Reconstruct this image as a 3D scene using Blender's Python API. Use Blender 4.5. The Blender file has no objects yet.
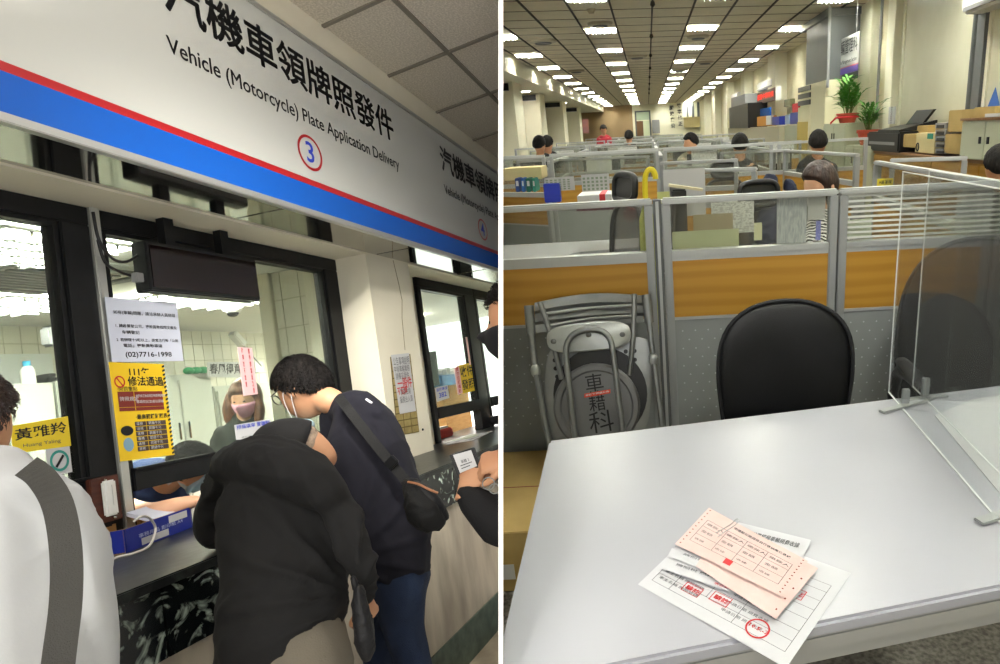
import bpy, bmesh, math, random
from mathutils import Vector, Matrix, noise
V = Vector
sc = bpy.context.scene
COL = sc.collection
rnd = random.Random(7)
PI = math.pi
# ---------------------------------------------------------------- camera calibration
PX, PY, FP = 650.0, 332.0, 640.0          # principal point and focal length in pixels
RR = Matrix((((0.998639, -0.050728, -0.012109), (-0.003698, -0.300468, 0.953785), (-0.052022, -0.952442, -0.300246))))
RL = Matrix((((0.147133, 0.022175, 0.988868), (-0.977180, 0.158106, 0.141848), (-0.153201, -0.987173, 0.044931))))
HR = HL = 1.5                              # eye height above each floor
FR = Matrix.Identity(4)
FL = Matrix.Translation((0, 0, HR)) @ (RR @ RL.transposed()).to_4x4() @ Matrix.Translation((0, 0, -HL))
def _at(M, px, py, ax, val):
    d = M @ V(((px-PX)/FP, (py-PY)/FP, 1)); o = V((0, 0, 1.5)); t = (val-o[ax])/d[ax]; return o+d*t
def PR(px, py, ax, val): return _at(RR, px, py, ax, val)
def PL(px, py, ax, val): return _at(RL, px, py, ax, val)
def CL(px, py, Z): return V((0, 0, HL)) + RL @ V(((px-PX)/FP*Z, (py-PY)/FP*Z, Z))
def CR(px, py, Z): return V((0, 0, HR)) + RR @ V(((px-PX)/FP*Z, (py-PY)/FP*Z, Z))
def depthL(P): return (RL.transposed() @ (V(P)-V((0, 0, HL)))).z
def depthR(P): return (RR.transposed() @ (V(P)-V((0, 0, HR)))).z
# partition wall between the two halls
XD = 500.8; NC = V((FP, 0, -(XD-PX))).normalized(); HT = 0.0033
NRM = {'L': RL @ NC, 'R': RR @ NC}

# ---------------------------------------------------------------- materials
def lin(h):
    if isinstance(h, str):
        h = h.lstrip('#'); c = [int(h[i:i+2], 16)/255 for i in (0, 2, 4)]
        return tuple((x/12.92 if x <= .04045 else ((x+.055)/1.055)**2.4) for x in c)
    return tuple(h)
MATS = {}
def mat(name, c='#808080', rough=.6, metal=0, c2=None, scale=8, detail=3, bump=0, bscale=40, stretch=None, spec=.5, trans=0, alpha=1, emit=None, es=0, wave=None, coat=0, contrast=None, ior=1.45, dist=0):
    if name in MATS: return MATS[name]
    m = bpy.data.materials.new(name); m.use_nodes = True; nt = m.node_tree; b = nt.nodes['Principled BSDF']
    I = b.inputs
    I['Base Color'].default_value = (*lin(c), 1); I['Roughness'].default_value = rough; I['Metallic'].default_value = metal
    I['Specular IOR Level'].default_value = spec; I['Transmission Weight'].default_value = trans; I['Alpha'].default_value = alpha; I['Coat Weight'].default_value = coat; I['IOR'].default_value = ior
    if emit: I['Emission Color'].default_value = (*lin(emit), 1); I['Emission Strength'].default_value = es
    if c2 or bump:
        tc = nt.nodes.new('ShaderNodeTexCoord'); mp = nt.nodes.new('ShaderNodeMapping'); nt.links.new(tc.outputs['Object'], mp.inputs[0])
        if stretch: mp.inputs['Scale'].default_value = stretch
    if c2:
        if wave:
            n = nt.nodes.new('ShaderNodeTexWave'); n.wave_type = 'BANDS'; n.bands_direction = wave; n.inputs['Scale'].default_value = scale; n.inputs['Distortion'].default_value = 6; n.inputs['Detail'].default_value = 3
            out = n.outputs['Color']
        else:
            n = nt.nodes.new('ShaderNodeTexNoise'); n.inputs['Scale'].default_value = scale; n.inputs['Detail'].default_value = detail; n.inputs['Distortion'].default_value = dist; out = n.outputs['Fac']
        nt.links.new(mp.outputs[0], n.inputs['Vector'])
        r = nt.nodes.new('ShaderNodeValToRGB'); lo, hi = contrast or (.35, .65)
        r.color_ramp.elements[0].position = lo; r.color_ramp.elements[1].position = hi
        r.color_ramp.elements[0].color = (*lin(c), 1); r.color_ramp.elements[1].color = (*lin(c2), 1)
        nt.links.new(out, r.inputs[0]); nt.links.new(r.outputs[0], I['Base Color'])
    if bump:
        n2 = nt.nodes.new('ShaderNodeTexNoise'); n2.inputs['Scale'].default_value = bscale; n2.inputs['Detail'].default_value = 4; nt.links.new(mp.outputs[0], n2.inputs['Vector'])
        bp = nt.nodes.new('ShaderNodeBump'); bp.inputs['Strength'].default_value = bump; bp.inputs['Distance'].default_value = .01
        nt.links.new(n2.outputs['Fac'], bp.inputs['Height']); nt.links.new(bp.outputs[0], I['Normal'])
    MATS[name] = m; return m
def glassy(name, tint='#ffffff', mix=.08, rough=.02, haze=0.0):
    # thin clear sheet: mostly transparent with a little gloss, and a share of milky scatter
    if name in MATS: return MATS[name]
    m = bpy.data.materials.new(name); m.use_nodes = True; nt = m.node_tree; nt.nodes.clear()
    o = nt.nodes.new('ShaderNodeOutputMaterial'); t = nt.nodes.new('ShaderNodeBsdfTransparent'); g = nt.nodes.new('ShaderNodeBsdfGlossy'); mx = nt.nodes.new('ShaderNodeMixShader'); f = nt.nodes.new('ShaderNodeLayerWeight')
    t.inputs[0].default_value = (*lin(tint), 1); g.inputs['Roughness'].default_value = rough; pw_ = nt.nodes.new('ShaderNodeMath'); pw_.operation = 'POWER'; pw_.inputs[1].default_value = 4
    ad = nt.nodes.new('ShaderNodeMath'); ad.operation = 'MULTIPLY_ADD'; ad.inputs[1].default_value = .45; ad.inputs[2].default_value = mix*.35; ad.use_clamp = True
    nt.links.new(f.outputs['Facing'], pw_.inputs[0]); nt.links.new(pw_.outputs[0], ad.inputs[0]); nt.links.new(ad.outputs[0], mx.inputs[0]); nt.links.new(t.outputs[0], mx.inputs[1]); nt.links.new(g.outputs[0], mx.inputs[2])
    last = mx.outputs[0]
    if haze:
        d = nt.nodes.new('ShaderNodeBsdfDiffuse'); d.inputs[0].default_value = (.8, .82, .8, 1); m2 = nt.nodes.new('ShaderNodeMixShader'); m2.inputs[0].default_value = haze
        nt.links.new(last, m2.inputs[1]); nt.links.new(d.outputs[0], m2.inputs[2]); last = m2.outputs[0]
    nt.links.new(last, o.inputs[0]); MATS[name] = m; return m

# ---------------------------------------------------------------- mesh builder
def basis(d, up=V((0, 0, 1))):
    d = d.normalized(); u = d.cross(up)
    if u.length < 1e-4: u = d.cross(V((0, 1, 0)))
    u.normalize(); return u, u.cross(d).normalized()
def smoothpath(pts, k=6):
    pts = [V(p) for p in pts]; out = []; n = len(pts)
    if n < 3: return pts
    for i in range(n-1):
        p0, p1, p2, p3 = pts[max(i-1, 0)], pts[i], pts[i+1], pts[min(i+2, n-1)]
        for j in range(k):
            t = j/k; out.append(.5*((2*p1)+(p2-p0)*t+(2*p0-5*p1+4*p2-p3)*t*t+(3*p1-p0-3*p2+p3)*t**3))
    out.append(pts[-1]); return out
class MB:
    def __init__(s): s.v = []; s.f = []
    def add(s, vs, fs):
        b = len(s.v); s.v += [V(x) for x in vs]; s.f += [tuple(b+i for i in q) for q in fs]; return s
    def merge(s, o, M=None):
        return s.add([(M @ x if M else x) for x in o.v], o.f)
    def hexa(s, c):  # 8 corners: bottom 4 then top 4
        return s.add(c, [(0, 3, 2, 1), (4, 5, 6, 7), (0, 1, 5, 4), (1, 2, 6, 5), (2, 3, 7, 6), (3, 0, 4, 7)])
    def box(s, a, b):
        x0, x1 = sorted((a[0], b[0])); y0, y1 = sorted((a[1], b[1])); z0, z1 = sorted((a[2], b[2]))
        return s.hexa([(x0, y0, z0), (x1, y0, z0), (x1, y1, z0), (x0, y1, z0), (x0, y0, z1), (x1, y0, z1), (x1, y1, z1), (x0, y1, z1)])
    def bar(s, p, q, w, h, up=V((0, 0, 1))):  # rectangular bar, w sideways, h along up
        p, q = V(p), V(q); u, n = basis(q-p, V(up)); u = u*w/2; n = n*h/2
        return s.hexa([p-u-n, p+u-n, q+u-n, q-u-n, p-u+n, p+u+n, q+u+n, q-u+n])
    def prism(s, poly, d):
        n = len(poly); d = V(d); poly = [V(x) for x in poly]
        return s.add(poly+[x+d for x in poly], [tuple(range(n-1, -1, -1)), tuple(range(n, 2*n))]+[(i, (i+1) % n, n+(i+1) % n, n+i) for i in range(n)])
    def tube(s, pts, r, n=10, caps=True, k=0, closed=False):
        pts = [V(p) for p in pts]
        if k: pts = smoothpath(pts, k)
        m = len(pts); rs = r if isinstance(r, (list, tuple)) else [r]*m
        if len(rs) != m: rs = [rs[min(int(i*len(rs)/m), len(rs)-1)] for i in range(m)]
        t0 = (pts[1]-pts[0]).normalized(); u, w = basis(t0); vs = []
        for i in range(m):
            a = pts[(i-1) % m if closed else max(i-1, 0)]; b = pts[(i+1) % m if closed else min(i+1, m-1)]; t = (b-a).normalized()
            u = (u-t*u.dot(t)).normalized(); w = t.cross(u)
            vs += [pts[i]+(u*math.cos(2*PI*j/n)+w*math.sin(2*PI*j/n))*rs[i] for j in range(n)]
        fs = [(i*n+j, i*n+(j+1) % n, (i+1)*n+(j+1) % n, (i+1)*n+j) for i in range(m-1) for j in range(n)]
        if closed: fs += [((m-1)*n+j, (m-1)*n+(j+1) % n, (j+1) % n, j) for j in range(n)]
        elif caps: fs += [tuple(range(n-1, -1, -1)), tuple(range((m-1)*n, m*n))]
        return s.add(vs, fs)
    def loft(s, secs, caps=True):  # secs: list of rings of equal length
        n = len(secs[0]); m = len(secs); vs = [x for r in secs for x in r]
        fs = [(i*n+j, i*n+(j+1) % n, (i+1)*n+(j+1) % n, (i+1)*n+j) for i in range(m-1) for j in range(n)]
        if caps: fs += [tuple(range(n-1, -1, -1)), tuple(range((m-1)*n, m*n))]
        return s.add(vs, fs)
    def lathe(s, prof, c=(0, 0, 0), n=20, axis=V((0, 0, 1))):
        u, w = basis(V(axis)); a = V(axis).normalized(); c = V(c)
        return s.loft([[c+a*z+(u*math.cos(2*PI*j/n)+w*math.sin(2*PI*j/n))*r for j in range(n)] for r, z in prof])
    def ball(s, c, r, n=14, M=None):
        c = V(c); r = r if isinstance(r, (tuple, list)) else (r, r, r); secs = []
        for i in range(1, n):
            a = PI*i/n; secs.append([V((r[0]*math.sin(a)*math.cos(2*PI*j/(2*n)), r[1]*math.sin(a)*math.sin(2*PI*j/(2*n)), -r[2]*math.cos(a))) for j in range(2*n)])
        secs = [[(M @ x if M else x)+c for x in q] for q in secs]
        return s.loft(secs)
    def quad(s, a, b, c, d): return s.add([a, b, c, d], [(0, 1, 2, 3)])
    def sheet(s, a, b, c, d, t, n=None):  # thin slab on a quad
        a, b, c, d = map(V, (a, b, c, d)); nn = V(n) if n else (b-a).cross(d-a).normalized()
        return s.hexa([a, b, c, d, a+nn*t, b+nn*t, c+nn*t, d+nn*t])
    def noise(s, amp, sc_, seed=0, along=None):
        for i, p in enumerate(s.v):
            q = p*sc_+V((seed, seed*2, 0)); d = V((noise.noise(q), noise.noise(q+V((9, 0, 0))), noise.noise(q+V((0, 9, 0)))))
            s.v[i] = p+(d*amp if along is None else V(along)*(d.x*amp))
        return s
def text(string, size, bold=0, align='CENTER', ext=0, sx=1.0, spacing=1.0, res=3, shear=0, thin=1):
    c = bpy.data.curves.new('t', 'FONT'); c.body = string; c.size = size; c.offset = bold; c.extrude = ext; c.align_x = align; c.align_y = 'CENTER'; c.resolution_u = res; c.space_character = spacing; c.shear = shear
    o = bpy.data.objects.new('t', c); COL.objects.link(o); bpy.context.view_layer.update()
    m = bpy.data.meshes.new_from_object(o.evaluated_get(bpy.context.evaluated_depsgraph_get()))
    b = MB().add([V((q.co.x*sx, q.co.y, q.co.z)) for q in m.vertices], [tuple(p.vertices) for p in m.polygons])
    bpy.data.objects.remove(o); bpy.data.curves.remove(c); bpy.data.meshes.remove(m); return b
def boldtext(string, size, d, **k):
    t = text(string, size, **k); o = MB()
    for i, (x, y) in enumerate(((0, 0), (d, 0), (-d, 0), (0, d), (0, -d), (d*.7, d*.7), (-d*.7, -d*.7), (d*.7, -d*.7), (-d*.7, d*.7))): o.merge(shift(t, (x, y, i*.00004)))
    return o
def fitx(mb, w, cx=None):
    lo = min(p.x for p in mb.v); hi = max(p.x for p in mb.v); k = w/(hi-lo); c = (lo+hi)/2
    mb.v = [V(((p.x-c)*k+(c if cx is None else cx), p.y, p.z)) for p in mb.v]; return mb
def plane_M(o, x, y):
    x = V(x).normalized(); z = x.cross(V(y)).normalized(); y = z.cross(x); o = V(o)
    return Matrix(((x.x, y.x, z.x, o.x), (x.y, y.y, z.y, o.y), (x.z, y.z, z.z, o.z), (0, 0, 0, 1)))
def quadmap(mb, w, h, a, b, c, d, lift=0.0):
    # maps the rectangle [-w/2,w/2]x[-h/2,h/2] onto the corners a (top left) b (top right) c (bottom right) d (bottom left)
    a, b, c, d = map(V, (a, b, c, d)); n = (b-a).cross(a-d).normalized()
    o = MB()
    for p in mb.v:
        s_, t = p.x/w+.5, .5-p.y/h
        o.v.append((a*(1-s_)+b*s_)*(1-t)+(d*(1-s_)+c*s_)*t+n*(lift+p.z))
    o.f = list(mb.f); return o

# ---------------------------------------------------------------- objects
BASE = {}; FRM = {}
def newmesh(name, mb, m, base, fr, smooth=None, bevel=0, clip=True, seg=2):
    me = bpy.data.meshes.new(name)
    bm = bmesh.new(); vs = [bm.verts.new(p-base) for p in mb.v]
    for f in mb.f:
        try: bm.faces.new([vs[i] for i in f])
        except ValueError: pass
    if bevel:
        bmesh.ops.recalc_face_normals(bm, faces=bm.faces)
        es = [e for e in bm.edges if len(e.link_faces) == 2 and e.calc_face_angle(0) > .6]
        bmesh.ops.bevel(bm, geom=es, offset=bevel, segments=seg, affect='EDGES', clamp_overlap=True)
    if clip and fr in ('L', 'R'):
        n = NRM[fr]; co = V((0, 0, 1.5)) - base; sgn = 1 if fr == 'L' else -1; co = co - n*sgn*(HT+.001)
        if any((v.co-co).dot(n)*sgn > 1e-6 for v in bm.verts):
            g = bmesh.ops.bisect_plane(bm, geom=bm.verts[:]+bm.edges[:]+bm.faces[:], plane_co=co, plane_no=n*sgn, clear_outer=True)
            es = [e for e in g['geom_cut'] if isinstance(e, bmesh.types.BMEdge) and e.is_boundary]
            if es:
                try: bmesh.ops.holes_fill(bm, edges=es, sides=0)
                except Exception: pass
    bmesh.ops.recalc_face_normals(bm, faces=bm.faces)
    bm.to_mesh(me); bm.free()
    if m: me.materials.append(m)
    if smooth is not None:
        me.polygons.foreach_set('use_smooth', [True]*len(me.polygons)); me.set_sharp_from_angle(angle=math.radians(smooth))
    return me
def tag(o, label=None, cat=None, group=None, kind=None):
    if label: o['label'] = label
    if cat: o['category'] = cat
    if group: o['group'] = group
    if kind: o['kind'] = kind
    return o
def setf(o, fr, base, rz=0, M=None):
    F_ = FL if fr == 'L' else FR
    o.matrix_world = F_ @ Matrix.Translation(base) @ (M if M else Matrix.Rotation(rz, 4, 'Z'))
def thing(name, fr, base, label, cat, group=None):
    o = bpy.data.objects.new(name, None); COL.objects.link(o); o.empty_display_size = .1
    BASE[o.name] = V(base); FRM[o.name] = fr; setf(o, fr, V(base)); return tag(o, label, cat, group)
def part(name, mb, m, parent, smooth=None, bevel=0, label=None, clip=True, kind=None):
    b = BASE[parent.name]; fr = FRM[parent.name]
    me = newmesh(name, mb, m, b, fr, smooth, bevel, clip)
    if not me.vertices: return None
    o = bpy.data.objects.new(name, me); COL.objects.link(o); o.parent = parent
    BASE[o.name] = b; FRM[o.name] = fr
    return tag(o, label, None, None, kind)
def solo(name, fr, mb, m, label, cat, group=None, base=None, smooth=None, bevel=0, kind=None, clip=True):
    if base is None:
        lo = V([min(p[i] for p in mb.v) for i in range(3)]); hi = V([max(p[i] for p in mb.v) for i in range(3)]); base = V(((lo.x+hi.x)/2, (lo.y+hi.y)/2, lo.z))
    me = newmesh(name, mb, m, V(base), fr, smooth, bevel, clip)
    o = bpy.data.objects.new(name, me); COL.objects.link(o); BASE[o.name] = V(base); FRM[o.name] = fr; setf(o, fr, V(base))
    return tag(o, label, cat, group, kind)
def struct(name, fr, mb, m, **k):
    o = solo(name, fr, mb, m, None, None, **k); o['kind'] = 'structure'; return o
def kids(o): return [c for c in bpy.data.objects if c.parent == o]
def copy_tree(o, parent=None):
    c = o.copy(); COL.objects.link(c); c.parent = parent; BASE[c.name] = BASE[o.name]; FRM[c.name] = FRM[o.name]
    for ch in KIDS.get(o.name) or kids(o): copy_tree(ch, c)
    return c
KIDS = {}
def rq(a, b, px0, py0, px1, py1): pass
def rect_mb(w, h): return MB().quad((-w/2, -h/2, 0), (w/2, -h/2, 0), (w/2, h/2, 0), (-w/2, h/2, 0))
def offr(x0, y0, x1, y1, z=0): return MB().quad((x0, y0, z), (x1, y0, z), (x1, y1, z), (x0, y1, z))
def shift(mb, d):
    o = MB(); o.v = [p+V(d) for p in mb.v]; o.f = list(mb.f); return o
# evaluate modifiers on a builder and return a builder
def fuse(mbs, voxel, it=4, fac=.5, disp=None):
    me = bpy.data.meshes.new('tmp'); b = MB()
    for q in mbs: b.merge(q)
    me.from_pydata([tuple(p) for p in b.v], [], b.f)
    bm = bmesh.new(); bm.from_mesh(me); bmesh.ops.recalc_face_normals(bm, faces=bm.faces); bm.to_mesh(me); bm.free()
    o = bpy.data.objects.new('tmp', me); COL.objects.link(o)
    r = o.modifiers.new('r', 'REMESH'); r.mode = 'VOXEL'; r.voxel_size = voxel
    if it: s = o.modifiers.new('s', 'SMOOTH'); s.iterations = it; s.factor = fac
    bpy.context.view_layer.update()
    m2 = bpy.data.meshes.new_from_object(o.evaluated_get(bpy.context.evaluated_depsgraph_get()))
    out = MB()
    if disp:
        out.v = [v.co+v.normal*disp(v.co) for v in m2.vertices]
    else: out.v = [v.co.copy() for v in m2.vertices]
    out.f = [tuple(p.vertices) for p in m2.polygons]
    bpy.data.objects.remove(o); bpy.data.meshes.remove(me); bpy.data.meshes.remove(m2); return out
# ================================================================ materials
mat('wallpaint', '#d6d2bf', .75, c2='#cdc8b3', scale=3)
mat('lobbywhite', '#e8e2cf', .6, c2='#e0dac6', scale=2.5)
mat('blackframe', '#0c0d0f', .45, c2='#141517', scale=14, spec=.3)
mat('granite', '#101415', .14, c2='#a5b3a8', scale=9, detail=10, dist=3.5, contrast=(.55, .68), stretch=(1, 1, 1), spec=.6)
mat('granitetop', '#121415', .3, c2='#3c423f', scale=9, detail=8, dist=2, contrast=(.45, .75), spec=.35)
mat('marble', '#c2b9a8', .35, c2='#92897c', scale=3.4, detail=7, contrast=(.3, .68), stretch=(2.2, 1, .55))
mat('greenstone', '#5b6a5e', .35, c2='#37453c', scale=16, detail=5, contrast=(.3, .7))
mat('lobbyfloor', '#b0a58f', .3, c2='#857a68', scale=7, detail=8, contrast=(.3, .7))
mat('ceilingtile', '#d8d0c0', .9, c2='#bdb5a5', scale=90, detail=2, contrast=(.35, .6), bump=.25, bscale=120)
mat('ceilinggrid', '#7d776a', .6)
mat('signwhite', '#b9bbb6', .16, spec=.6, coat=.3)
mat('signblue', '#0e55b4', .25, spec=.35)
mat('signred', '#a3181e', .3)
mat('aluminium', '#b9bab6', .35, metal=.7)
mat('chrome', '#b8b6ae', .07, metal=1.0, bump=.05, bscale=3)
mat('ink', '#15161a', .6); mat('inkgrey', '#55565a', .7); mat('inkblue', '#2b3fb8', .5); mat('inkred', '#c02a30', .6); mat('inkbrown', '#7b2c20', .6)
mat('paper', '#c6c7c9', .8); mat('paperbluish', '#c9cedd', .7); mat('yellow', '#e8c21c', .5); mat('yellowsign', '#e6cb2a', .5); mat('teal', '#2e8f84', .5)
mat('darkbrown', '#4b3c33', .6); mat('pinkpaper', '#f0c9cb', .8); mat('formpaper', '#bfc1c6', .8); mat('pinkform', '#d3bbb7', .75, c2='#cfb5b0', scale=20)
mat('woodplate', '#5a2c1d', .45, c2='#3f1d13', scale=6, stretch=(1, 1, 8))
mat('plasticwhite', '#e3e3e0', .35); mat('screenoff', '#14080a', .08, spec=.7); mat('plasticblack', '#121315', .4); mat('plasticgrey', '#8e8f90', .5)
mat('boxblue', '#1a2a8c', .35); mat('cardboard', '#b08a58', .85, c2='#a37d4d', scale=9, stretch=(1, 1, 6)); mat('cablewhite', '#dad6cf', .5)
mat('cabinetgrey', '#b9bcb4', .5, c2='#adb0a8', scale=2); mat('officetile', '#d9d6c6', .25); mat('grout', '#a8a391', .8)
mat('whiteboard', '#d7dbda', .3); mat('diffuser', '#f4f6f2', .5, emit='#fff8ea', es=150); mat('diffuserright', '#f4f6f2', .5, emit='#fbfbee', es=175); mat('louvre', '#c9ccc9', .25, metal=.6)
GL = glassy('windowglass', '#dfe6e2', .06, .015, haze=.02)
# skin, hair, cloth
mat('skin', '#c69572', .55, c2='#b98463', scale=7); mat('skinlight', '#d9ab8c', .55, c2='#cf9d7d', scale=7)
mat('hairblack', '#0a0909', .7, spec=.2, c2='#1f1b19', scale=60, stretch=(1, 1, .25), bump=.5, bscale=90)
mat('hairbrown', '#1e1310', .5, c2='#35221b', scale=50, stretch=(1, 1, .2), bump=.5, bscale=90)
mat('clothgrey', '#131314', .9, c2='#171718', scale=3, bump=.08, bscale=300); mat('clothnavy', '#0b0b17', .92, c2='#0e0e1b', scale=3, bump=.08, bscale=300)
mat('clothwhite', '#b4b6b8', .9, c2='#afb1b3', scale=3, bump=.05, bscale=200); mat('clothblack', '#0b0b0e', .85, bump=.2, bscale=200); mat('jeans', '#111b30', .9, c2='#22324e', scale=6, detail=6, contrast=(.3, .75), bump=.3, bscale=300)
mat('khaki', '#6d675b', .9, bump=.2, bscale=250); mat('strapgrey', '#3a3936', .7, bump=.4, bscale=400); mat('strapblack', '#08090a', .75, bump=.3, bscale=300); mat('maskblue', '#a9c4d0', .8); mat('maskpink', '#e7a9bd', .8); mat('maskblack', '#16161a', .85)
mat('pouch', '#0d0e12', .6, bump=.3, bscale=120)

# ================================================================ LEFT HALL: licence counter lobby (own upright, own floor)
YW, YP, YF, YC, YS = 2.6, 2.35, 2.6, 1.75, 2.0      # window frames, pillar front, frames, counter front, sign face
ZC, ZS, ZCE = 1.1, 2.503, 3.63
X0, X1 = -2.2, 9.0
struct('floor', 'L', MB().box((-3, -2, -.06), (X1, YC+.04, 0)), MATS['lobbyfloor'])
# lobby ceiling: slab of mineral tiles and an exposed grid
struct('ceiling', 'L', MB().box((-3, -2, ZCE), (X1, YS+.06, ZCE+.05)), MATS['ceilingtile'])
g = MB()
for k in range(9): g.box((-3, 2.055-.51*k-.013, ZCE-.012), (X1, 2.055-.51*k+.013, ZCE+.001))
for k in range(-9, 9):
    x = 3.90+.665*k
    g.bar((x, 2.055, ZCE-.005), (x-.24*5.2, 2.055-5.2, ZCE-.005), .024, .012)
struct('trim_1', 'L', g, MATS['ceilinggrid'])
# beam above the windows, pillar, wall beyond
wl = MB().box((X0, YP, ZS-.016), (X1, YP+.5, ZCE+.05)).box((X0, YS+.023, ZS+.012), (X1, YP, ZCE+.05))
struct('wall_counter', 'L', wl, MATS['lobbywhite'])
pil = MB().box((3.885, YP, ZC), (4.426, YP+.45, ZS)).box((3.93, YF, ZC), (4.93, YF+.25, ZS))
struct('wall_pillar', 'L', pil, MATS['lobbywhite'])
# polished steel underside of the sign box
tb = MB().box((X0, YS+.022, ZS-.006), (X1, YP-.001, ZS+.006))
for x in [X0+.1+1.22*k for k in range(9)]: tb.box((x, YS+.025, ZS-.009), (x+.03, YP-.01, ZS-.006))
t = thing('steel_canopy', 'L', V((2, 2.17, ZS)), 'polished steel soffit running under the long blue and white sign', 'canopy')
part('reflective_panel', tb, MATS['chrome'], t)
# ---- service sign
ZT = 3.43
t = thing('service_sign', 'L', V((2.5, YS, 2.47)), 'long white counter sign with blue band, red line and number 3', 'sign')
part('panel', MB().box((X0, YS, 2.662), (X1, YS+.02, ZT)), MATS['signwhite'], t)
part('red_stripe', MB().box((X0, YS-.001, 2.631), (X1, YS+.02, 2.662)), MATS['signred'], t)
part('blue_stripe', MB().box((X0, YS-.001, 2.499), (X1, YS+.02, 2.631)), MATS['signblue'], t)
part('frame', MB().box((X0, YS-.012, 2.469), (X1, YS+.02, 2.499)).box((X0, YS-.01, ZT), (X1, YS+.02, ZT+.025)), MATS['aluminium'], t, bevel=.003)
def s_at(px, py): p = PL(px, py, 1, YS); return p.x, p.z
def onsign(mb, x, z, lift=.0015): return MB().merge(mb, plane_M((x, YS-lift, z), (1, 0, 0), (0, 0, 1)))
xa, za = s_at(165, 17); xb, zb = s_at(393, 128); _, zm = s_at(386, 128)
W_ = xb-xa
def signtext(x_left, width, zc, ez, bz, num, bx):
    c = boldtext('汽機車領牌照發件', .19, .0042); w = max(p.x for p in c.v)-min(p.x for p in c.v); k = width/w
    c.v = [V((p.x*k, p.y*k*1.02, 0)) for p in c.v]
    part('chinese_lettering', onsign(c, x_left+width/2, zc), MATS['ink'], t)
    e = boldtext('Vehicle (Motorcycle) Plate Application Delivery', .1, .0012); w2 = max(p.x for p in e.v)-min(p.x for p in e.v); k2 = width/w2*1.01
    e.v = [V((p.x*k2, p.y*.98, 0)) for p in e.v]
    part('english_lettering', onsign(e, x_left+width/2, ez), MATS['ink'], t)
    r = MB(); ring = lambda a, z: [V((math.cos(2*PI*i/40)*a, math.sin(2*PI*i/40)*a, z)) for i in range(40)]
    r.add(ring(.092, 0)+ring(.078, 0), [(i, (i+1) % 40, 40+(i+1) % 40, 40+i) for i in range(40)])
    part('number_ring', onsign(r, bx, bz), MATS['signred'], t)
    part('number', onsign(text(num, .15, bold=.002), bx, bz-.003), MATS['inkblue'], t)
bx, bz = s_at(310, 153); ex, ez = s_at(163, 45); ex2, ez2 = s_at(394, 164)
z1 = s_at(229, 27)[1]; z2 = s_at(386, 128)[1]
signtext(xa, W_, (z1+z2)/2, (ez+ez2)/2+.01, bz, '3', bx)
xc, zc_ = s_at(442, 170); b4 = s_at(483, 232)
signtext(xc, W_, (z1+z2)/2, (ez+ez2)/2+.01, bz, '4', b4[0])
# ---- windows of the counter front
def window(n, x0, x1, ptl, ptr, ptop=.078):
    f = MB(); y0, y1 = YF-.03, YF+.05; zt = ZS-.018
    f.box((x0, y0, zt-ptop), (x1, y1, zt))
    f.box((x0, y0, ZC), (x0+ptl, y1, zt-ptop)); f.box((x1-ptr, y0, ZC), (x1, y1, zt-ptop))
    f.box((x0+ptl, y0-.01, 1.295), (x1-ptr, y1+.01, 1.375)).box((x0+ptl, y0-.02, 1.375), (x1-ptr, y0+.01, 1.39))
    o = struct('window_%d' % n, 'L', f, MATS['blackframe'], bevel=.004)
    part('pane', MB().box((x0+ptl, YF+.005, 1.385), (x1-ptr, YF+.011, zt-ptop)), GL, o)
    # slim inner sash
    s_ = MB().box((x0+ptl, y0+.012, 1.375), (x0+ptl+.02, y1-.01, zt-ptop)).box((x1-ptr-.02, y0+.012, 1.375), (x1-ptr, y1-.01, zt-ptop)).box((x0+ptl, y0+.012, zt-ptop-.018), (x1-ptr, y1-.01, zt-ptop))
    part('sash', s_, MATS['blackframe'], o)
    return o
window(1, .35, 2.27, .08, .12)
window(2, 2.31, 3.9, .012, .14)
window(3, 4.93, 6.05, .06, .22)
window(4, 6.06, 8.2, .05, .1)
struct('trim_2', 'L', MB().box((2.262, YF-.045, ZC), (2.302, YF-.02, ZS-.018)), MATS['aluminium'], bevel=.003)
# ---- service counter
t = thing('service_counter', 'L', V((3, YC, 0)), 'black marbled granite service counter running below the teller windows', 'counter')
part('countertop', MB().box((X0, YC, ZC-.03), (X1, YF+.4, ZC)), MATS['granitetop'], t, bevel=.004)
fs = MB()
for k in range(15):
    x = 1.02+.62*(k-5)
    fs.box((x+.002, YC+.012, .87), (x+.618, YC+.035, ZC-.03))
part('fascia', fs, MATS['granite'], t, bevel=.0015)
part('marble_cladding', MB().box((X0, YC+.03, .2), (X1, YC+.06, .872)), MATS['marble'], t)
part('plinth', MB().box((X0, YC+.02, 0), (X1, YC+.06, .205)), MATS['greenstone'], t)
part('support_wall', MB().box((X0, YC+.06, 0), (X1, YC+.2, ZC-.03)), MATS['marble'], t)

# ================================================================ office behind the counter glass
ZOC = 2.52; YB = 5.5
struct('floor_office', 'L', MB().box((X0, YC+.2, -.06), (X1, YB+.1, 0)), MATS['lobbyfloor'])
struct('ceiling_office', 'L', MB().box((X0, YP+.5, ZOC), (X1, YB+.1, ZOC+.05)), mat('officeceil', '#d8d8d2', .8))
struct('wall_left', 'L', MB().box((X0-.1, YC+.2, 0), (X0, YB+.1, ZCE)), MATS['lobbywhite'])
struct('wall_office', 'L', MB().box((X0, YB, 0), (X1, YB+.1, ZOC)), MATS['grout'])
def tiles(name, org, ux, uy, nx, ny, w, h, n, m='officetile'):
    g = MB(); org = V(org); ux = V(ux); uy = V(uy); n = V(n)
    for i in range(nx):
        for j in range(ny):
            a = org+ux*(i*w+.003)+uy*(j*h+.003); b = a+ux*(w-.006); c = b+uy*(h-.006); d = a+uy*(h-.006)
            g.sheet(a, b, c, d, .006, n)
    return g
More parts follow.
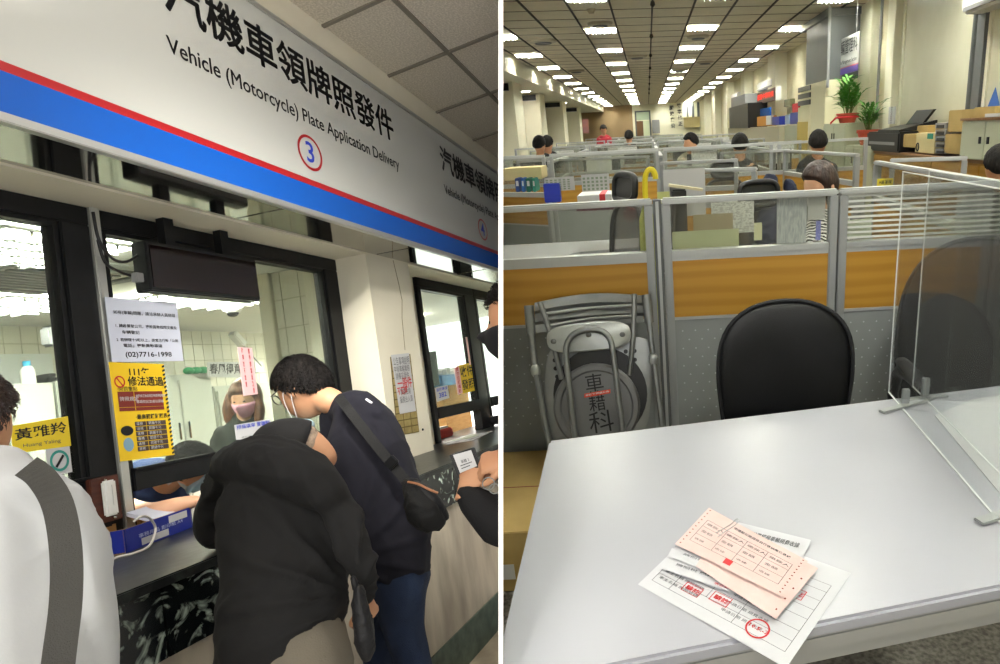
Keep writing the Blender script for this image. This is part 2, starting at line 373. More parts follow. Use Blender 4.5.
struct('trim_3', 'L', tiles('t', (1.2, YB-.001, 1.72), (1, 0, 0), (0, 0, 1), 50, 5, .12, .165, (0, -1, 0)), MATS['officetile'])
# tiled cross wall behind the pillar
struct('wall_tiled', 'L', MB().box((4.06, YF+.06, ZC), (4.2, 3.24, ZOC)), MATS['grout'])
struct('trim_4', 'L', tiles('t', (4.059, YF+.1, 1.12), (0, 1, 0), (0, 0, 1), 4, 7, .14, .2, (-1, 0, 0)), MATS['officetile'])
struct('trim_5', 'L', MB().box((4.02, 3.18, 0), (4.22, 3.28, ZOC)), MATS['wallpaint'], bevel=.005)
# steel cabinets along the back
def cabinet(x0, x1, zt, lab, y=5.0):
    t = thing('steel_cabinet', 'L', V(((x0+x1)/2, y, 0)), lab, 'cabinet', None)
    part('body', MB().box((x0, y+.02, .0), (x1, y+.44, zt)), MATS['cabinetgrey'], t, bevel=.006)
    w = (x1-x0)/2
    for k in (0, 1):
        d = part('door', MB().box((x0+.02+k*(w-.01), y, .1), (x0+w-.012+k*(w-.01), y+.02, zt-.05)), MATS['cabinetgrey'], t, bevel=.004)
        hx = x0+w-.06+k*.1
        part('handle', MB().box((hx, y-.012, 1.45), (hx+.018, y, 1.6)), MATS['chrome'], d, bevel=.003)
cabinet(2.95, 4.02, 2.02, 'light grey steel cabinet behind the leftmost teller window')
cabinet(4.04, 4.66, 2.03, 'light grey steel cabinet partly hidden behind the yellow poster')
cabinet(4.68, 5.42, 2.03, 'light grey steel cabinet left of the small hanging banner')
cabinet(5.44, 6.3, 1.9, 'light grey steel cabinet behind the woman in the pink mask')
struct('trim_6', 'L', MB().box((2.2, YB-.02, 2.05), (4.4, YB-.008, 2.3)), MATS['whiteboard'])
# things on the cabinets
def px_on(px, py, y): return PL(px, py, 1, y)
p = px_on(29, 385, 5.1)
t = thing('white_bottle', 'L', V((p.x, 5.1, 2.021)), 'small white bottle with blue cap on top of the steel cabinet', 'bottle')
part('bottle_body', MB().lathe([(.0, 0), (.04, .0), (.042, .01), (.042, .1), (.03, .125), (.018, .135), (0, .135)], (p.x, 5.1, 2.021)), MATS['plasticwhite'], t, smooth=40)
part('cap', MB().lathe([(0, 0), (.022, 0), (.022, .035), (0, .035)], (p.x, 5.1, 2.156)), mat('capblue', '#4aa6cf', .4), t, smooth=40)
p = px_on(55, 384, 5.1)
solo('desk_telephone', 'L', MB().box((p.x-.09, 5.05, 2.021), (p.x+.14, 5.2, 2.06)).box((p.x-.08, 5.04, 2.06), (p.x-.03, 5.2, 2.09)), MATS['plasticblack'], 'dark flat device lying on the steel cabinet beside the white bottle', 'device', bevel=.006)
p = px_on(198, 371, 5.1)
gb = MB()
for k in range(3): gb.ball((p.x-.08+.08*k, 5.12, 2.072), (.05, .04, .035), 8)
solo('green_packets', 'L', gb, mat('greenpack', '#4fae7c', .5), 'small green and white packet lying on the middle steel cabinet', 'packet', smooth=60)
# banner hanging on the cabinet
a, b, c, d = [px_on(*q, 4.97) for q in ((207, 362), (243, 362), (243, 378), (207, 377))]
t = thing('banner', 'L', V((a.x, 4.97, c.z)), 'small pale banner with brushed characters hung across the cabinets', 'banner')
part('cloth', MB().sheet(d, c, b, a, .003, (0, -1, 0)), MATS['paper'], t)
part('lettering', quadmap(text('春風得意', .2, bold=.004), .9, .28, a, b, c, d, .004), MATS['ink'], t)
# wall pipe + dispenser boxes on back wall
tt = thing('wall_bracket_lamp', 'L', V((5.9, 5.42, 2.1)), 'white angled wall fitting with thin arm above the masked woman', 'fitting')
pp = px_on(232, 333, 5.3)
part('head', MB().bar(pp, pp+V((.13, 0, -.13)), .09, .07), MATS['plasticwhite'], tt, bevel=.01)
part('arm', MB().tube([pp+V((.1, 0, -.1)), pp+V((.42, .05, -.36))], .008), MATS['plasticgrey'], tt)
part('wall_plate', MB().box(pp+V((.38, .1, -.42)), pp+V((.5, .19, -.3))), MATS['plasticwhite'], tt)
# dark loudspeaker on the post in window 1
p0, p1 = PL(50, 325, 1, 3.6), PL(58, 346, 1, 3.6)
solo('wall_speaker', 'L', MB().box((p0.x, 3.6, p1.z), (p1.x, 3.68, p0.z)), MATS['plasticgrey'], 'small dark grey rounded speaker seen through the leftmost teller window', 'speaker', bevel=.02)
# cassette air conditioner
c = PL(40, 278, 2, ZOC-.03)
t = thing('ceiling_air_conditioner', 'L', V((c.x, c.y, ZOC-.03)), 'white ceiling cassette air conditioner with grille inside the office', 'air conditioner')
part('casing', MB().box((c.x-.4, c.y-.4, ZOC-.03), (c.x+.4, c.y+.4, ZOC+.0)), MATS['plasticwhite'], t, bevel=.015)
gr = MB()
for k in range(9): gr.box((c.x-.25, c.y-.25+.06*k, ZOC-.04), (c.x+.25, c.y-.225+.06*k, ZOC-.029))
part('grille', gr, MATS['plasticgrey'], t)
fl = MB()
for s_ in (-1, 1): fl.box((c.x-.28, c.y+s_*.34-.035, ZOC-.045), (c.x+.28, c.y+s_*.34+.035, ZOC-.03)); fl.box((c.x+s_*.34-.035, c.y-.28, ZOC-.045), (c.x+s_*.34+.035, c.y+.28, ZOC-.03))
part('louvre_flap', fl, MATS['plasticgrey'], t, bevel=.004)
# office louvred lights
def louvre_light(fr, cx, cy, z, wx, wy, lab, grp, nx=6, ny=2, ang=0, skew=0.0):
    t = thing('ceiling_light', fr, V((cx, cy, z)), lab, 'ceiling light', grp)
    def q(x, y, zz): return V((cx+x, cy+y+skew*x, zz))
    def bx(x0, y0, x1, y1, za, zb): return [q(x0, y0, za), q(x1, y0, za), q(x1, y1, za), q(x0, y1, za), q(x0, y0, zb), q(x1, y0, zb), q(x1, y1, zb), q(x0, y1, zb)]
    f = MB(); w, h = wx/2, wy/2; e = .018
    for r in ((-w, -h, w, -h+e), (-w, h-e, w, h), (-w, -h, -w+e, h), (w-e, -h, w, h)): f.hexa(bx(*r, z-.012, z+.001))
    part('frame', f, MATS['plasticwhite'], t)
    part('diffuser', MB().hexa(bx(-w+e, -h+e, w-e, h-e, z-.004, z)), MATS['diffuserright' if fr == 'R' else 'diffuser'], t)
    l = MB()
    for i in range(1, nx): x = -w+e+(wx-2*e)*i/nx; l.hexa(bx(x-.009, -h+e, x+.009, h-e, z-.03, z-.004))
    for j in range(1, ny): y = -h+e+(wy-2*e)*j/ny; l.hexa(bx(-w+e, y-.014, w-e, y+.014, z-.03, z-.004))
    part('louvre', l, MATS['louvre'], t)
    return t
for (px, py, dx, dy, lab) in ((25, 248, .62, .62, 'louvred office ceiling light, near the top of the leftmost teller window'), (18, 305, .5, .55, 'louvred office ceiling light below the cassette air conditioner'), (203, 300, .9, .5, 'louvred office ceiling light above the masked woman')):
    c = PL(px, py, 2, ZOC-.03); louvre_light('L', c.x, c.y, ZOC-.03, dx, dy, lab, None, 6, 5)
louvre_light('L', 7.0, 4.2, ZOC-.03, 1.2, .6, 'louvred office ceiling light behind the far teller window', None, 6, 3)
# dome camera
c = PL(232, 306, 2, ZOC-.02)
t = thing('dome_camera', 'L', V((c.x, c.y, ZOC-.02)), 'small white dome security camera on the office ceiling', 'camera')
part('housing', MB().lathe([(0, .02), (.07, .02), (.07, -.04), (.05, -.06), (0, -.06)], (c.x, c.y, ZOC-.02)), MATS['plasticwhite'], t, smooth=40)
part('dome', MB().ball((c.x, c.y, ZOC-.08), (.045, .045, .035), 10), MATS['plasticblack'], t, smooth=60)
# display hanging in front of window 2
yt = 2.47
a, b, c, d = [PL(*q, 1, yt) for q in ((148, 238), (260, 262), (258, 299), (149, 292))]
x0, x1 = (a.x+d.x)/2, (b.x+c.x)/2; z1_, z0_ = (a.z+b.z)/2, (c.z+d.z)/2
t = thing('display_screen', 'L', V(((x0+x1)/2, yt, z0_)), 'wide black display screen hung at the top of the middle teller window', 'screen')
part('housing', MB().box((x0, yt+.004, z0_), (x1, yt+.08, z1_)), MATS['plasticblack'], t, bevel=.006)
part('panel', MB().box((x0+.015, yt-.001, z0_+.018), (x1-.015, yt+.005, z1_-.018)), MATS['screenoff'], t)
for bx_ in (x0+.12, x1-.2): part('bracket', MB().box((bx_, yt+.02, z1_), (bx_+.05, yt+.06, ZS-.02)), MATS['blackframe'], t)
part('cable', MB().tube([PL(*q, 1, 2.52) for q in ((93, 212), (99, 240), (112, 258), (126, 262), (140, 254))], .006, k=6).tube([PL(*q, 1, 2.53) for q in ((98, 240), (105, 262), (120, 272), (140, 278))], .006, k=6), MATS['plasticblack'], t, smooth=60)
part('plug', MB().box(PL(136, 272, 1, 2.5), PL(146, 284, 1, 2.53)), MATS['plasticgrey'], t, bevel=.003)
# ---- notices on the glass
def notice(name, px4, y, m, lab, cat='notice', fr='L'):
    q = [PL(*p, 1, y) for p in px4]; x0_, x1_ = (q[0].x+q[3].x)/2, (q[1].x+q[2].x)/2
    za = [p.z for p in q]; dz = 0
    a, b, c, d = V((x0_, y, za[0])), V((x1_, y, za[1])), V((x1_, y, za[2])), V((x0_, y, za[3]))
    t = thing(name, 'L', V(((x0_+x1_)/2, y, min(za))), lab, cat)
    part('sheet', MB().sheet(d, c, b, a, .0015, (0, 1, 0)), m, t)
    return t, (a, b, c, d)
def lines(cor, t, rows, m, W_=1., H_=1., name='lettering', lift=.0015, asp=1):
    g = MB()
    for (s_, size, x, y, al, bd) in rows:
        tx = shift(text(s_, size, bold=bd, align=al, sx=asp), (x, y, 0)); hi = max(p_.x for p_ in tx.v); lo = min(p_.x for p_ in tx.v)
        if hi > .46*W_ or lo < -.47*W_:
            lo2, hi2 = max(lo, -.46*W_), min(hi, .45*W_); fitx(tx, hi2-lo2, (lo2+hi2)/2)
        part(name, quadmap(tx, W_, H_, *cor, lift), m, t)
t, c = notice('handwritten_notice', ((106, 297), (178, 303), (182, 361), (111, 362)), YF-.055, MATS['paperbluish'], 'pale white notice with handwritten lines and a phone number on the glass')
lines(c, t, [('如有(車輛)問題，請洽承辦人員辦理', .065, -.42, .27, 'LEFT', .0005), ('1. 請各駕駛公司，更新異動相關文書及', .06, -.42, .06, 'LEFT', .0005), ('车辆登記', .06, -.34, -.04, 'LEFT', .0005), ('2. 若辦理十5輛以上，請電洽行動「公路', .055, -.42, -.16, 'LEFT', .0005), ('電話」更新異動專線', .06, -.34, -.25, 'LEFT', .0005), ('(02)7716-1998', .11, -.33, -.39, 'LEFT', .0015)], MATS['ink'])
yc4 = ((111, 362), (165, 364), (173, 455), (118, 462))
t, c = notice('yellow_poster', yc4, YF-.056, MATS['yellow'], 'yellow 111 poster with black hazard stripe hung below the handwritten notice', 'poster')
part('banner_block', quadmap(MB().merge(offr(-.42, .04, -.14, .2)).merge(offr(-.13, .04, .4, .2)).merge(offr(-.42, -.0, -.14, .035)).merge(offr(-.13, .0, .4, .035)), 1, 1, *c, .002), MATS['inkbrown'], t)
rows_ = MB()
for k in range(6): rows_.merge(offr(-.18, -.16-.052*k, .02, -.115-.052*k)); rows_.merge(offr(.03, -.16-.052*k, .4, -.115-.052*k))
part('table_block', quadmap(rows_, 1, 1, *c, .002), MATS['darkbrown'], t)
lines(c, t, [('111年', .095, 0, .4, 'CENTER', .002), ('修法通過', .105, .14, .3, 'CENTER', .002), ('·開罰重點', .05, -.42, .225, 'LEFT', 0), ('·最高罰鍰對照表', .055, -.15, -.07, 'LEFT', .001)], MATS['ink'], asp=1.7)
lines(c, t, [('牌照規定', .05, -.4, .12, 'LEFT', 0), ('條例修正後依規定申請停駛報廢', .034, -.11, .15, 'LEFT', 0), ('繳銷登記並處以罰鍰', .034, -.11, .09, 'LEFT', 0)]+[('違規', .035, -.16, -.138-.052*k, 'LEFT', 0) for k in range(6)]+[('罰鍰千元', .035, .06, -.138-.052*k, 'LEFT', 0) for k in range(6)], MATS['paper'], name='table_lettering', lift=.003, asp=1.7)
hz = MB()
for k in range(22): z = -.49+.045*k; hz.add([(.45, z, 0), (.5, z+.012, 0), (.5, z+.035, 0), (.45, z+.022, 0)], [(0, 1, 2, 3)])
part('hazard_stripe', quadmap(hz, 1, 1, *c, .002), MATS['ink'], t)
ring = MB(); rg = lambda r, z, n=24: [V((-.36+math.cos(2*PI*i/n)*r*1.1, .3+math.sin(2*PI*i/n)*r*.72, z)) for i in range(n)]
ring.add(rg(.085, 0)+rg(.065, 0), [(i, (i+1) % 24, 24+(i+1) % 24, 24+i) for i in range(24)]); ring.add([(-.42, .34, 0), (-.405, .35, 0), (-.3, .26, 0), (-.315, .25, 0)], [(0, 1, 2, 3)])
part('ban_symbol', quadmap(ring, 1, 1, *c, .002), MATS['inkred'], t)
bl = MB().add([V((-.33+math.cos(2*PI*i/20)*.11, -.2+math.sin(2*PI*i/20)*.05, 0)) for i in range(20)], [tuple(range(20))])
part('speech_bubble', quadmap(bl, 1, 1, *c, .002), MATS['ink'], t)
bl = MB().add([V((-.33+math.cos(2*PI*i/20)*.09, -.34+math.sin(2*PI*i/20)*.07, 0)) for i in range(20)], [tuple(range(20))])
part('drawing', quadmap(bl, 1, 1, *c, .002), mat('drawingblue', '#7fa3b5', .7), t)
# name sign and sticker below, window 1
t, c = notice('name_sign', ((12, 426), (69, 416), (70, 446), (12, 454)), YF-.01, MATS['yellowsign'], 'yellow name sign with black characters on the leftmost teller window', 'sign')
lines(c, t, [('黃雅羚', .42, -.02, .12, 'CENTER', .006)], MATS['ink'], 1.35, 1)
lines(c, t, [('Huang Yaling', .17, -.02, -.27, 'CENTER', 0)], MATS['inkgrey'], 1.35, 1, 'small_lettering')
t, c = notice('no_smoking_sticker', ((46, 449), (70, 446), (72, 472), (48, 476)), YF-.009, MATS['paper'], 'white sticker with a teal ring just below the yellow name sign', 'sticker')
r = MB(); rg = lambda r_, n=28: [V((math.cos(2*PI*i/n)*r_, math.sin(2*PI*i/n)*r_, 0)) for i in range(n)]
r.add(rg(.4)+rg(.3), [(i, (i+1) % 28, 28+(i+1) % 28, 28+i) for i in range(28)]); part('ring', quadmap(r, 1, 1, *c, .002), MATS['teal'], t)
part('pen_mark', quadmap(MB().add([(-.2, -.2, 0), (-.12, -.26, 0), (.22, .16, 0), (.14, .22, 0)], [(0, 1, 2, 3)]), 1, 1, *c, .002), MATS['ink'], t)
t, c = notice('yellow_label', ((34, 468), (46, 466), (46, 474), (34, 475)), YF-.009, MATS['yellowsign'], 'small yellow label beside the teal ring sticker', 'label')
lines(c, t, [('03', .8, 0, 0, 'CENTER', .01)], MATS['ink'], 1.3, 1)
# pink vertical notice on window 2
t, c = notice('pink_notice', ((238, 347), (252, 348), (258, 394), (243, 396)), YF-.01, MATS['pinkpaper'], 'narrow pink notice with red vertical characters on the middle teller window')
g = MB()
for j, s_ in enumerate(('辦件請當面點清', '離櫃恕不負責')):
    for i, ch in enumerate(s_): g.merge(shift(text(ch, .125, bold=.002, sx=1.0), (.23-.46*j, .42-.14*i, 0)))
for i, p in enumerate(g.v): g.v[i] = V((p.x, p.y, 0))
part('lettering', quadmap(g, 1, 1, *c, .0015), MATS['inkred'], t)
# small blue and white leaflet held up at the glass
t, c = notice('leaflet_stand', ((235, 425), (270, 419), (273, 436), (236, 441)), YF-.03, MATS['paper'], 'small white leaflet sign with blue heading in front of the masked woman')
lines(c, t, [('掃描填寫 實聯制', .28, 0, .3, 'CENTER', .003)], MATS['inkblue'], 1.6, 1)
lines(c, t, [('請先掃描再入內辦理', .13, 0, -.35, 'CENTER', 0)], MATS['inkgrey'], 1.6, 1, 'small_lettering')
# ---- pillar notice, exposed tile patch
def onp(px, py, y=YP-.0015): return PL(px, py, 1, y)
q = [onp(*v) for v in ((389, 354), (413, 352), (418, 430), (400, 433))]
t = thing('exposed_tile_patch', 'L', V((q[3].x, YP, q[3].z)), 'patch of old yellow wall tiles exposed on the white pillar', 'tile patch')
px4 = ((390, 357), (410, 354), (419, 432), (397, 436)); qq = [onp(*v) for v in px4]
part('mortar', MB().sheet(qq[3], qq[2], qq[1], qq[0], .002, (0, -1, 0)), mat('mortar', '#6e5f38', .9), t)
g = MB()
for i in range(3):
    for j in range(11): g.merge(offr(-.48+.33*i, -.49+.09*j, -.18+.33*i, -.415+.09*j))
part('tile', quadmap(g, 1, 1, qq[0], qq[1], qq[2], qq[3], .0035), mat('oldtile', '#a8955c', .4, c2='#8d7c48', scale=20), t)
q = [onp(*v, YP-.008) for v in ((391, 355), (409, 353), (416, 411), (400, 414))]
t = thing('pillar_notice', 'L', V((q[3].x, YP, q[3].z)), 'white paper notice with red words taped over the tile patch on the pillar', 'notice')
part('sheet', MB().sheet(q[3], q[2], q[1], q[0], .001, (0, 1, 0)), MATS['paper'], t)
lines(q, t, [('公告事項說明', .15, -.05, .37, 'CENTER', 0), ('申辦車輛業務', .12, -.05, .24, 'CENTER', 0), ('請備妥證件', .12, -.05, .12, 'CENTER', 0), ('事項洽詢', .12, 0, -.15, 'CENTER', 0), ('服務台人員', .12, 0, -.28, 'CENTER', 0)], MATS['inkgrey'], 1.0, 1, asp=1.3)
lines(q, t, [('一般件', .2, .05, -.01, 'CENTER', .004), ('不受理', .14, -.2, -.13, 'CENTER', .003)], MATS['inkred'], 1.0, 1, 'red_lettering', asp=1.5)
solo('pillar_screw', 'L', MB().ball(onp(414, 404, YP-.002)+V((.07, 0, -.19)), .009, 8), MATS['ink'], 'small dark screw hole in the pillar below the tile patch', 'screw')
solo('pillar_crack', 'L', MB().tube([onp(*v, YP-.001) for v in ((393, 260), (399, 285), (402, 300), (402, 318), (405, 350))], .0025, 5), mat('crackbrown', '#8d7f5e', .8), 'thin brown crack running down the white pillar above its notice', 'crack')
# ---- doorbell on its wooden plate
q = [PL(*v, 1, 2.5) for v in ((90, 479), (119, 474), (123, 519), (94, 525))]
cx = sum(p.x for p in q)/4; w = .105; zt_, zb_ = (q[0].z+q[1].z)/2, (q[2].z+q[3].z)/2
t = thing('doorbell', 'L', V((cx, 2.5, zb_)), 'white push button on a dark wooden plate beside the counter opening', 'doorbell')
x0, x1 = (q[0].x+q[3].x)/2, (q[1].x+q[2].x)/2
part('wooden_plate', MB().box((x0, 2.5, zb_), (x1, 2.52, zt_)), MATS['woodplate'], t, bevel=.003)
part('post_block', MB().box((x0+.03, 2.52, zb_-.02), (x1-.03, 2.57, zt_)), MATS['blackframe'], t)
xm = (x0+x1)/2; zm_ = (zt_+zb_)/2
b_ = part('button_box', MB().box((x0+.035, 2.478, zm_-.065), (x1-.03, 2.5, zm_+.07)), MATS['plasticwhite'], t, bevel=.006)
part('push_key', MB().box((x0+.055, 2.472, zm_-.03), (x1-.05, 2.48, zm_+.055)), MATS['plasticwhite'], b_, bevel=.004)
part('screw', MB().ball((xm, 2.498, zt_-.015), .006, 6).ball((xm+.02, 2.498, zb_+.012), .006, 6), MATS['chrome'], t)
# ---- blue cardboard tray
def cz(px, py, z=ZC+.001): return PL(px, py, 2, z)
fl_, fr_ = cz(127, 553), cz(193, 527); dirx = (fr_-fl_); L_ = dirx.length; ux = dirx.normalized(); uy = V((-ux.y, ux.x, 0))
if uy.y < 0: uy = -uy
D_ = .2; H_ = .085
t = thing('cardboard_tray', 'L', fl_, 'open blue cardboard tray standing in the counter opening', 'box')
g = MB()
for a, b in ((fl_, fr_), (fr_, fr_+uy*D_), (fr_+uy*D_, fl_+uy*D_), (fl_+uy*D_, fl_)):
    n = (b-a).cross(V((0, 0, 1))).normalized(); g.hexa([a, b, b-n*.004, a-n*.004]+[x+V((0, 0, H_)) for x in (a, b, b-n*.004, a-n*.004)])
part('outer_wall', g, MATS['boxblue'], t)
g = MB(); e = .0045
for a, b in ((fl_, fr_), (fr_, fr_+uy*D_), (fr_+uy*D_, fl_+uy*D_), (fl_+uy*D_, fl_)):
    n = (b-a).cross(V((0, 0, 1))).normalized(); a2, b2 = a-n*e, b-n*e; g.hexa([a2, b2, b2-n*.002, a2-n*.002]+[x+V((0, 0, H_+.001)) for x in (a2, b2, b2-n*.002, a2-n*.002)])
g.sheet(fl_+uy*e, fr_+uy*e, fr_+uy*(D_-e), fl_+uy*(D_-e), .003, (0, 0, 1))
part('inner_lining', g, MATS['cardboard'], t)
A = fl_+V((0, 0, H_)); B = fr_+V((0, 0, H_))
part('label', quadmap(offr(.12, .1, .42, .42).merge(offr(-.3, -.42, .1, -.12)), 1, 1, A, B, fr_, fl_, .0015), MATS['paper'], t)
part('lettering', quadmap(text('事務用品 影印紙 A4', .2, bold=.002), 2.6, 1, A, B, fr_, fl_, .002), mat('inkpale', '#aeb6dc', .6), t)
solo('paper_packet', 'L', MB().hexa([fr_+ux*-.14+uy*.05+V((0, 0, H_-.03)), fr_+ux*-.02+uy*.03+V((0, 0, H_-.03)), fr_+ux*-.02+uy*.16+V((0, 0, H_+.02)), fr_+ux*-.14+uy*.16+V((0, 0, H_+.02)), fr_+ux*-.14+uy*.05+V((0, 0, H_-.01)), fr_+ux*-.02+uy*.03+V((0, 0, H_-.01)), fr_+ux*-.02+uy*.16+V((0, 0, H_+.035)), fr_+ux*-.14+uy*.16+V((0, 0, H_+.035))]), MATS['paperbluish'], 'small pale packet lying inside the blue cardboard tray', 'packet')
solo('white_cable', 'L', MB().tube([cz(108, 562), cz(118, 558)+V((0, 0, .004)), cz(135, 554)+V((0, 0, .004)), cz(150, 548)+V((0, 0, .01)), cz(157, 542)+V((0, 0, .05)), cz(153, 545)+V((0, 0, .1)), cz(146, 549)+V((0, 0, .12)), cz(138, 553)+V((0, 0, .115))], .0045, 8, k=6), MATS['cablewhite'], 'white cable looping over the blue tray on the counter', 'cable', smooth=60)
# ---- things behind window 3
def slab_px(name, px4, y, m, lab, cat, th=.01, **k):
    q = [PL(*v, 1, y) for v in px4]; return solo(name, 'L', MB().sheet(q[3], q[2], q[1], q[0], th, (0, 1, 0)), m, lab, cat, **k)
ymf = YF-.01
t, c = notice('yellow_window_sign', ((457, 366), (474, 362), (477, 390), (461, 394)), ymf, MATS['yellow'], 'yellow sign with dark characters at the foot of the far teller window', 'sign')
lines(c, t, [('收件', .38, 0, .22, 'CENTER', .006), ('發照', .38, 0, -.24, 'CENTER', .006)], MATS['ink'], 1, 1)
t, c = notice('red_lettered_strip', ((454, 368), (459, 366), (463, 393), (458, 395)), ymf-.001, MATS['pinkpaper'], 'narrow paper strip with red characters left of the far yellow sign')
g = MB()
for i, ch in enumerate('請勿拍照攝影'): g.merge(shift(text(ch, .16, bold=.003, sx=3.2), (0, .4-.16*i, 0)))
part('lettering', quadmap(g, 1, 1, *c, .0015), MATS['inkred'], t)
t, c = notice('red_side_strip', ((466, 337), (470, 337), (473, 364), (469, 365)), ymf-.001, MATS['pinkpaper'], 'tall narrow paper strip above the far yellow sign')
t, c = notice('counter_number_card', ((435, 388), (448, 385), (449, 398), (437, 402)), ymf-.001, MATS['paper'], 'small white card with blue heading on the far teller window', 'card')
lines(c, t, [('服務專線', .26, 0, .3, 'CENTER', .003), ('382', .5, 0, -.12, 'CENTER', .01)], MATS['inkblue'], 1.2, 1)
slab_px('glass_document', ((420, 353), (436, 351), (440, 385), (425, 388)), YF+.1, MATS['paper'], 'white printed sheet hanging behind the far teller window', 'paper', .002)
p = PL(446, 377, 1, 3.4)
t = thing('blue_basket', 'L', V((p.x, 3.4, p.z-.1)), 'blue plastic basket of papers behind the far teller window', 'basket')
part('basket_body', MB().box((p.x-.32, 3.3, p.z-.1), (p.x+.36, 3.6, p.z+.02)), mat('basketblue', '#2d6e9e', .5), t, bevel=.01)
g = MB()
for k in range(6): g.box((p.x-.28+.1*k, 3.34, p.z+.0), (p.x-.2+.1*k, 3.5, p.z+.06+.02*(k % 3)))
part('papers', g, MATS['paper'], t)
part('stand', MB().box((p.x-.3, 3.32, .02), (p.x+.34, 3.58, p.z-.1)), MATS['cardboard'], t)
p = cz(437, 411)
t = thing('red_tray', 'L', V((p.x, p.y, ZC)), 'red plastic tray holding white papers on the far counter', 'tray')
cc = V((5.35, 2.84, ZC+.001))
part('tray', MB().box(cc+V((-.25, -.08, 0)), cc+V((.25, .12, .08))), mat('redplastic', '#c2382c', .4), t, bevel=.01)
part('papers', MB().box(cc+V((-.22, -.05, .08)), cc+V((.22, .1, .1))), MATS['paper'], t)
# clipboard papers on the counter by the right-hand man
for k, (px, py, r_, lab) in enumerate(((5.0, 2.34, .05, 'white form lying on the far counter, lowest of its small pile'), (5.1, 2.38, -.12, 'white form lying on the far counter, topmost of its small pile'))):
    p = V((px, py, ZC+.001+.004*k)); M_ = Matrix.Translation(p) @ Matrix.Rotation(r_+.1, 4, 'Z')
    o = solo('form_sheet', 'L', MB().merge(MB().box((-.24, -.11, 0), (.24, .11, .003)), M_), MATS['paper'], lab, 'paper', 'forms on the far counter')
    part('print', MB().merge(MB().merge(offr(-.2, -.08, .05, -.02, .0035)).merge(offr(-.2, .02, .18, .07, .0035)), M_), mat('printgreen', '#b9c7a4', .8) if k else MATS['plasticgrey'], o)
p = PL(490, 430, 1, 2.2)
# lobby lights
mat('diffuserlobby', '#f4f6f2', .5, emit='#fff6ec', es=7)
for i, (x, y) in enumerate(((-2.0, .3), (-.5, .5), (1.9, 1.2), (-2.0, 1.5))):
    o = louvre_light('L', x, y, ZCE-.013, 1.2, .55, 'long louvred lobby ceiling light behind or beside the viewer', 'lobby ceiling lights', 4, 2)
    for c_ in kids(o):
        if c_.name.startswith('diffuser'): c_.data.materials[0] = MATS['diffuserlobby']

# unseen fill spots, added to brighten the pillar and counter front
for i, (pos, tgt, pw, an) in enumerate((((-.3, .35, 3.45), (4.1, 2.3, 1.35), 640, 34), ((.9, .75, 3.5), (4.0, 2.0, .5), 330, 50), ((-1.2, .1, 3.4), (1.6, 1.75, .6), 120, 55))):
    P_ = V(pos); d_ = (V(tgt)-P_).normalized(); t = thing('fill_spot', 'L', P_, 'added unseen spotlight aimed at the service counter', 'fill_spot', 'added fill spots')
    part('fill_housing', MB().lathe([(.05, -.16), (.055, -.16), (.06, -.02), (.052, -.02), (.04, -.12), (0, -.12)], P_, 20, axis=d_), MATS['plasticwhite'], t, smooth=40)
    part('stem', MB().tube([P_-d_*.12, V((P_.x, P_.y, ZCE))], .012, 8), MATS['plasticwhite'], t, smooth=40)
    ld = bpy.data.lights.new('spot', 'SPOT'); ld.energy = pw; ld.color = (1, .955, .88); ld.spot_size = math.radians(an); ld.spot_blend = .6; ld.shadow_soft_size = .12
    lo_ = bpy.data.objects.new('fill_lamp', ld); COL.objects.link(lo_); lo_.matrix_world = FL @ Matrix.Translation(P_+d_*.03) @ (-d_).to_track_quat('Z', 'Y').to_matrix().to_4x4()
# ================================================================ RIGHT HALL: open plan office
mat('rwall', '#d9d3b4', .8, c2='#cfc9a8', scale=2); mat('rwallwhite', '#e6e3cc', .7); mat('backbrown', '#8a7454', .8)
mat('carpetgrey', '#807d74', .9, c2='#55524b', scale=70, detail=5, contrast=(.35, .65), bump=.3, bscale=200)
mat('stripceil', '#d8d1b8', .7, c2='#d0c9b0', scale=3); mat('ceilline', '#38342c', .8)
mat('alurail', '#b4b7b8', .38, metal=.35); mat('alupost', '#9a9d9e', .4, metal=.35); mat('aludark', '#5e6162', .5, metal=.3)
mat('woodpanel', '#b08434', .45, c2='#a5782b', scale=2.2, wave='Z', stretch=(.3, 1, 2.5), contrast=(.2, .9))
mat('greypanel', '#8a8e8e', .55, c2='#828685', scale=4); mat('dot', '#b5bbbf', .4)
mat('desktop', '#a2a4ac', .3, spec=.5, c2='#9fa1a9', scale=2); mat('desksteel', '#9a9b98', .45)
mat('leather', '#0f1012', .42, c2='#16171a', scale=6, bump=.15, bscale=300, spec=.45); mat('meshblack', '#15161a', .7)
mat('steelgrey', '#8b8d8e', .38, metal=.75, c2='#808384', scale=12); mat('steellight', '#a9adad', .35, metal=.6)
mat('leaf', '#3f7a2c', .55, c2='#5f9a3f', scale=9); mat('terracotta', '#a3452f', .7); mat('redcloth', '#b02a3a', .8)
mat('carton', '#b39a62', .85, c2='#a68d56', scale=6); mat('cartonlight', '#c9bb8c', .85); mat('yelloww', '#d9c63a', .5)
mat('purple', '#4a3a86', .5); mat('led', '#3a0f10', .4); mat('ledred', '#ff3020', .5, emit='#ff3020', es=1.0); mat('printed', '#cfd1cc', .8, c2='#a9aca8', scale=55, detail=1, stretch=(1, 1, 2), contrast=(.45, .55))
GR = glassy('partitionglass', '#f3f4f0', .07, .04, haze=.025); ACR = glassy('acrylic', '#f4f5f5', .08, .03, haze=.022)
HC = 2.9; SK = math.tan(math.radians(10.4))
XR = 2.98; YBK = 38.0
struct('floor_right', 'R', MB().box((-6, -1.5, -.06), (XR+.2, YBK+.2, 0)), MATS['carpetgrey'])
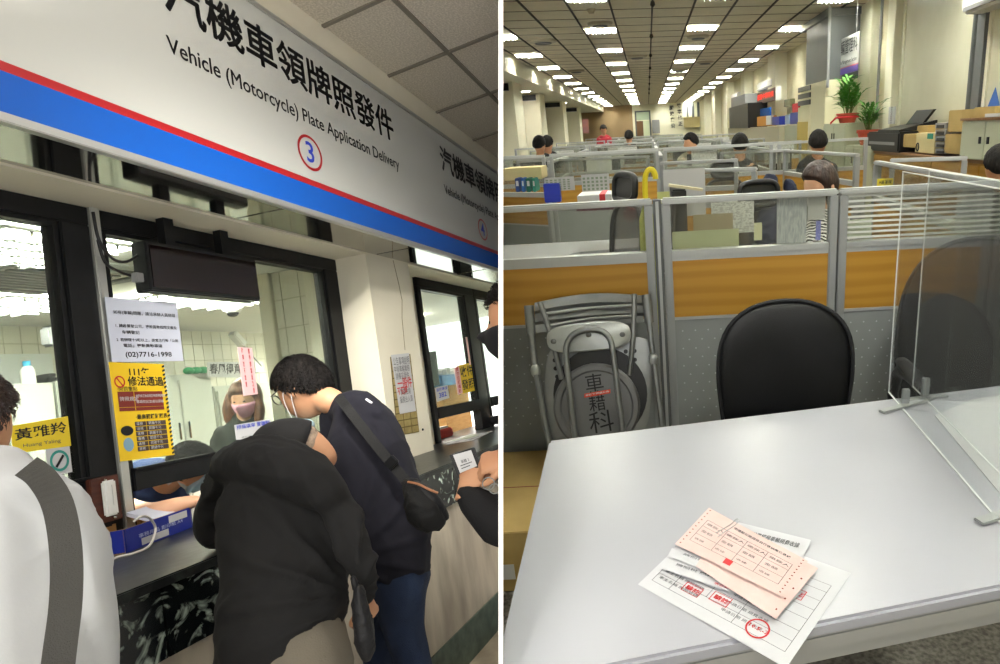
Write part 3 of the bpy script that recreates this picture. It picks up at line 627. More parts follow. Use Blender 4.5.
struct('ceiling_right', 'R', MB().box((-2.42, -1.5, HC), (XR+.2, YBK+.2, HC+.05)), MATS['stripceil'])
g = MB(); LX = [-2.3, -1.81, -1.32, -.83, -.355, .13, .627, 1.124, 1.62, 2.11, 2.6]
for x in LX: g.box((x-.011, -1.5, HC-.014), (x+.011, YBK, HC+.001))
yc = -1.4; gx = MB()
while yc < YBK:
    gx.bar((-2.4, yc-2.4*-SK*-1, HC-.001), (XR, yc+XR*SK, HC-.001), .009, .008); yc += .62
struct('trim_7', 'R', g, MATS['ceilline'])
struct('trim_11', 'R', gx, mat('ceilline2', '#6a6352', .8))
# left soffit with a lower ceiling, back wall, right wall
struct('trim_8', 'R', MB().box((-2.5, -1.5, 2.6), (-2.39, YBK, HC+.02)), MATS['rwallwhite'])
struct('ceiling_left', 'R', MB().box((-6, -1.5, 2.62), (-2.5, YBK, 2.68)), MATS['rwallwhite'])
struct('wall_far_left', 'R', MB().box((-6.1, -1.5, 0), (-6, YBK, 2.7)), MATS['rwall'])
struct('wall_light_block', 'R', MB().box((-3, -1.62, 0), (XR+.2, -1.5, HC+.05)), MATS['rwallwhite'])  # unseen wall behind the camera, added to keep ambient light out of the office
struct('wall_back', 'R', MB().box((-2.3, YBK, 0), (XR+.6, YBK+.15, HC+.05)), MATS['rwallwhite'])
struct('wall_back_left', 'R', MB().box((-6, YBK-.3, 0), (-.8, YBK-.1, HC+.02)), MATS['backbrown'])
struct('wall_right', 'R', MB().box((XR, -1.5, 0), (XR+.12, YBK, HC+.02)), MATS['rwall'])
def rwx(px, py): return PR(px, py, 0, XR)
# columns on the right wall
cols = MB()
for y0, y1, dp in ((8.75, 9.5, .12), (8.0, 8.25, .1), (14.4, 15.3, .25), (18.9, 19.6, .25), (23, 24, .25), (27, 28, .25), (31.2, 32.2, .25)):
    cols.box((XR-dp, y0, 0), (XR+.01, y1, HC+.01))
struct('trim_9', 'R', cols, MATS['rwallwhite'], bevel=.006)
struct('trim_10', 'R', MB().tube([(XR-.09, 8.5, HC), (XR-.09, 8.5, 1.2)], .018), MATS['plasticgrey'])
# tall right windows with pale blinds
def rwindow(n, y0, y1, z0=1.42, z1=2.9):
    o = struct('window_%d' % n, 'R', MB().box((XR-.03, y0, z0), (XR+.02, y0+.05, z1)).box((XR-.03, y1-.05, z0), (XR+.02, y1, z1)).box((XR-.03, y0, z0), (XR+.02, y1, z0+.05)), MATS['rwallwhite'])
    part('pane', MB().box((XR-.012, y0+.05, z0+.05), (XR-.004, y1-.05, z1)), mat('frostpane', '#cfcdb8', .3, c2='#c2c0a8', scale=1.5, spec=.5), o)
rwindow(5, 6.12, 7.95, 1.1); rwindow(6, 4.2, 5.98, 1.1)
struct('trim_12', 'R', MB().box((XR-.06, 5.98, 1.1), (XR-.005, 6.12, HC)), MATS['aludark'])
# downlights of the lower ceiling
for i, (px, py) in enumerate(((525.5, 91.5), (534, 94.5), (563, 103))):
    c = PR(px, py, 2, 2.612)
    t = thing('downlight', 'R', c, ('round recessed downlight, nearest the white gap of the left side', 'round recessed downlight, second along the lower left ceiling', 'round recessed downlight, farthest along the lower left ceiling')[i], 'ceiling light')
    part('trim_ring', MB().lathe([(.0, .008), (.16, .008), (.16, -.004), (.12, -.004), (.12, .004)], c, 24), MATS['plasticwhite'], t, smooth=40)
    part('lamp', MB().lathe([(0, .006), (.118, .006), (.118, -.002), (0, -.002)], c, 24), MATS['diffuser'], t)
# left columns with dark capping boards
for i, (xa_, xb_, y, zt) in enumerate(((-3.2, -2.42, 9.6, 2.6), (-3.55, -2.75, 14.2, 2.6), (-3.6, -2.9, 18.5, 2.6), (-3.55, -2.9, 23.5, 2.6), (-3.5, -2.9, 29, 2.6))):
    struct('wall_column_%d' % (i+1), 'R', MB().box((xa_, y, 0), (xb_, y+1.0, 2.62)), MATS['rwallwhite'], bevel=.01)
    t = thing('wall_display_board', 'R', V(((xa_+xb_)/2, y-.05, zt-.2)), 'dark board strip across the top of left column, %s from the front' % ('first second third fourth fifth'.split()[i]), 'board')
    part('strip', MB().box((xa_-.02, y-.05, zt-.16), (xb_-.08, y-.005, zt-.02)), MATS['plasticblack'], t, bevel=.004)
    part('edge', MB().box((xa_-.02, y-.055, zt-.17), (xb_-.08, y-.005, zt-.16)), MATS['alupost'], t)
# ---- ceiling lights
words = 'first second third fourth fifth sixth seventh eighth ninth tenth eleventh twelfth thirteenth fourteenth fifteenth sixteenth'.split()
yl = [.6, 3.0, 5.4, 7.75, 10.15, 12.5, 14.9, 17.3, 19.7, 22.1, 24.5, 27, 29.5, 32, 34.5, 37]
for ci, (cx, nm) in enumerate(((-2.06, 'leftmost'), (-.59, 'left centre'), (.875, 'right centre'), (2.35, 'rightmost'))):
    for k, y in enumerate(yl):
        louvre_light('R', cx, y+cx*SK+(.35 if ci in (0, 3) else 0), HC-.013, .45, .32, 'louvred ceiling light in the %s row of the office, %s from the front' % (nm, words[k]), 'louvred lights of the office ceiling', 7, 2, skew=SK)
# vents, diffusers, smoke detector
def vent(px, py, w, lab, round_=True):
    c = PR(px, py, 2, HC-.01)
    t = thing('ceiling_vent', 'R', c, lab, 'vent')
    part('rim', MB().lathe([(0, .01), (w, .01), (w*.95, -.02), (w*.7, -.03), (0, -.03)], c, 24), mat('ventmetal', '#a8a08a', .5), t, smooth=40)
    part('ring', MB().lathe([(w*.35, -.03), (w*.6, -.03), (w*.55, -.045), (w*.38, -.045)], c, 24), MATS['aludark'], t, smooth=40)
for px, py, w, lab in ((600, 23.5, .17, 'round ceiling vent just above a light in the left centre row'), (543, 41, .22, 'round ceiling vent at the left of the office ceiling'), (576, 71, .2, 'round ceiling vent farther along the left of the ceiling'), (637, 56.5, .2, 'round ceiling vent near the middle of the ceiling'), (698, 36.5, .18, 'round ceiling vent just below a light in the right centre row'), (705, 62, .2, 'round ceiling vent right of the right centre row of lights'), (680, 70, .2, 'round ceiling vent in the right centre row of lights'), (673, 86, .22, 'round ceiling vent far along the right centre row')):
    vent(px, py, w, lab)
c = PR(591, 9, 2, HC)
t = thing('smoke_detector', 'R', c, 'beige smoke detector on the ceiling between two lights at upper left', 'smoke detector')
part('base', MB().lathe([(0, 0), (.055, 0), (.055, -.02), (0, -.02)], c), mat('beigeplastic', '#b3a98d', .5), t, smooth=40)
part('head', MB().lathe([(0, -.02), (.045, -.02), (.03, -.05), (0, -.055)], c), MATS['beigeplastic'], t, smooth=40)
# sprinkler line
t = thing('sprinkler_row', 'R', V((.13, 10, HC-.05)), 'thin line of sprinkler heads and wire along the middle ceiling joint', 'sprinkler')
part('conduit', MB().tube([(.13, 6, HC-.02), (.13, 30, HC-.02)], .008, 6), MATS['ceilline'], t)
for k in range(8): part('sprinkler_head', MB().lathe([(0, 0), (.02, 0), (.03, -.04), (.01, -.06), (0, -.06)], (.13, 8+k*2.6, HC-.015), 10), MATS['ceilline'], t)

# ================================================================ front desk
ZD = .75
A, B = PR(549, 440, 2, ZD), PR(1000, 385, 2, ZD); B = A+(B-A)*1.1
Cc, D = PR(504, 622, 2, ZD), None
f0, f1 = PR(640, 660, 2, ZD), PR(1000, 587, 2, ZD); fd = (f1-f0).normalized()
front = lambda x: f0+fd*((x-f0.x)/fd.x)
# left edge continues to the front line
ed = (PR(507, 617, 2, ZD)-A).normalized()
tt_ = 0.0
den = ed.x*fd.y-ed.y*fd.x; wv = f0-A; s1 = (wv.x*fd.y-wv.y*fd.x)/den; FLc = A+ed*s1; FRc = front(B.x-.05)
top = [FLc, FRc, B, A]
t = thing('reception_desk', 'R', V((.3, 1.2, 0)), 'wide white topped desk with papers and clear screen standing on it', 'desk')
dn = V((0, 0, -.028))
part('desktop', MB().prism([p+dn for p in top], -dn), MATS['desktop'], t, bevel=.006, smooth=35)
nf = V((-fd.y, fd.x, 0)) if fd.y else V((0, 1, 0))
nf = V((-fd.y, fd.x, 0)); nf = nf if nf.y > 0 else -nf
part('apron', MB().bar(FLc+nf*.05+fd*.03+V((0, 0, -.075)), FRc+nf*.05-fd*.03+V((0, 0, -.075)), .02, .09).bar(A-V((0, .08, .075)), B-V((0, .08, .075)), .02, .09), MATS['desksteel'], t, bevel=.003)
part('front_rail', MB().bar(FLc+nf*.015+fd*.02+V((0, 0, -.045)), FRc+nf*.015-fd*.02+V((0, 0, -.045)), .02, .03), MATS['desksteel'], t, bevel=.003)
for p_ in (FLc+V((.08, .08, 0)), FRc+V((-.08, .08, 0)), B+V((-.1, -.1, 0)), A+V((.08, -.1, 0))):
    part('leg', MB().box((p_.x-.022, p_.y-.022, 0), (p_.x+.022, p_.y+.022, ZD-.028)), MATS['desksteel'], t, bevel=.003)
# ---- papers
def D2(px, py, z=ZD): return PR(px, py, 2, z)
def sheetpx(name, q, z, m, lab, group=None, curl=0, cat='paper'):
    P = [D2(*v, ZD+z) for v in q]
    # subdivided sheet with slight waviness
    g = MB(); n = 14
    for i in range(n+1):
        for j in range(n+1):
            s_, t_ = i/n, j/n; p = (P[0]*(1-s_)+P[1]*s_)*(1-t_)+(P[3]*(1-s_)+P[2]*s_)*t_
            g.v.append(p+V((0, 0, .0004*math.sin(s_*5+z*900)*math.sin(t_*4+1)+curl*(s_*s_*t_*t_+(1-s_)**6*.6))))
    g.f = [(i*(n+1)+j, (i+1)*(n+1)+j, (i+1)*(n+1)+j+1, i*(n+1)+j+1) for i in range(n) for j in range(n)]
    th = thing(name, 'R', P[3], lab, cat, group)
    b_ = MB(); k = len(g.v); b_.v = [p for p in g.v]+[p-V((0, 0, .0005)) for p in g.v]; b_.f = list(g.f)+[tuple(reversed([x+k for x in f])) for f in g.f]
    part('sheet', b_, m, th, smooth=30)
    def surf(mb, w=1, h=1, lift=.0006):
        o = MB()
        for p in mb.v:
            s_, t_ = p.x/w+.5, .5-p.y/h; q_ = (P[0]*(1-s_)+P[1]*s_)*(1-t_)+(P[3]*(1-s_)+P[2]*s_)*t_
            o.v.append(q_+V((0, 0, lift+.0004*math.sin(s_*5+z*900)*math.sin(t_*4+1)+curl*(s_*s_*t_*t_+(1-s_)**6*.6))))
        o.f = list(mb.f); return o
    return th, surf
def hl(x0, x1, y, w=.003): 
    g = MB(); n = max(2, int(abs(x1-x0)*10))
    for i in range(n): a = x0+(x1-x0)*i/n; b = x0+(x1-x0)*(i+1)/n; g.merge(offr(a, y-w/2, b, y+w/2))
    return g
def vl(x, y0, y1, w=.003):
    g = MB(); n = max(2, int(abs(y1-y0)*10))
    for i in range(n): a = y0+(y1-y0)*i/n; b = y0+(y1-y0)*(i+1)/n; g.merge(offr(x-w/2, a, x+w/2, b))
    return g
def greek(x, y, s_, size, bold=0): return shift(text(s_, size, bold=bold, align='LEFT', res=1), (x, y, 0))
# bottom form: large white sheet with table and red stamps
th, sf = sheetpx('printed_form', ((705, 520), (851, 573), (786, 668), (638, 584)), .0015, MATS['formpaper'], 'large white printed form with red stamps, lowest of the papers on the desk', 'papers on the white desk', .0)
g = MB()
for y in (.3, .22, .12, .02, -.08, -.2, -.3, -.4): g.merge(hl(-.45, .45, y))
for x, y0, y1 in ((-.45, -.4, .3), (-.32, -.4, .3), (-.1, -.3, .3), (.12, -.4, .3), (.28, -.2, .3), (.45, -.4, .3)): g.merge(vl(x, y0, y1))
for i in range(8): g.merge(greek(-.43, .26-.085*i, '車主名稱 牌照號碼', .035)).merge(greek(.02, .26-.085*i, '申請日期 規費收據', .032))
part('table_print', sf(g), MATS['inkgrey'], th)
st = MB(); rg = lambda r, cx, cy, n=22: [V((cx+math.cos(2*PI*i/n)*r*.8, cy+math.sin(2*PI*i/n)*r, 0)) for i in range(n)]
st.add(rg(.085, .26, -.34)+rg(.072, .26, -.34), [(i, (i+1) % 22, 22+(i+1) % 22, 22+i) for i in range(22)]).merge(greek(.2, -.34, '10.5.-7', .045, .001))
part('red_stamp', sf(st, lift=.0008), MATS['inkred'], th)
for cx, cy in ((-.2, -.3), (-.02, -.26), (.3, .1)):
    st = MB()
    for a in ((-.06, -.05, .06, -.045), (-.06, .045, .06, .05), (-.06, -.05, -.055, .05), (.055, -.05, .06, .05)): st.merge(offr(cx+a[0], cy+a[1], cx+a[2], cy+a[3]))
    st.merge(greek(cx-.045, cy, '驗訖', .05, .001)); part('red_stamp', sf(st, lift=.0008), MATS['inkred'], th)
# rows of white sheets between
for i, (q, lab) in enumerate(((((738, 522), (811, 540), (790, 586), (700, 560)), 'white folded sheet peeking out at the top right of the paper pile'),
                              (((672, 548), (802, 592), (783, 610), (661, 568)), 'white receipt strip just under the pink forms, lower edge showing'),
                              (((681, 540), (806, 582), (789, 603), (668, 556)), 'white receipt strip directly beneath the pink forms'))):
    th, sf = sheetpx('receipt_sheet', q, .0045+.003*i, MATS['formpaper'], lab, 'papers on the white desk', .0)
    g = MB().merge(fitx(greek(-.42, .3, '交通部公路總局車輛規費收據', .16 if i else .12, .001), .8, 0)).merge(fitx(greek(-.4, -.15, '牌照稅 燃料費 金額新臺幣', .14 if i else .09), .7, -.05)).merge(hl(-.45, .45, .05, .012))
    part('print', sf(g), MATS['inkgrey'], th)
    if i: part('red_print', sf(fitx(greek(-.1, -.38, '收訖戳記 監理所收據專用章', .13), .5, .2)), MATS['inkred'], th)
th, sf = sheetpx('pink_form', ((722, 520), (818, 568), (776, 619), (696, 566)), .0135, MATS['pinkform'], 'pink form with red perforated edge under the top pink form', 'papers on the white desk', .0)
part('punch_holes', sf(MB().merge(offr(.44, -.4, .455, -.375)).merge(offr(.44, -.2, .455, -.175)).merge(offr(.44, 0, .455, .025)).merge(offr(.44, .2, .455, .225))), MATS['inkbrown'], th)
th, sf = sheetpx('pink_form', ((709, 508), (808, 561), (782, 597), (675, 544)), .0165, MATS['pinkform'], 'pink form with table and red seal lying on top of the paper pile', 'papers on the white desk', .001)
g = MB().merge(fitx(greek(-.1, .36, '交通部公路總局自行收納款項收據', .06, .001), .55, .1))
for y in (.24, .08, -.12, -.3): g.merge(hl(-.42, .42, y, .006))
for x in (-.42, -.2, .0, .2, .42): g.merge(vl(x, -.3, .24, .004))
for i in range(4): g.merge(greek(-.4+.21*i, .16, '繳款人', .06)).merge(greek(-.4+.21*i, -.02, '金額', .06)).merge(greek(-.4+.21*i, -.22, '收據', .05))
part('table_print', sf(g), MATS['inkgrey'], th)
g = MB()
for k in range(11): y = -.44+.088*k; g.merge(offr(-.475, y, -.462, y+.02)).merge(offr(.462, y, .475, y+.02))
part('punch_holes', sf(g), MATS['inkbrown'], th)
g = MB().merge(offr(-.05, -.42, .02, -.3)); part('red_seal', sf(g, lift=.0008), MATS['inkred'], th)
pc = [D2(*q, ZD+.0185) for q in ((716, 533), (731, 524), (736, 519), (739, 520), (735, 525), (720, 535), (718, 537))]
solo('paper_clip', 'R', MB().tube(pc, .0008, 6, k=4), MATS['steellight'], 'small wire paper clip at the top of the pink form', 'paper clip', smooth=60)
# ---- acrylic screens with metal feet
for i, (b0, b1, tp, brk, lab) in enumerate((((888, 393), (1000, 525), 172, ((881, 412), (932, 398), (905, 389)), 'clear acrylic sheet standing on the desk, nearer of the two'), ((912, 387), (1000, 476), 171, ((901, 401), (947, 395), (924.5, 378)), 'clear acrylic sheet standing on the desk, behind the nearer sheet'))):
    p0, p1 = D2(*b0), D2(*b1); p1 = p0+(p1-p0)*1.25; h = PR(b0[0]+8, tp, 1, p0.y).z-ZD; u = (p1-p0).normalized(); n = V((-u.y, u.x, 0))
    t = thing('acrylic_screen', 'R', p0, lab, 'screen', 'clear screens on the desk')
    z0, z1 = V((0, 0, .002)), V((0, 0, h))
    part('sheet', MB().hexa([p0+z0, p1+z0, p1+z0+n*.004, p0+z0+n*.004, p0+z1, p1+z1, p1+z1+n*.004, p0+z1+n*.004]), ACR, t)
    e = MB().bar(p0+z0+n*.002, p0+z1+n*.002, .0022, .0043, up=u).bar(p0+z1+n*.002, p1+z1+n*.002, .0043, .002).bar(p0+V((0, 0, .0025))+n*.002, p1+V((0, 0, .0025))+n*.002, .0042, .002)
    part('polished_edge', e, mat('acryledge', '#e6eaea', .3, spec=.7), t)
    a_, c_, m_ = D2(*brk[0], ZD+.004), D2(*brk[1], ZD+.004), D2(brk[2][0], (brk[0][1]+brk[1][1])/2, ZD)
    zt = PR(brk[2][0], brk[2][1], 1, m_.y).z
    part('foot_bracket', MB().bar(a_, c_, .022, .006).bar(m_+V((0, 0, .004)), V((m_.x, m_.y, zt)), .02, .012, up=u), MATS['steellight'], t, bevel=.002)
    if i == 0:
        q = [D2(*v, ZD+.004) for v in ((978, 522), (1003, 514))]; part('foot_bracket', MB().bar(q[0], q[1]+(q[1]-q[0])*.6, .024, .006), MATS['steellight'], t, bevel=.002)
solo('desk_sheet', 'R', MB().sheet(D2(972, 400, ZD+.0005), D2(1000, 396, ZD+.0005), D2(1000, 494, ZD+.0005), D2(935, 416, ZD+.0005), .002, (0, 0, 1)), MATS['paper'], 'white sheet lying flat on the desk between the clear screens', 'paper')

# ================================================================ cubicle partitions
def partition(x0, y0, x1, y1, lab, zt=1.25, zg=1.045, zw=.775, posts=(1, 1), pw=.032, dots=True, grp='cubicle partitions', blinds=False, detail=True, stile=.032):
    a, b = V((x0, y0, 0)), V((x1, y1, 0)); u = (b-a).normalized(); n = V((-u.y, u.x, 0)); L_ = (b-a).length; th_ = .045
    def bx(s0, s1, z0, z1, w): 
        p, q = a+u*s0, a+u*s1; return [p-n*w/2+V((0, 0, z0)), q-n*w/2+V((0, 0, z0)), q+n*w/2+V((0, 0, z0)), p+n*w/2+V((0, 0, z0)), p-n*w/2+V((0, 0, z1)), q-n*w/2+V((0, 0, z1)), q+n*w/2+V((0, 0, z1)), p+n*w/2+V((0, 0, z1))]
    t = thing('cubicle_partition', 'R', (a+b)/2, lab, 'partition', grp); s = stile
    part('top_rail', MB().hexa(bx(0, L_, zt-.024, zt, th_)), MATS['alurail'], t, bevel=.006 if detail else 0)
    g = MB()
    if posts[0]: g.hexa(bx(0, s, .02, zt-.024, th_))
    if posts[1]: g.hexa(bx(L_-s, L_, .02, zt-.024, th_))
    part('stile', g, MATS['alupost'], t, bevel=.004 if detail else 0)
    g = MB().hexa(bx(s, L_-s, zg-.02, zg, th_)).hexa(bx(s, L_-s, zg-.04, zg-.02, th_-.012)).hexa(bx(s, L_-s, zw-.012, zw, th_-.008)).hexa(bx(s, L_-s, .02, .06, th_-.01))
    part('cross_rail', g, MATS['alurail'], t)
    part('glass_pane', MB().hexa(bx(s, L_-s, zg, zt-.024, .005)), GR, t)
    part('wood_panel', MB().hexa(bx(s, L_-s, zw, zg-.04, .03)), MATS['woodpanel'], t)
    part('metal_panel', MB().hexa(bx(s, L_-s, .06, zw-.012, .028)), MATS['greypanel'], t)
    if dots:
        g = MB(); k = 0; z = zw-.06
        while z > .3:
            m = int((L_-2*s)/.052)
            for i in range(m):
                c = a+u*(s+.03+.052*i+(.026 if k % 2 else 0))-n*.0145+V((0, 0, z)); g.add([c-u*.004, c-V((0, 0, .004)), c+u*.004, c+V((0, 0, .004))], [(0, 1, 2, 3)])
            z -= .038; k += 1
        part('perforation', g, MATS['dot'], t)
    if blinds:
        g = MB()
        for k in range(9): z = zg+.01+.02*k; g.hexa(bx(s, L_-s, z, z+.008, .007))
        part('frosted_stripe', g, mat('frost', '#c9ccc8', .6), t)
    return t
YR = 2.5
xA0, xA1 = PR(647, 270, 1, YR-.02).x, PR(673, 270, 1, YR-.02).x; xB0, xB1 = PR(829, 255, 1, YR-.02).x, PR(846, 255, 1, YR-.02).x
partition(-1.3, YR, xA0+.033, YR, 'front cubicle partition behind the folded metal chair')
partition(xA1-.033, YR, xB0+.03, YR, 'front cubicle partition behind the empty black chair')
partition(xB1-.03, YR, 2.0, YR, 'front cubicle partition with striped glass behind the clear screens', blinds=True)
t = thing('partition_post', 'R', V(((xA0+xA1)/2, YR, 0)), 'wide grooved metal post between the two front partitions', 'post')
xm_ = (xA0+xA1)/2
part('core', MB().box((xA0+.035, YR-.024, .01), (xA1-.035, YR+.024, 1.245)), MATS['aludark'], t)
part('cover_strip', MB().box((xm_-.006, YR-.028, .01), (xm_+.006, YR-.02, 1.24)), MATS['alurail'], t)
zt = 1.25
def pseg(p, q, lab, **k):
    a, b = PR(*p, 2, zt), PR(*q, 2, zt); return partition(a.x, a.y, b.x, b.y, lab, dots=False, **k)
pseg((492, 168.5), (547, 167.5), 'partition ending beside the blue binders, behind the front left glass')
pseg((517, 160.5), (649, 155.5), 'long partition with keyboard pattern sheets behind the mesh office chair')
pseg((660, 162), (738, 158.5), 'partition with a hanging chart right of the yellow umbrella')
pseg((676, 169.5), (757, 167), 'partition with printed sheets just behind the black monitor')
pseg((877, 160.5), (1040, 187), 'partition running towards the front row at right')
pseg((890, 158.6), (968, 156), 'short partition in front of the cardboard boxes')
pseg((785, 149.5), (858, 153.5), 'partition behind the seated woman by the far black chair')
pseg((787, 149), (720, 152), 'partition left of the far black head')
pseg((562, 168), (509, 148), 'partition running into the distance beside the left desk') if False else None
# regular rows further back
proto = None; n_ = 0
rows_y = [6.7, 8.3, 9.6, 11.2, 12.6, 14.5, 16.3, 18.5, 21, 24, 27.5, 31.5]
ords = 'first second third fourth fifth sixth seventh eighth ninth tenth eleventh twelfth'.split()
for ri, y in enumerate(rows_y):
    segs = ((-2.25, -1.05), (-1.0, .1), (.15, 1.25), (1.3, 2.2))
    for si, (xa_, xb_) in enumerate(segs):
        if ri % 2 == 1 and si == 3: continue
        yy = y-xa_*.0
        partition(xa_, y, xb_, y, 'far cubicle partition, %s row back, %s of its row' % (ords[ri], ('leftmost', 'centre left', 'centre right', 'rightmost')[si]), dots=False, detail=False, grp='far cubicle partitions', zt=1.25 if ri % 3 else 1.32)
for ri, (y0, y1) in enumerate(((6.75, 8.25), (9.65, 11.15), (12.65, 14.4), (16.35, 18.4), (21.1, 23.9))):
    for si, x in enumerate((-1.02, .12, 1.27)):
        partition(x, y0, x, y1, 'cubicle divider running lengthwise, %s bay back, %s aisle' % (ords[ri], ('left', 'middle', 'right')[si]), dots=False, detail=False, grp='lengthwise cubicle dividers')
# desks and monitors in the far rows
def boxthing(name, mb, m, lab, cat, grp=None, bevel=.004): return solo(name, 'R', mb, m, lab, cat, grp, bevel=bevel)
mon0 = None
for ri, y in enumerate(rows_y[:7]):
    if ri == 0: continue
    for si, x in enumerate((-1.6, -.45, .7, 1.75)):
        d = thing('office_desk', 'R', V((x, y+.45, 0)), 'far office desk, %s row back, %s bay' % (ords[ri], ('leftmost', 'centre left', 'centre right', 'rightmost')[si]), 'desk', 'far office desks')
        part('desktop', MB().box((x-.5, y+.1, .72), (x+.5, y+.7, .745)), MATS['desktop'], d)
        part('side_panel', MB().box((x-.5, y+.12, 0), (x-.47, y+.68, .72)).box((x+.47, y+.12, 0), (x+.5, y+.68, .72)), MATS['desksteel'], d)
        if rnd.random() < .7:
            xx = x+rnd.uniform(-.2, .2); m_ = thing('computer_monitor', 'R', V((xx, y+.3, .745)), 'far computer monitor, %s row back, %s bay' % (ords[ri], ('leftmost', 'centre left', 'centre right', 'rightmost')[si]), 'monitor', 'far computer monitors')
            part('screen', MB().box((xx-.24, y+.28, .88), (xx+.24, y+.31, 1.18)), MATS['plasticblack'], m_, bevel=.005)
            part('stand', MB().box((xx-.03, y+.31, .75), (xx+.03, y+.33, .95)).box((xx-.1, y+.24, .746), (xx+.1, y+.4, .755)), MATS['plasticblack'], m_)
        if rnd.random() < .85:
            xx = x+rnd.uniform(-.3, .2); yy = y-.0065
            o = boxthing('posted_sheet', MB().box((xx-.16, yy, 1.02), (xx+.16, yy+.003, 1.25)), MATS['printed'], 'printed sheet on far partition glass, %s row back, %s bay' % (ords[ri], ('leftmost', 'centre left', 'centre right', 'rightmost')[si]), 'paper', 'sheets on the far partitions', 0)
        if rnd.random() < .6:
            xx = x+rnd.uniform(-.35, .35); h = rnd.uniform(.1, .5)
            boxthing('paper_stack', MB().box((xx-.12, y+.5, .746), (xx+.12, y+.66, .746+h)), MATS[rnd.choice(['paper', 'paper', 'cartonlight', 'boxblue', 'plasticgrey'])], 'stack of files on far desk, %s row back, %s bay' % (ords[ri], ('leftmost', 'centre left', 'centre right', 'rightmost')[si]), 'files', 'file stacks on the far desks')
# ================================================================ people
EYE = {'L': V((0, 0, HL)), 'R': V((0, 0, HR))}; RM = {'L': RL, 'R': RR}
def proj(fr, P):
    c = RM[fr].transposed() @ (P-EYE[fr]); return V((PX+FP*c.x/c.z, PY+FP*c.y/c.z))
def limb(fr, pts, n=18, k=5, rnd_=True):
    # pts: (px, py, Z, half width in pixels, half depth in metres) or (Vector, half width m, half depth m)
    C, RU, RV = [], [], []
    for p in pts:
        if isinstance(p[0], V.__class__) or hasattr(p[0], 'x'): C.append(V(p[0])); RU.append(('m', p[1])); RV.append(p[2])
        else: C.append(EYE[fr]+RM[fr] @ V(((p[0]-PX)/FP*p[2], (p[1]-PY)/FP*p[2], p[2]))); RU.append(('p', p[3])); RV.append(p[4])
    m = len(C); W_ = []
    def frame(i, C):
        t = (C[min(i+1, len(C)-1)]-C[max(i-1, 0)]).normalized(); v = (C[i]-EYE[fr]).normalized(); v = (v-t*v.dot(t))
        if v.length < .05: v = V((0, 0, 1))-t*t.z
        v.normalize(); u = t.cross(v).normalized(); return t, u, v
    for i in range(m):
        t, u, v = frame(i, C); kind, r = RU[i]
        W_.append(r if kind == 'm' else r/max((proj(fr, C[i]+u*.01)-proj(fr, C[i])).length/.01, 1))
    data = smoothpath([V((W_[i], RV[i], 0)) for i in range(m)], k); CC = smoothpath(C, k); secs = []
    N = len(CC)
    fr0 = frame(0, CC); fr1 = frame(N-1, CC)
    def ring(c, u, v, a, b): return [c+u*(a*math.cos(2*PI*j/n))+v*(b*math.sin(2*PI*j/n)) for j in range(n)]
    a0, b0 = max(data[0].x, .004), max(data[0].y, .004)
    secs.append(ring(CC[0]-fr0[0]*min(a0, b0)*.75, fr0[1], fr0[2], a0*.45, b0*.45)); secs.append(ring(CC[0]-fr0[0]*min(a0, b0)*.45, fr0[1], fr0[2], a0*.82, b0*.82))
    for i in range(N):
        t, u, v = frame(i, CC); secs.append(ring(CC[i], u, v, max(data[i].x, .004), max(data[i].y, .004)))
    a1, b1 = max(data[-1].x, .004), max(data[-1].y, .004)
    secs.append(ring(CC[-1]+fr1[0]*min(a1, b1)*.45, fr1[1], fr1[2], a1*.82, b1*.82)); secs.append(ring(CC[-1]+fr1[0]*min(a1, b1)*.75, fr1[1], fr1[2], a1*.45, b1*.45))
    return MB().loft(secs)
def inset(pts, dp, dm):
    return [(p[0], p[1]+dm, p[2]+dm) if len(p) == 3 else (p[0], p[1], p[2], max(p[3]+dp, 2), max(p[4]+dm, .01)) for p in pts]
def headpt(d, s=1.0):
    x, y, z = d; r = V((x*.077, y*.095, z*.118))
    if z < 0:
        k = -z; r.x *= 1-.26*k*k-.06*k
        if y < 0: r.y *= 1-.4*k
        else: r.y += .012*k*y
    if y > 0:
        r.y += .024*math.exp(-((x/.13)**2+((z+.16)/.17)**2)); r.y -= .008*math.exp(-(((abs(x)-.33)/.16)**2+((z-.06)/.13)**2)); r.y += .006*math.exp(-((x/.3)**2+((z+.5)/.12)**2))
    return r*s
def hsphere(f, n=22):
    b = MB(); secs = []
    for i in range(1, n):
        a = PI*i/n; secs.append([f(V((math.sin(a)*math.cos(2*PI*j/(2*n)), math.sin(a)*math.sin(2*PI*j/(2*n)), -math.cos(a)))) for j in range(2*n)])
    return b.loft(secs)
def headM(c, fwd, up):
    y = V(fwd).normalized(); x = y.cross(V(up)).normalized(); z = x.cross(y)
    return Matrix(((x.x, y.x, z.x, c.x), (x.y, y.y, z.y, c.y), (x.z, y.z, z.z, c.z), (0, 0, 0, 1)))
def sst(a, b, x): t = min(max((x-a)/(b-a), 0), 1); return t*t*(3-2*t)
def hair_fn(kind):
    def f(d):
        x, y, z = d
        if kind == 'short': line = .42*sst(-.3, .9, y)+(-.42)*(1-sst(-.9, .2, y)); lim = line+.12*sst(.5, .7, abs(x))*sst(-.1, .2, y)-.15*sst(.7, .9, abs(x))*sst(-.3, -.1, y)*(1-sst(.2, .4, y)); return sst(lim-.05, lim+(.3 if y < .1 else .12), z)*(1 if z > lim-.05 else 0)
        elif kind == 'long': lim = .5*sst(.0, .85, y)+(-1.2)*(1-sst(-.1, .45, y))
        elif kind == 'cap': lim = .3*sst(-.2, .9, y)-.05*(1-sst(-.9, 0, y))
        else: lim = .1
        return sst(lim-.06, lim+.06, z)
    return f
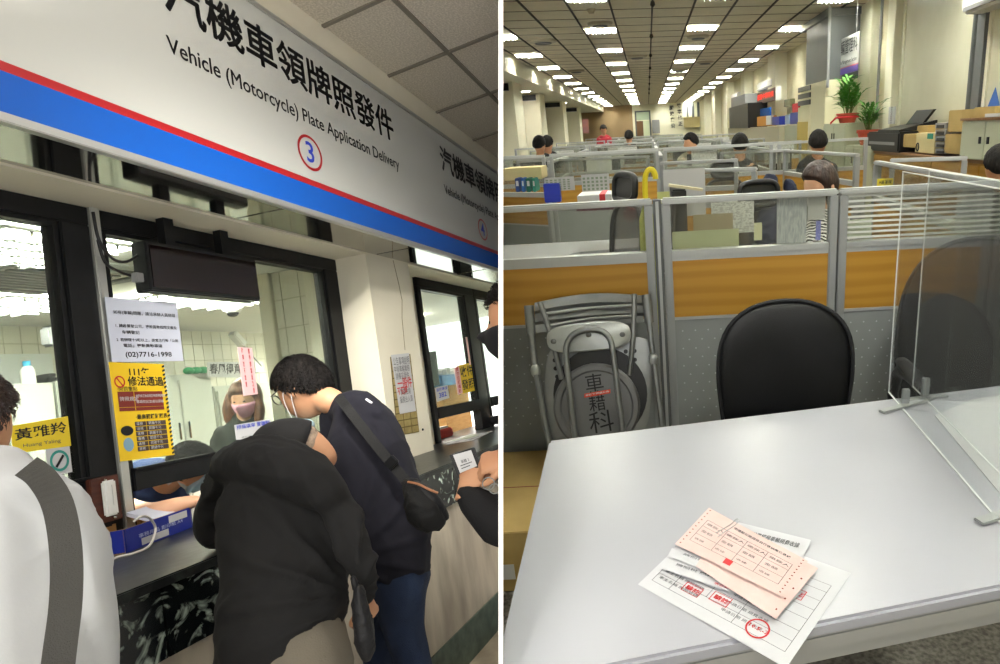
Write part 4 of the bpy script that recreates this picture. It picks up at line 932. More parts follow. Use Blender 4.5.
def hair_mb(M, kind, thick=.014, s=1.0, seed=0, rough=.005):
    h = hair_fn(kind)
    def f(d):
        t = h(d); q = headpt(d, s); n = V((d.x/.8, d.y/.95, d.z/1.1)).normalized()
        nz = noise.noise(V(d)*7+V((seed, 0, 0)))*rough+noise.noise(V(d)*22+V((seed, 3, 0)))*rough*.6
        return M @ (q+n*(t*(thick*(1+.35*max(d.z, 0))+nz)-(1-t)*.012))
    return hsphere(f, 30)
def tufts(M, kind, n, L_=.028, w=.0035, s=1.0, seed=0, thick=.012):
    h = hair_fn(kind); R_ = random.Random(seed); g = MB(); k = 0
    while k < n:
        d = V((R_.gauss(0, 1), R_.gauss(0, 1), R_.gauss(0, 1))).normalized(); t = h(d)
        if t < .12: continue
        k += 1; q = headpt(d, s)+V((d.x, d.y, d.z))*thick*t*.9; nrm = V((d.x/.8, d.y/.95, d.z/1.1)).normalized()
        flow = V((d.x*.6+R_.gauss(0, .3), d.y*.6+R_.gauss(0, .25)-.1, -1+.7*max(d.z, 0)*0)); flow = (flow-nrm*flow.dot(nrm)).normalized(); l = L_*R_.uniform(.6, 1.2)*(.4+.6*t)
        sd = flow.cross(nrm).normalized()*w; a = q-nrm*.004; b = q+flow*l*.55+nrm*(.006+.002*R_.random()); e = q+flow*l+nrm*R_.uniform(-.002, .006)
        g.add([M @ x for x in (a-sd, a+sd, b+sd*.8, b-sd*.8, e, b+nrm*.002)], [(0, 1, 2, 3), (3, 2, 4), (0, 3, 5), (1, 5, 2)])
    return g
def mask_mb(M, s=1.0, lo=-.92, hi=-.08):
    def f(d):
        x, y, z = d; t = sst(.12, .3, y)*sst(lo-.03, lo+.05, z)*(1-sst(hi-.03, hi+.05, z))
        q = headpt(d, s); n = V((d.x, d.y, d.z*.7)).normalized(); return M @ (q+n*(t*.007-(1-t)*.02)+V((0, t*.012*math.exp(-(x/.4)**2), 0)))
    return hsphere(f, 34)
def ears_mb(M, s=1.0):
    b = MB()
    for k in (-1, 1): b.merge(MB().ball((0, 0, 0), (.011, .019, .032), 8), M @ Matrix.Translation(V((k*.082, -.01, -.006))*s) @ Matrix.Rotation(-k*.35, 4, 'Z'))
    return b
def hand_mb(wrist, dirv, nrm, side=1, curl=(.35, .4, .45, .5), thumb=.5, s=1.0, vox=.0035):
    # nrm: out of the back of the hand; side: +1 thumb on the right of dir when seen from the back
    y = V(dirv).normalized(); z = V(nrm); z = (z-y*z.dot(y)).normalized(); x = y.cross(z)*side; o = V(wrist); P = lambda a, b, c: o+(x*a+y*b+z*c)*s
    ms = []
    secs = []
    for b, w, h, cx in ((-.03, .024, .019, 0), (0, .026, .018, 0), (.03, .034, .017, .002), (.06, .041, .015, .002), (.085, .041, .013, .0)):
        secs.append([P(cx+w*math.cos(2*PI*j/14), b, h*math.sin(2*PI*j/14)) for j in range(14)])
    ms.append(MB().loft(secs))
    for k in range(4):
        bx = .030-.0205*k; L_ = (.070, .078, .073, .058)[k]; a = curl[k]; p = V((bx, .082-(.006 if k in (0, 3) else 0), 0)); pts = [p-V((0, .02, 0)), p]; ang = 0
        sp = (.10, .02, -.05, -.14)[k]*(1 if a < .6 else .3)
        for f_, ac in ((.45, 1.0), (.3, 1.3), (.25, .9)):
            ang += a*ac; p = p+V((math.sin(sp)*math.cos(ang), math.cos(sp)*math.cos(ang), -math.sin(ang)))*L_*f_; pts.append(p)
        r = [.0095, .0095, .0088, .008, .0068]
        ms.append(MB().tube([P(*q) for q in smoothpath(pts, 3)], [r_*s for r_ in (.0095, .0095, .0095, .0095, .0094, .0092, .009, .0088, .0085, .0082, .008, .0076, .007)], 10)); ms.append(MB().ball(P(*pts[-1]), .0072*s, 6))
    p0 = V((.022, .015, -.004)); p1 = V((.045, .04, -.012)); p2 = p1+V((.018*(1-thumb*.8), .03, -.02*thumb)); p3 = p2+V((.004-.012*thumb, .024, -.016*thumb))
    ms.append(MB().tube([P(*q) for q in smoothpath([p0, p1, p2, p3], 3)], [r_*s for r_ in (.014, .0135, .013, .0125, .012, .0115, .011, .010, .009, .008)], 10)); ms.append(MB().ball(P(*p3), .008*s, 6))
    return fuse(ms, vox*s, 3, .5)
def wrinkle(amp, scx=5, seed=0):
    def f(p):
        q = V((p.x*scx+p.z*scx*.5, p.y*scx+p.z*scx*.4, p.z*scx*.6-p.x*scx*.5))+V((seed, 0, 0)); w_ = V((noise.noise(q*.8), noise.noise(q*.8+V((5, 0, 0))), 0))*1.3
        n = noise.noise(q+w_); n2 = noise.noise(q*1.9+w_); r1 = max(1-abs(n)*3.2, 0)**1.7; r2 = max(1-abs(n2)*3.2, 0)**1.7
        return amp*(r1*.9+r2*.45-.45+noise.noise(q*.6)*.5)
    return f
def camdir(fr, x, y, z): return RM[fr] @ V((x, y, z))
def eyes_mb(M, s=1.0):
    b = MB()
    for k in (-1, 1): b.merge(MB().ball((0, 0, 0), (.013, .006, .006), 6), M @ Matrix.Translation(headpt(V((k*.33, .93, .06)).normalized(), s)+V((0, -.001, 0))))
    return b
def folds(fr, base, cx, cy, k, A, R, ph=0):
    def f(p):
        q = proj(fr, p); dx, dy = q.x-cx, q.y-cy; r = math.hypot(dx, dy); a = math.atan2(dy, dx)
        n = noise.noise(V((p.x, p.y, p.z))*3.5)*1.6; w = math.sin(a*k+ph+n); w = max(w, 0)**1.6-.35
        return base(p)+A*w*math.exp(-(r/R)**2)*min(r/50, 1)**1.5
    return f
def person(fr, lab, body, base, skin='skin', group=None):
    mb = MB()
    for q in body: mb.merge(q)
    return solo('person', fr, mb, MATS[skin], lab, 'person', group, base=base, smooth=70)
def onfloor(P): return V((P.x, P.y, 0))

# ---- man in the grey long sleeved shirt, bending over the counter
Zg = 1.8
hipL, hipR = CL(262, 668, 1.68), CL(312, 672, 1.66)
tor = [(286, 474, 1.90, 44, .10), (281, 496, 1.87, 62, .12), (283, 530, 1.83, 66, .13), (285, 575, 1.78, 66, .135), (284, 612, 1.75, 67, .145), (280, 640, 1.72, 66, .148), (276, 652, 1.71, 62, .148)]
shl = [(238, 464, 1.88, 24, .08), (262, 460, 1.84, 27, .11), (290, 470, 1.81, 30, .12), (316, 484, 1.79, 28, .11), (332, 499, 1.78, 22, .085)]
armL = [(236, 468, 1.89, 21, .065), (219, 492, 1.98, 18, .06), (208, 515, 2.02, 15, .055), (206, 530, 2.05, 14, .05), (220, 534, 2.15, 12, .045), (240, 526, 2.28, 10, .04)]
armR = [(333, 497, 1.82, 21, .065), (345, 520, 1.78, 18, .06), (355, 545, 1.75, 17, .058), (362, 568, 1.74, 14, .05), (367, 586, 1.78, 11, .045), (368, 598, 1.79, 8, .038)]
hc = CL(299, 452, 2.07); hf = camdir('L', -.55, .75, .45); hu = camdir('L', .1, -.75, -.55)
hu = (hu-hf*hu.dot(hf)/hf.length_squared); Mh = headM(hc, hf, hu)
neck = [(CL(290, 468, 1.95), .06, .06), (CL(296, 458, 2.03), .055, .055)]
def legs(fr, hips, rt=.085, spread=0, fwd=V((0, 0, 0))):
    out = []
    for h in hips:
        f = V((h.x, h.y, .09))+fwd; k = V(((h.x+f.x)/2, (h.y+f.y)/2, .5)); out.append(limb(fr, [(h, rt, rt*1.05), (V((h.x, h.y, (h.z+.5)/2)), rt*.9, rt*.95), (k, rt*.72, rt*.75), (f, rt*.55, rt*.55)]))
    return out
lg = legs('L', (hipL, hipR), .09)
handR = hand_mb(CL(366, 600, 1.80), camdir('L', 0, .92, .38), camdir('L', .9, 0, -.4), 1, (.5, .6, .7, .7), .9, .8)
handL = hand_mb(CL(244, 525, 2.3), camdir('L', .8, -.3, .6), V((0, 0, 1)), -1, (.15, .2, .2, .25))
core = fuse([hsphere(lambda d: Mh @ headpt(d)), ears_mb(Mh), limb('L', neck), limb('L', inset(tor, -7, -.02)), limb('L', inset(shl, -5, -.015)), limb('L', inset(armL, -4, -.012)), limb('L', inset(armR, -4, -.012))]+[limb('L', [(q, .06, .06), (V((q.x, q.y, .5)), .05, .05), (V((q.x, q.y, .1)), .04, .045)]) for q in (hipL, hipR)], .009, 3)
g1 = person('L', 'man in charcoal long sleeved shirt and black cap bending over the counter', [core, handR, handL], onfloor(CL(285, 660, 1.7)))
part('shirt', fuse([limb('L', tor), limb('L', shl), limb('L', armL), limb('L', armR)], .010, 5, .5, folds('L', folds('L', wrinkle(.008, 5.5, 3), 358, 596, 15, .020, 120), 236, 470, 11, .007, 70)), MATS['clothgrey'], g1, smooth=80)
trs = [limb('L', [(306, 636, 1.73, 44, .10), (300, 662, 1.69, 56, .12), (290, 715, 1.66, 66, .14)])]+lg
part('trousers', fuse(trs, .013, 4, .5, wrinkle(.004, 5, 1)), MATS['khaki'], g1, smooth=80)
for q in (hipL, hipR): part('shoe', fuse([limb('L', [(V((q.x-.04, q.y-.03, .05)), .04, .045), (V((q.x+.06, q.y+.06, .045)), .045, .045), (V((q.x+.14, q.y+.12, .035)), .04, .03)])], .012, 2), MATS['strapblack'], g1, smooth=70)
part('cap', hair_mb(Mh, 'cap', .016, 1.03, 5, .001), mat('capblack', '#141415', .8, bump=.2, bscale=200), g1, smooth=70)
part('hair', hair_mb(Mh, 'short', .005, 1.0, 2, .002), mat('hairgrey', '#6f6257', .7, c2='#b09a85', scale=60), g1, smooth=70)
br = MB(); pr_ = []
for a in range(-60, 61, 10):
    r = math.radians(a); d = V((math.sin(r)*.9, math.cos(r), .12)).normalized(); q0 = headpt(d, 1.06); pr_.append((Mh @ q0, Mh @ (q0+V((math.sin(r)*.02, .055*math.cos(r*.9), -.012)))))
for i in range(len(pr_)-1): br.sheet(pr_[i][0], pr_[i+1][0], pr_[i+1][1], pr_[i][1], .004)
part('cap_brim', br, MATS['capblack'], g1, smooth=50)
part('cap_strap', MB().tube([Mh @ (headpt(V((math.sin(a), -math.cos(a), .05+.25*math.cos(a))).normalized(), 1.08)+V((0, 0, 0))) for a in [math.radians(x) for x in range(-70, 71, 14)]], .007, 8), MATS['strapblack'], g1, smooth=60)
# dark umbrella pouch hanging by his side
pch = thing('folding_umbrella', 'L', CL(364, 655, 1.66), 'dark folded umbrella hanging at the side of the man in charcoal shirt', 'umbrella')
part('cover', fuse([limb('L', [(358, 588, 1.66, 6, .02), (360, 605, 1.65, 9, .03), (364, 630, 1.64, 11, .035), (366, 648, 1.64, 10, .03), (367, 657, 1.64, 7, .025)])], .006, 2, .5, wrinkle(.004, 14, 2)), MATS['pouch'], pch, smooth=70)
part('handle', limb('L', [(353, 578, 1.66, 3, .012), (356, 588, 1.66, 4, .014)]), MATS['pouch'], pch, smooth=60)
part('wrist_loop', MB().tube([CL(*q) for q in ((353, 578, 1.66), (358, 583, 1.68), (362, 590, 1.67), (360, 600, 1.64))], .004, 6, k=4), MATS['strapblack'], pch, smooth=60)

# ---- man in the navy t-shirt
torN = [(352, 404, 2.42, 20, .07), (361, 424, 2.4, 35, .1), (368, 450, 2.36, 42, .115), (378, 490, 2.32, 45, .12), (389, 530, 2.28, 44, .125), (400, 562, 2.25, 37, .125)]
shN = [(334, 413, 2.5, 12, .06), (348, 405, 2.44, 15, .065), (364, 408, 2.41, 16, .07), (378, 420, 2.38, 15, .07)]
slN = [(335, 415, 2.48, 14, .06), (334, 440, 2.52, 14, .058), (334, 463, 2.56, 13, .055)]
armN = [(335, 415, 2.48, 11, .05), (335, 450, 2.54, 10, .045), (338, 478, 2.6, 8, .04), (325, 492, 2.7, 7, .035), (305, 490, 2.8, 6, .03)]
hcN = CL(304, 389, 2.47); hfN = camdir('L', -.86, .5, .16); huN = camdir('L', -.45, -.85, .1); MhN = headM(hcN, hfN, huN)
s_ = 1.0
_a, _b = CL(415, 680, 2.22), CL(378, 660, 2.4)
lgNp = [[(400, 575, 2.25, 31, .115), (401, 598, 2.24, 27, .11), (404, 628, 2.23, 22, .095), (413, 664, 2.22, 20, .085), (V((_a.x, _a.y, .35)), .06, .065), (V((_a.x-.02, _a.y, .1)), .05, .055)],
        [(390, 580, 2.33, 22, .1), (382, 610, 2.38, 18, .09), (378, 640, 2.4, 17, .08), (V((_b.x, _b.y, .35)), .06, .065), (V((_b.x, _b.y, .1)), .05, .055)]]
hN = [CL(402, 592, 2.25), CL(386, 598, 2.36)]
bodyN = fuse([hsphere(lambda d: MhN @ headpt(d)), ears_mb(MhN), limb('L', [(332, 402, 2.45, 14, .055), (320, 396, 2.46, 13, .052)]), limb('L', inset(torN, -5, -.02)), limb('L', inset(shN, -3, -.012)), limb('L', armN)]+[limb('L', inset(q, -6, -.025)) for q in lgNp], .009, 3)
hnd = hand_mb(CL(303, 490, 2.81), camdir('L', -.9, 0, .4), V((0, 0, 1)), 1, (.3, .3, .4, .4))
n1 = person('L', 'man in navy t-shirt with glasses and lowered mask leaning over the counter', [bodyN, hnd], onfloor(CL(395, 600, 2.3)))
part('t_shirt', fuse([limb('L', torN), limb('L', shN), limb('L', slN)], .011, 4, .5, folds('L', folds('L', wrinkle(.006, 4.5, 8), 352, 560, 13, .016, 100), 330, 418, 9, .007, 50)), MATS['clothnavy'], n1, smooth=80)
part('hair', hair_mb(MhN, 'short', .015, 1.0, 4, .004).merge(tufts(MhN, 'short', 2600, .03, .003, 1.0, 3, .016)), MATS['hairblack'], n1, smooth=70)
part('face_mask', fuse([MB().merge(MB().ball((0, 0, 0), (.045, .03, .03), 10), MhN @ Matrix.Translation((-.03, .045, -.135)))], .005, 1), MATS['maskblue'], n1, smooth=60)
part('mask_loop', MB().tube([MhN @ V((-q[0]*1.08, q[1], q[2])) for q in ((.079, -.01, .03), (.083, -.022, .005), (.08, .0, -.04), (.06, .03, -.1))], .0016, 6, k=4).tube([MhN @ V((-q[0]*1.08, q[1], q[2])) for q in ((.079, .0, .03), (.08, .03, -.02), (.06, .05, -.09))], .0016, 6, k=4), MATS['paper'], n1, smooth=60)
gl = MB().tube([MhN @ V((-q[0]*1.04, q[1], q[2])) for q in ((.081, -.005, .02), (.08, .04, .022), (.066, .088, .02))], .0022, 6)
for k in (-1, 1): gl.tube([MhN @ V((k*.034+.026*math.cos(a), .108-.015*abs(k*.034+.026*math.cos(a))/.06, .008+.019*math.sin(a))) for a in [2*PI*i/16 for i in range(16)]], .002, 6, closed=True)
part('glasses', gl, MATS['plasticblack'], n1, smooth=60)
lgN = [limb('L', q) for q in lgNp]
part('jeans', fuse(lgN, .012, 3, .5, wrinkle(.006, 7, 5)), MATS['jeans'], n1, smooth=80)
pk = [CL(*q) for q in ((384, 578, 2.13), (419, 568, 2.11), (418, 600, 2.11), (408, 612, 2.11), (389, 603, 2.12))]
0 and part('jeans_stitching', MB().tube([CL(*q) for q in ((383, 579, 2.118), (388, 604, 2.118), (400, 612, 2.115), (414, 604, 2.115), (421, 585, 2.12))], .0009, 6, k=3), mat('stitch', '#6a5a48', .8), n1)
for q in lgN: 
    p = q.v[-1]; part('shoe', fuse([limb('L', [(V((p.x-.03, p.y-.06, .05)), .04, .045), (V((p.x+.02, p.y+.06, .045)), .045, .045), (V((p.x+.03, p.y+.14, .035)), .04, .03)])], .012, 2), MATS['strapblack'], n1, smooth=70)
part('shirt_logo', MB().bar(CL(366, 399, 2.255), CL(372, 403, 2.245), .007, .003, up=camdir('L', .3, -.4, -1)), MATS['paper'], n1)
# sling bag
sb = thing('sling_bag', 'L', CL(425, 525, 2.1), 'black sling bag hanging on the back of the man in navy t-shirt', 'bag')
part('bag_body', fuse([limb('L', [(410, 484, 2.14, 9, .03), (417, 497, 2.1, 15, .055), (424, 510, 2.08, 19, .065), (431, 518, 2.08, 16, .055), (438, 522, 2.1, 9, .03)])], .007, 2, .5, wrinkle(.006, 11, 4)), MATS['strapblack'], sb, smooth=70)
part('flap', fuse([limb('L', [(404, 482, 2.16, 4, .015), (420, 489, 2.1, 7, .03), (434, 502, 2.08, 8, .03), (445, 517, 2.1, 5, .02)])], .006, 2), MATS['pouch'], sb, smooth=70)
def strap(ps, w, m, par, name='strap', fr='L', th=.004):
    P = smoothpath([(CL if fr == 'L' else CR)(*p) for p in ps], 5); g = MB(); prev = None; secs = []
    for i, p in enumerate(P):
        t = (P[min(i+1, len(P)-1)]-P[max(i-1, 0)]).normalized(); v = (p-EYE[fr]).normalized(); u = t.cross(v).normalized()*w/2; n = u.cross(t).normalized()*th
        secs.append([p-u, p+u, p+u+n, p-u+n])
    return part(name, MB().loft(secs), m, par)
strap(((338, 396, 2.30), (348, 409, 2.235), (362, 427, 2.215), (377, 446, 2.2), (392, 464, 2.185), (408, 483, 2.13)), .032, MATS['strapblack'], sb)
part('strap_buckle', MB().bar(CL(388, 459, 2.175), CL(395, 466, 2.17), .042, .012, up=camdir('L', 0, 0, -1)), MATS['plasticblack'], sb, bevel=.003)
part('carabiner', MB().tube([CL(*q) for q in ((408, 482, 2.08), (418, 484, 2.06), (428, 489, 2.06), (438, 493, 2.06))], .004, 8, k=3), mat('orangecord', '#9a6a4a', .6), sb, smooth=60)

# ---- man in the white t-shirt at the left edge
torW = [(-12, 475, 1.28, 55, .07), (-14, 495, 1.26, 98, .1), (-14, 540, 1.24, 118, .125), (-14, 600, 1.2, 124, .13), (-14, 665, 1.16, 128, .13), (-14, 720, 1.13, 130, .13)]
shW = [(-70, 500, 1.26, 40, .08), (-20, 490, 1.27, 26, .08), (30, 488, 1.27, 22, .07), (66, 505, 1.27, 24, .07)]
arW = [(68, 508, 1.27, 24, .07), (86, 545, 1.27, 25, .068), (93, 590, 1.27, 25, .065), (97, 630, 1.28, 25, .06), (98, 690, 1.28, 25, .058)]
fW = [(94, 640, 1.28, 15, .045), (98, 700, 1.3, 14, .04), (103, 740, 1.42, 11, .035)]
hcW = CL(-44, 428, 1.34); hfW = camdir('L', -.1, .1, 1); huW = camdir('L', -.14, -1, .05); MhW = headM(hcW, hfW, huW)
hW = [CL(20, 760, 1.1), CL(-50, 765, 1.1)]
bW = fuse([hsphere(lambda d: MhW @ headpt(d)), ears_mb(MhW), limb('L', [(-14, 480, 1.28, 32, .055), (-32, 452, 1.31, 28, .052)]), limb('L', inset(torW, -14, -.02)), limb('L', inset(shW, -6, -.015)), limb('L', inset(arW, -8, -.012)), limb('L', fW)]+[limb('L', [(q, .06, .06), (V((q.x, q.y, .5)), .05, .05), (V((q.x, q.y, .1)), .04, .045)]) for q in hW], .009, 3)
w1 = person('L', 'man in white t-shirt with grey shoulder strap at the left edge', [bW, hand_mb(CL(103, 742, 1.43), camdir('L', 0, .8, .6), camdir('L', .8, 0, -.5), 1)], onfloor(CL(-10, 700, 1.15)))
part('t_shirt', fuse([limb('L', torW), limb('L', shW), limb('L', arW)], .010, 5, .5, folds('L', wrinkle(.006, 4, 12), 84, 530, 10, .007, 70)), MATS['clothwhite'], w1, smooth=80)
part('hair', hair_mb(MhW, 'short', .014, 1.0, 7, .003).merge(tufts(MhW, 'short', 2200, .035, .0025, 1.0, 4, .015)), MATS['hairbrown'], w1, smooth=70)
part('trousers', fuse([limb('L', [(q, .1, .11), (V((q.x, q.y, .5)), .07, .075), (V((q.x, q.y, .1)), .055, .06)]) for q in hW]+[limb('L', [(CL(-30, 740, 1.12), .15, .1), (CL(-30, 790, 1.1), .15, .11)])], .014, 3), MATS['clothblack'], w1, smooth=80)
strap(((26, 466, 1.185), (42, 478, 1.165), (58, 505, 1.12), (66, 550, 1.085), (66, 600, 1.06), (60, 650, 1.03), (54, 700, 1.01)), .042, MATS['strapgrey'], w1, 'shoulder_strap')

# ---- man at the right edge of the lobby, holding a card
hcr = CL(523, 320, 1.75); MhR = headM(hcr, camdir('L', -.97, .2, .1), camdir('L', -.2, -.98, .1))
bodyR = [hsphere(lambda d: MhR @ headpt(d)), ears_mb(MhR), limb('L', [(535, 355, 1.77, 24, .055), (552, 390, 1.8, 26, .06)])]
torR = [(570, 400, 1.82, 50, .1), (575, 460, 1.84, 60, .12), (575, 560, 1.86, 60, .12), (575, 660, 1.86, 58, .12)]
faR = [(560, 420, 1.8, 28, .07), (560, 500, 1.82, 30, .07), (512, 524, 1.85, 27, .065), (483, 508, 1.88, 21, .055), (467, 494, 1.9, 13, .04)]
r1 = person('L', 'man in black mask and jacket holding a card at the lobby right edge', [fuse(bodyR+[limb('L', inset(torR, -8, -.02)), limb('L', inset(faR, -6, -.012))], .008, 3),
     hand_mb(CL(464, 492, 1.89), camdir('L', .12, -.7, .55), camdir('L', -.35, -.35, -.85), 1, (1.0, 1.1, 1.2, 1.25), .7, .88),
     hand_mb(CL(507, 455, 1.87), camdir('L', -.9, .35, .05), camdir('L', -.25, -.7, -.65), -1, (.75, .85, .95, 1.05), .4, .95), limb('L', [(506, 456, 1.87, 11, .03), (530, 452, 1.86, 13, .035)])], onfloor(CL(560, 600, 1.85)))
part('jacket', fuse([limb('L', torR), limb('L', faR)], .01, 4, .5, wrinkle(.006, 6, 9)), MATS['clothblack'], r1, smooth=80)
part('hair', hair_mb(MhR, 'short', .008, 1.0, 9, .002).merge(tufts(MhR, 'short', 1500, .015, .002, 1.0, 4, .009)), MATS['hairblack'], r1, smooth=70)
part('face_mask', mask_mb(MhR), MATS['maskblack'], r1, smooth=70)
part('eye', eyes_mb(MhR), MATS['hairblack'], r1)
cd = [CL(*q) for q in ((449, 455, 1.95), (474, 447, 1.95), (484, 474, 1.92), (460, 483, 1.92))]
t = thing('card_holder', 'L', cd[3], 'black card case with a white card held in the hands at the right edge', 'card case')
nv = (cd[1]-cd[0]).cross(cd[3]-cd[0]).normalized()*-1
part('case', MB().sheet(cd[0], cd[1], cd[2], cd[3], .008, -nv if nv.dot(cd[0]-EYE['L']) < 0 else nv), MATS['plasticblack'], t, bevel=.002)
cw = [CL(*q) for q in ((453, 455, 1.942), (471, 450, 1.942), (477, 466, 1.922), (460, 473, 1.922))]
part('white_card', MB().sheet(*cw, .001, -nv if nv.dot(cd[0]-EYE['L']) < 0 else nv), MATS['paper'], t)
part('card_print', quadmap(MB().merge(text('車籍 2', .2, bold=.002)).merge(offr(-.4, -.2, .4, -.15)).merge(offr(-.4, -.35, .2, -.3)), 1.2, 1, cw[0], cw[1], cw[2], cw[3], .0015).merge(quadmap(text('車籍 2', .2), 1.2, 1, cw[0], cw[1], cw[2], cw[3], -.002)), MATS['inkgrey'], t)
kr = MB()
for (x, y, r) in ((488, 484, .017), (494, 489, .014)):
    c_ = CL(x, y, 1.78); kr.tube([c_+camdir('L', math.cos(a), math.sin(a), .3)*r for a in [2*PI*i/16 for i in range(16)]], .0016, 6, closed=True)
solo('key_ring', 'L', kr, MATS['steellight'], 'small metal key rings dangling under the held card case', 'key ring', smooth=60)

# ---- far customer: sleeve and hand resting on the counter
hp = PL(487, 424, 2, 1.13)
dv = (PL(472, 426, 2, 1.13)-hp).normalized()
ft = hp-dv*.05
far_t = [(V((hp.x+.35, hp.y-.75, 1.5)), .16, .1), (V((hp.x+.35, hp.y-.8, 1.2)), .18, .12), (V((hp.x+.3, hp.y-.85, .85)), .16, .12)]
far_a = [(V((hp.x+.3, hp.y-.62, 1.42)), .07, .07), (V((hp.x+.2, hp.y-.5, 1.18)), .055, .055), (hp-dv*.12+V((0, 0, .03)), .045, .04), (hp+V((0, 0, .02)), .036, .03)]
Mf = headM(V((hp.x+.33, hp.y-.68, 1.72)), V((-.1, 1, -.4)), V((0, .3, 1)))
f1 = person('L', 'customer in black sleeve whose hand rests by the papers on the far counter', [fuse([limb('L', inset(far_t, 0, -.015)), limb('L', inset(far_a, 0, -.008)), hsphere(lambda d: Mf @ headpt(d)), limb('L', [(V((hp.x+.35, hp.y-.74, 1.52)), .055, .055), (V((hp.x+.34, hp.y-.7, 1.64)), .05, .05)])]+legs('L', [V((hp.x+.22, hp.y-.85, .85)), V((hp.x+.42, hp.y-.85, .85))], .06), .011, 3), hand_mb(hp+V((0, 0, .012)), dv+V((0, 0, -.1)), V((0, 0, 1)), 1, (.2, .25, .3, .3))], V((hp.x+.3, hp.y-.85, 0)))
part('jacket', fuse([limb('L', far_t), limb('L', far_a)], .012, 3), MATS['clothblack'], f1, smooth=80)
part('hair', hair_mb(Mf, 'short', .012, 1.0, 1, .004), MATS['hairblack'], f1, smooth=70)
part('trousers', fuse(legs('L', [V((hp.x+.22, hp.y-.85, .9)), V((hp.x+.42, hp.y-.85, .9))], .09), .014, 3), MATS['clothblack'], f1, smooth=80)

# ---- clerk bending behind the middle window
hcC = CL(193, 466, 3.1); MhC = headM(hcC, camdir('L', .15, .75, -.62), camdir('L', -.05, -.7, -.7))
torC = [(150, 474, 3.3, 30, .1), (148, 500, 3.32, 44, .13), (150, 540, 3.35, 46, .14), (150, 600, 3.38, 44, .14)]
armC = [(118, 500, 3.1, 13, .05), (128, 507, 2.85, 11, .042), (150, 512, 2.72, 10, .038), (178, 505, 2.72, 8, .034), (196, 501, 2.75, 6, .028)]
c1 = person('L', 'clerk with blue mask bending his head behind the middle teller window', [fuse([hsphere(lambda d: MhC @ headpt(d)), ears_mb(MhC), limb('L', [(182, 470, 3.2, 12, .055), (165, 482, 3.28, 14, .06)]), limb('L', inset(torC, -4, -.02)), limb('L', armC)], .009, 3), hand_mb(CL(198, 501, 2.75), camdir('L', .95, -.1, .2), V((0, 0, 1)), -1, (.4, .4, .5, .5))], onfloor(CL(150, 560, 3.35)), 'skinlight')
part('shirt', fuse([limb('L', torC), limb('L', [(138, 478, 3.3, 16, .07), (122, 490, 3.22, 14, .06), (116, 500, 3.1, 14, .055)])], .012, 3, .5, wrinkle(.006, 6, 2)), mat('clerkblue', '#2a3c66', .85), c1, smooth=80)
part('shirt_collar', MB().tube([CL(*q) for q in ((150, 468, 3.14), (162, 476, 3.12), (170, 484, 3.13))], .009, 8, k=3), MATS['paper'], c1, smooth=60)
part('hair', hair_mb(MhC, 'short', .014, 1.0, 3, .004).merge(tufts(MhC, 'short', 1200, .03, .003, 1.0, 4, .015)), MATS['hairblack'], c1, smooth=70)
part('face_mask', mask_mb(MhC), MATS['maskblue'], c1, smooth=70)

# ---- woman behind the middle window
hcF = CL(246, 399, 4.1); MhF = headM(hcF, camdir('L', .1, .22, -1), camdir('L', -.1, -1, -.1))
torF = [(244, 421, 4.15, 15, .08), (243, 436, 4.15, 26, .11), (243, 470, 4.15, 28, .12), (245, 530, 4.15, 29, .12)]
f2 = person('L', 'woman with long brown hair and pink mask standing behind the glass', [fuse([hsphere(lambda d: MhF @ headpt(d, .96)), ears_mb(MhF), limb('L', [(245, 410, 4.12, 8, .05), (244, 424, 4.14, 9, .055)]), limb('L', inset(torF, -3, -.015))]+legs('L', [CL(236, 530, 4.15), CL(254, 530, 4.15)], .07), .01, 3)], onfloor(CL(244, 500, 4.15)), 'skinlight')
part('sweater', fuse([limb('L', torF), limb('L', [(222, 432, 4.1, 9, .06), (217, 455, 4.05, 9, .055), (226, 470, 3.9, 8, .05)]), limb('L', [(264, 432, 4.1, 9, .06), (270, 452, 4.0, 9, .055), (262, 466, 3.9, 8, .05)])], .012, 3, .5, wrinkle(.006, 6, 1)), mat('darkgreen', '#20271f', .9), f2, smooth=80)
hr = fuse([hair_mb(MhF, 'long', .018, .97, 3, .004), limb('L', [(231, 394, 4.16, 5, .05), (229, 408, 4.14, 7, .055), (230, 420, 4.12, 6, .04)]), limb('L', [(257, 396, 4.14, 4, .05), (260, 409, 4.1, 5.5, .05), (259, 420, 4.1, 5, .04)]), limb('L', [(246, 390, 4.22, 12, .05), (245, 414, 4.22, 14, .05)])], .008, 2)
part('hair', hr, mat('hairlight', '#4a2c1c', .45, c2='#7d5436', scale=40, stretch=(1, 1, .2)), f2, smooth=70)
part('face_mask', mask_mb(MhF, .97), MATS['maskpink'], f2, smooth=70)
part('eye', eyes_mb(MhF, .96), MATS['hairblack'], f2)
part('trousers', fuse(legs('L', [CL(236, 525, 4.15), CL(254, 525, 4.15)], .09), .014, 3), MATS['clothblack'], f2, smooth=80)
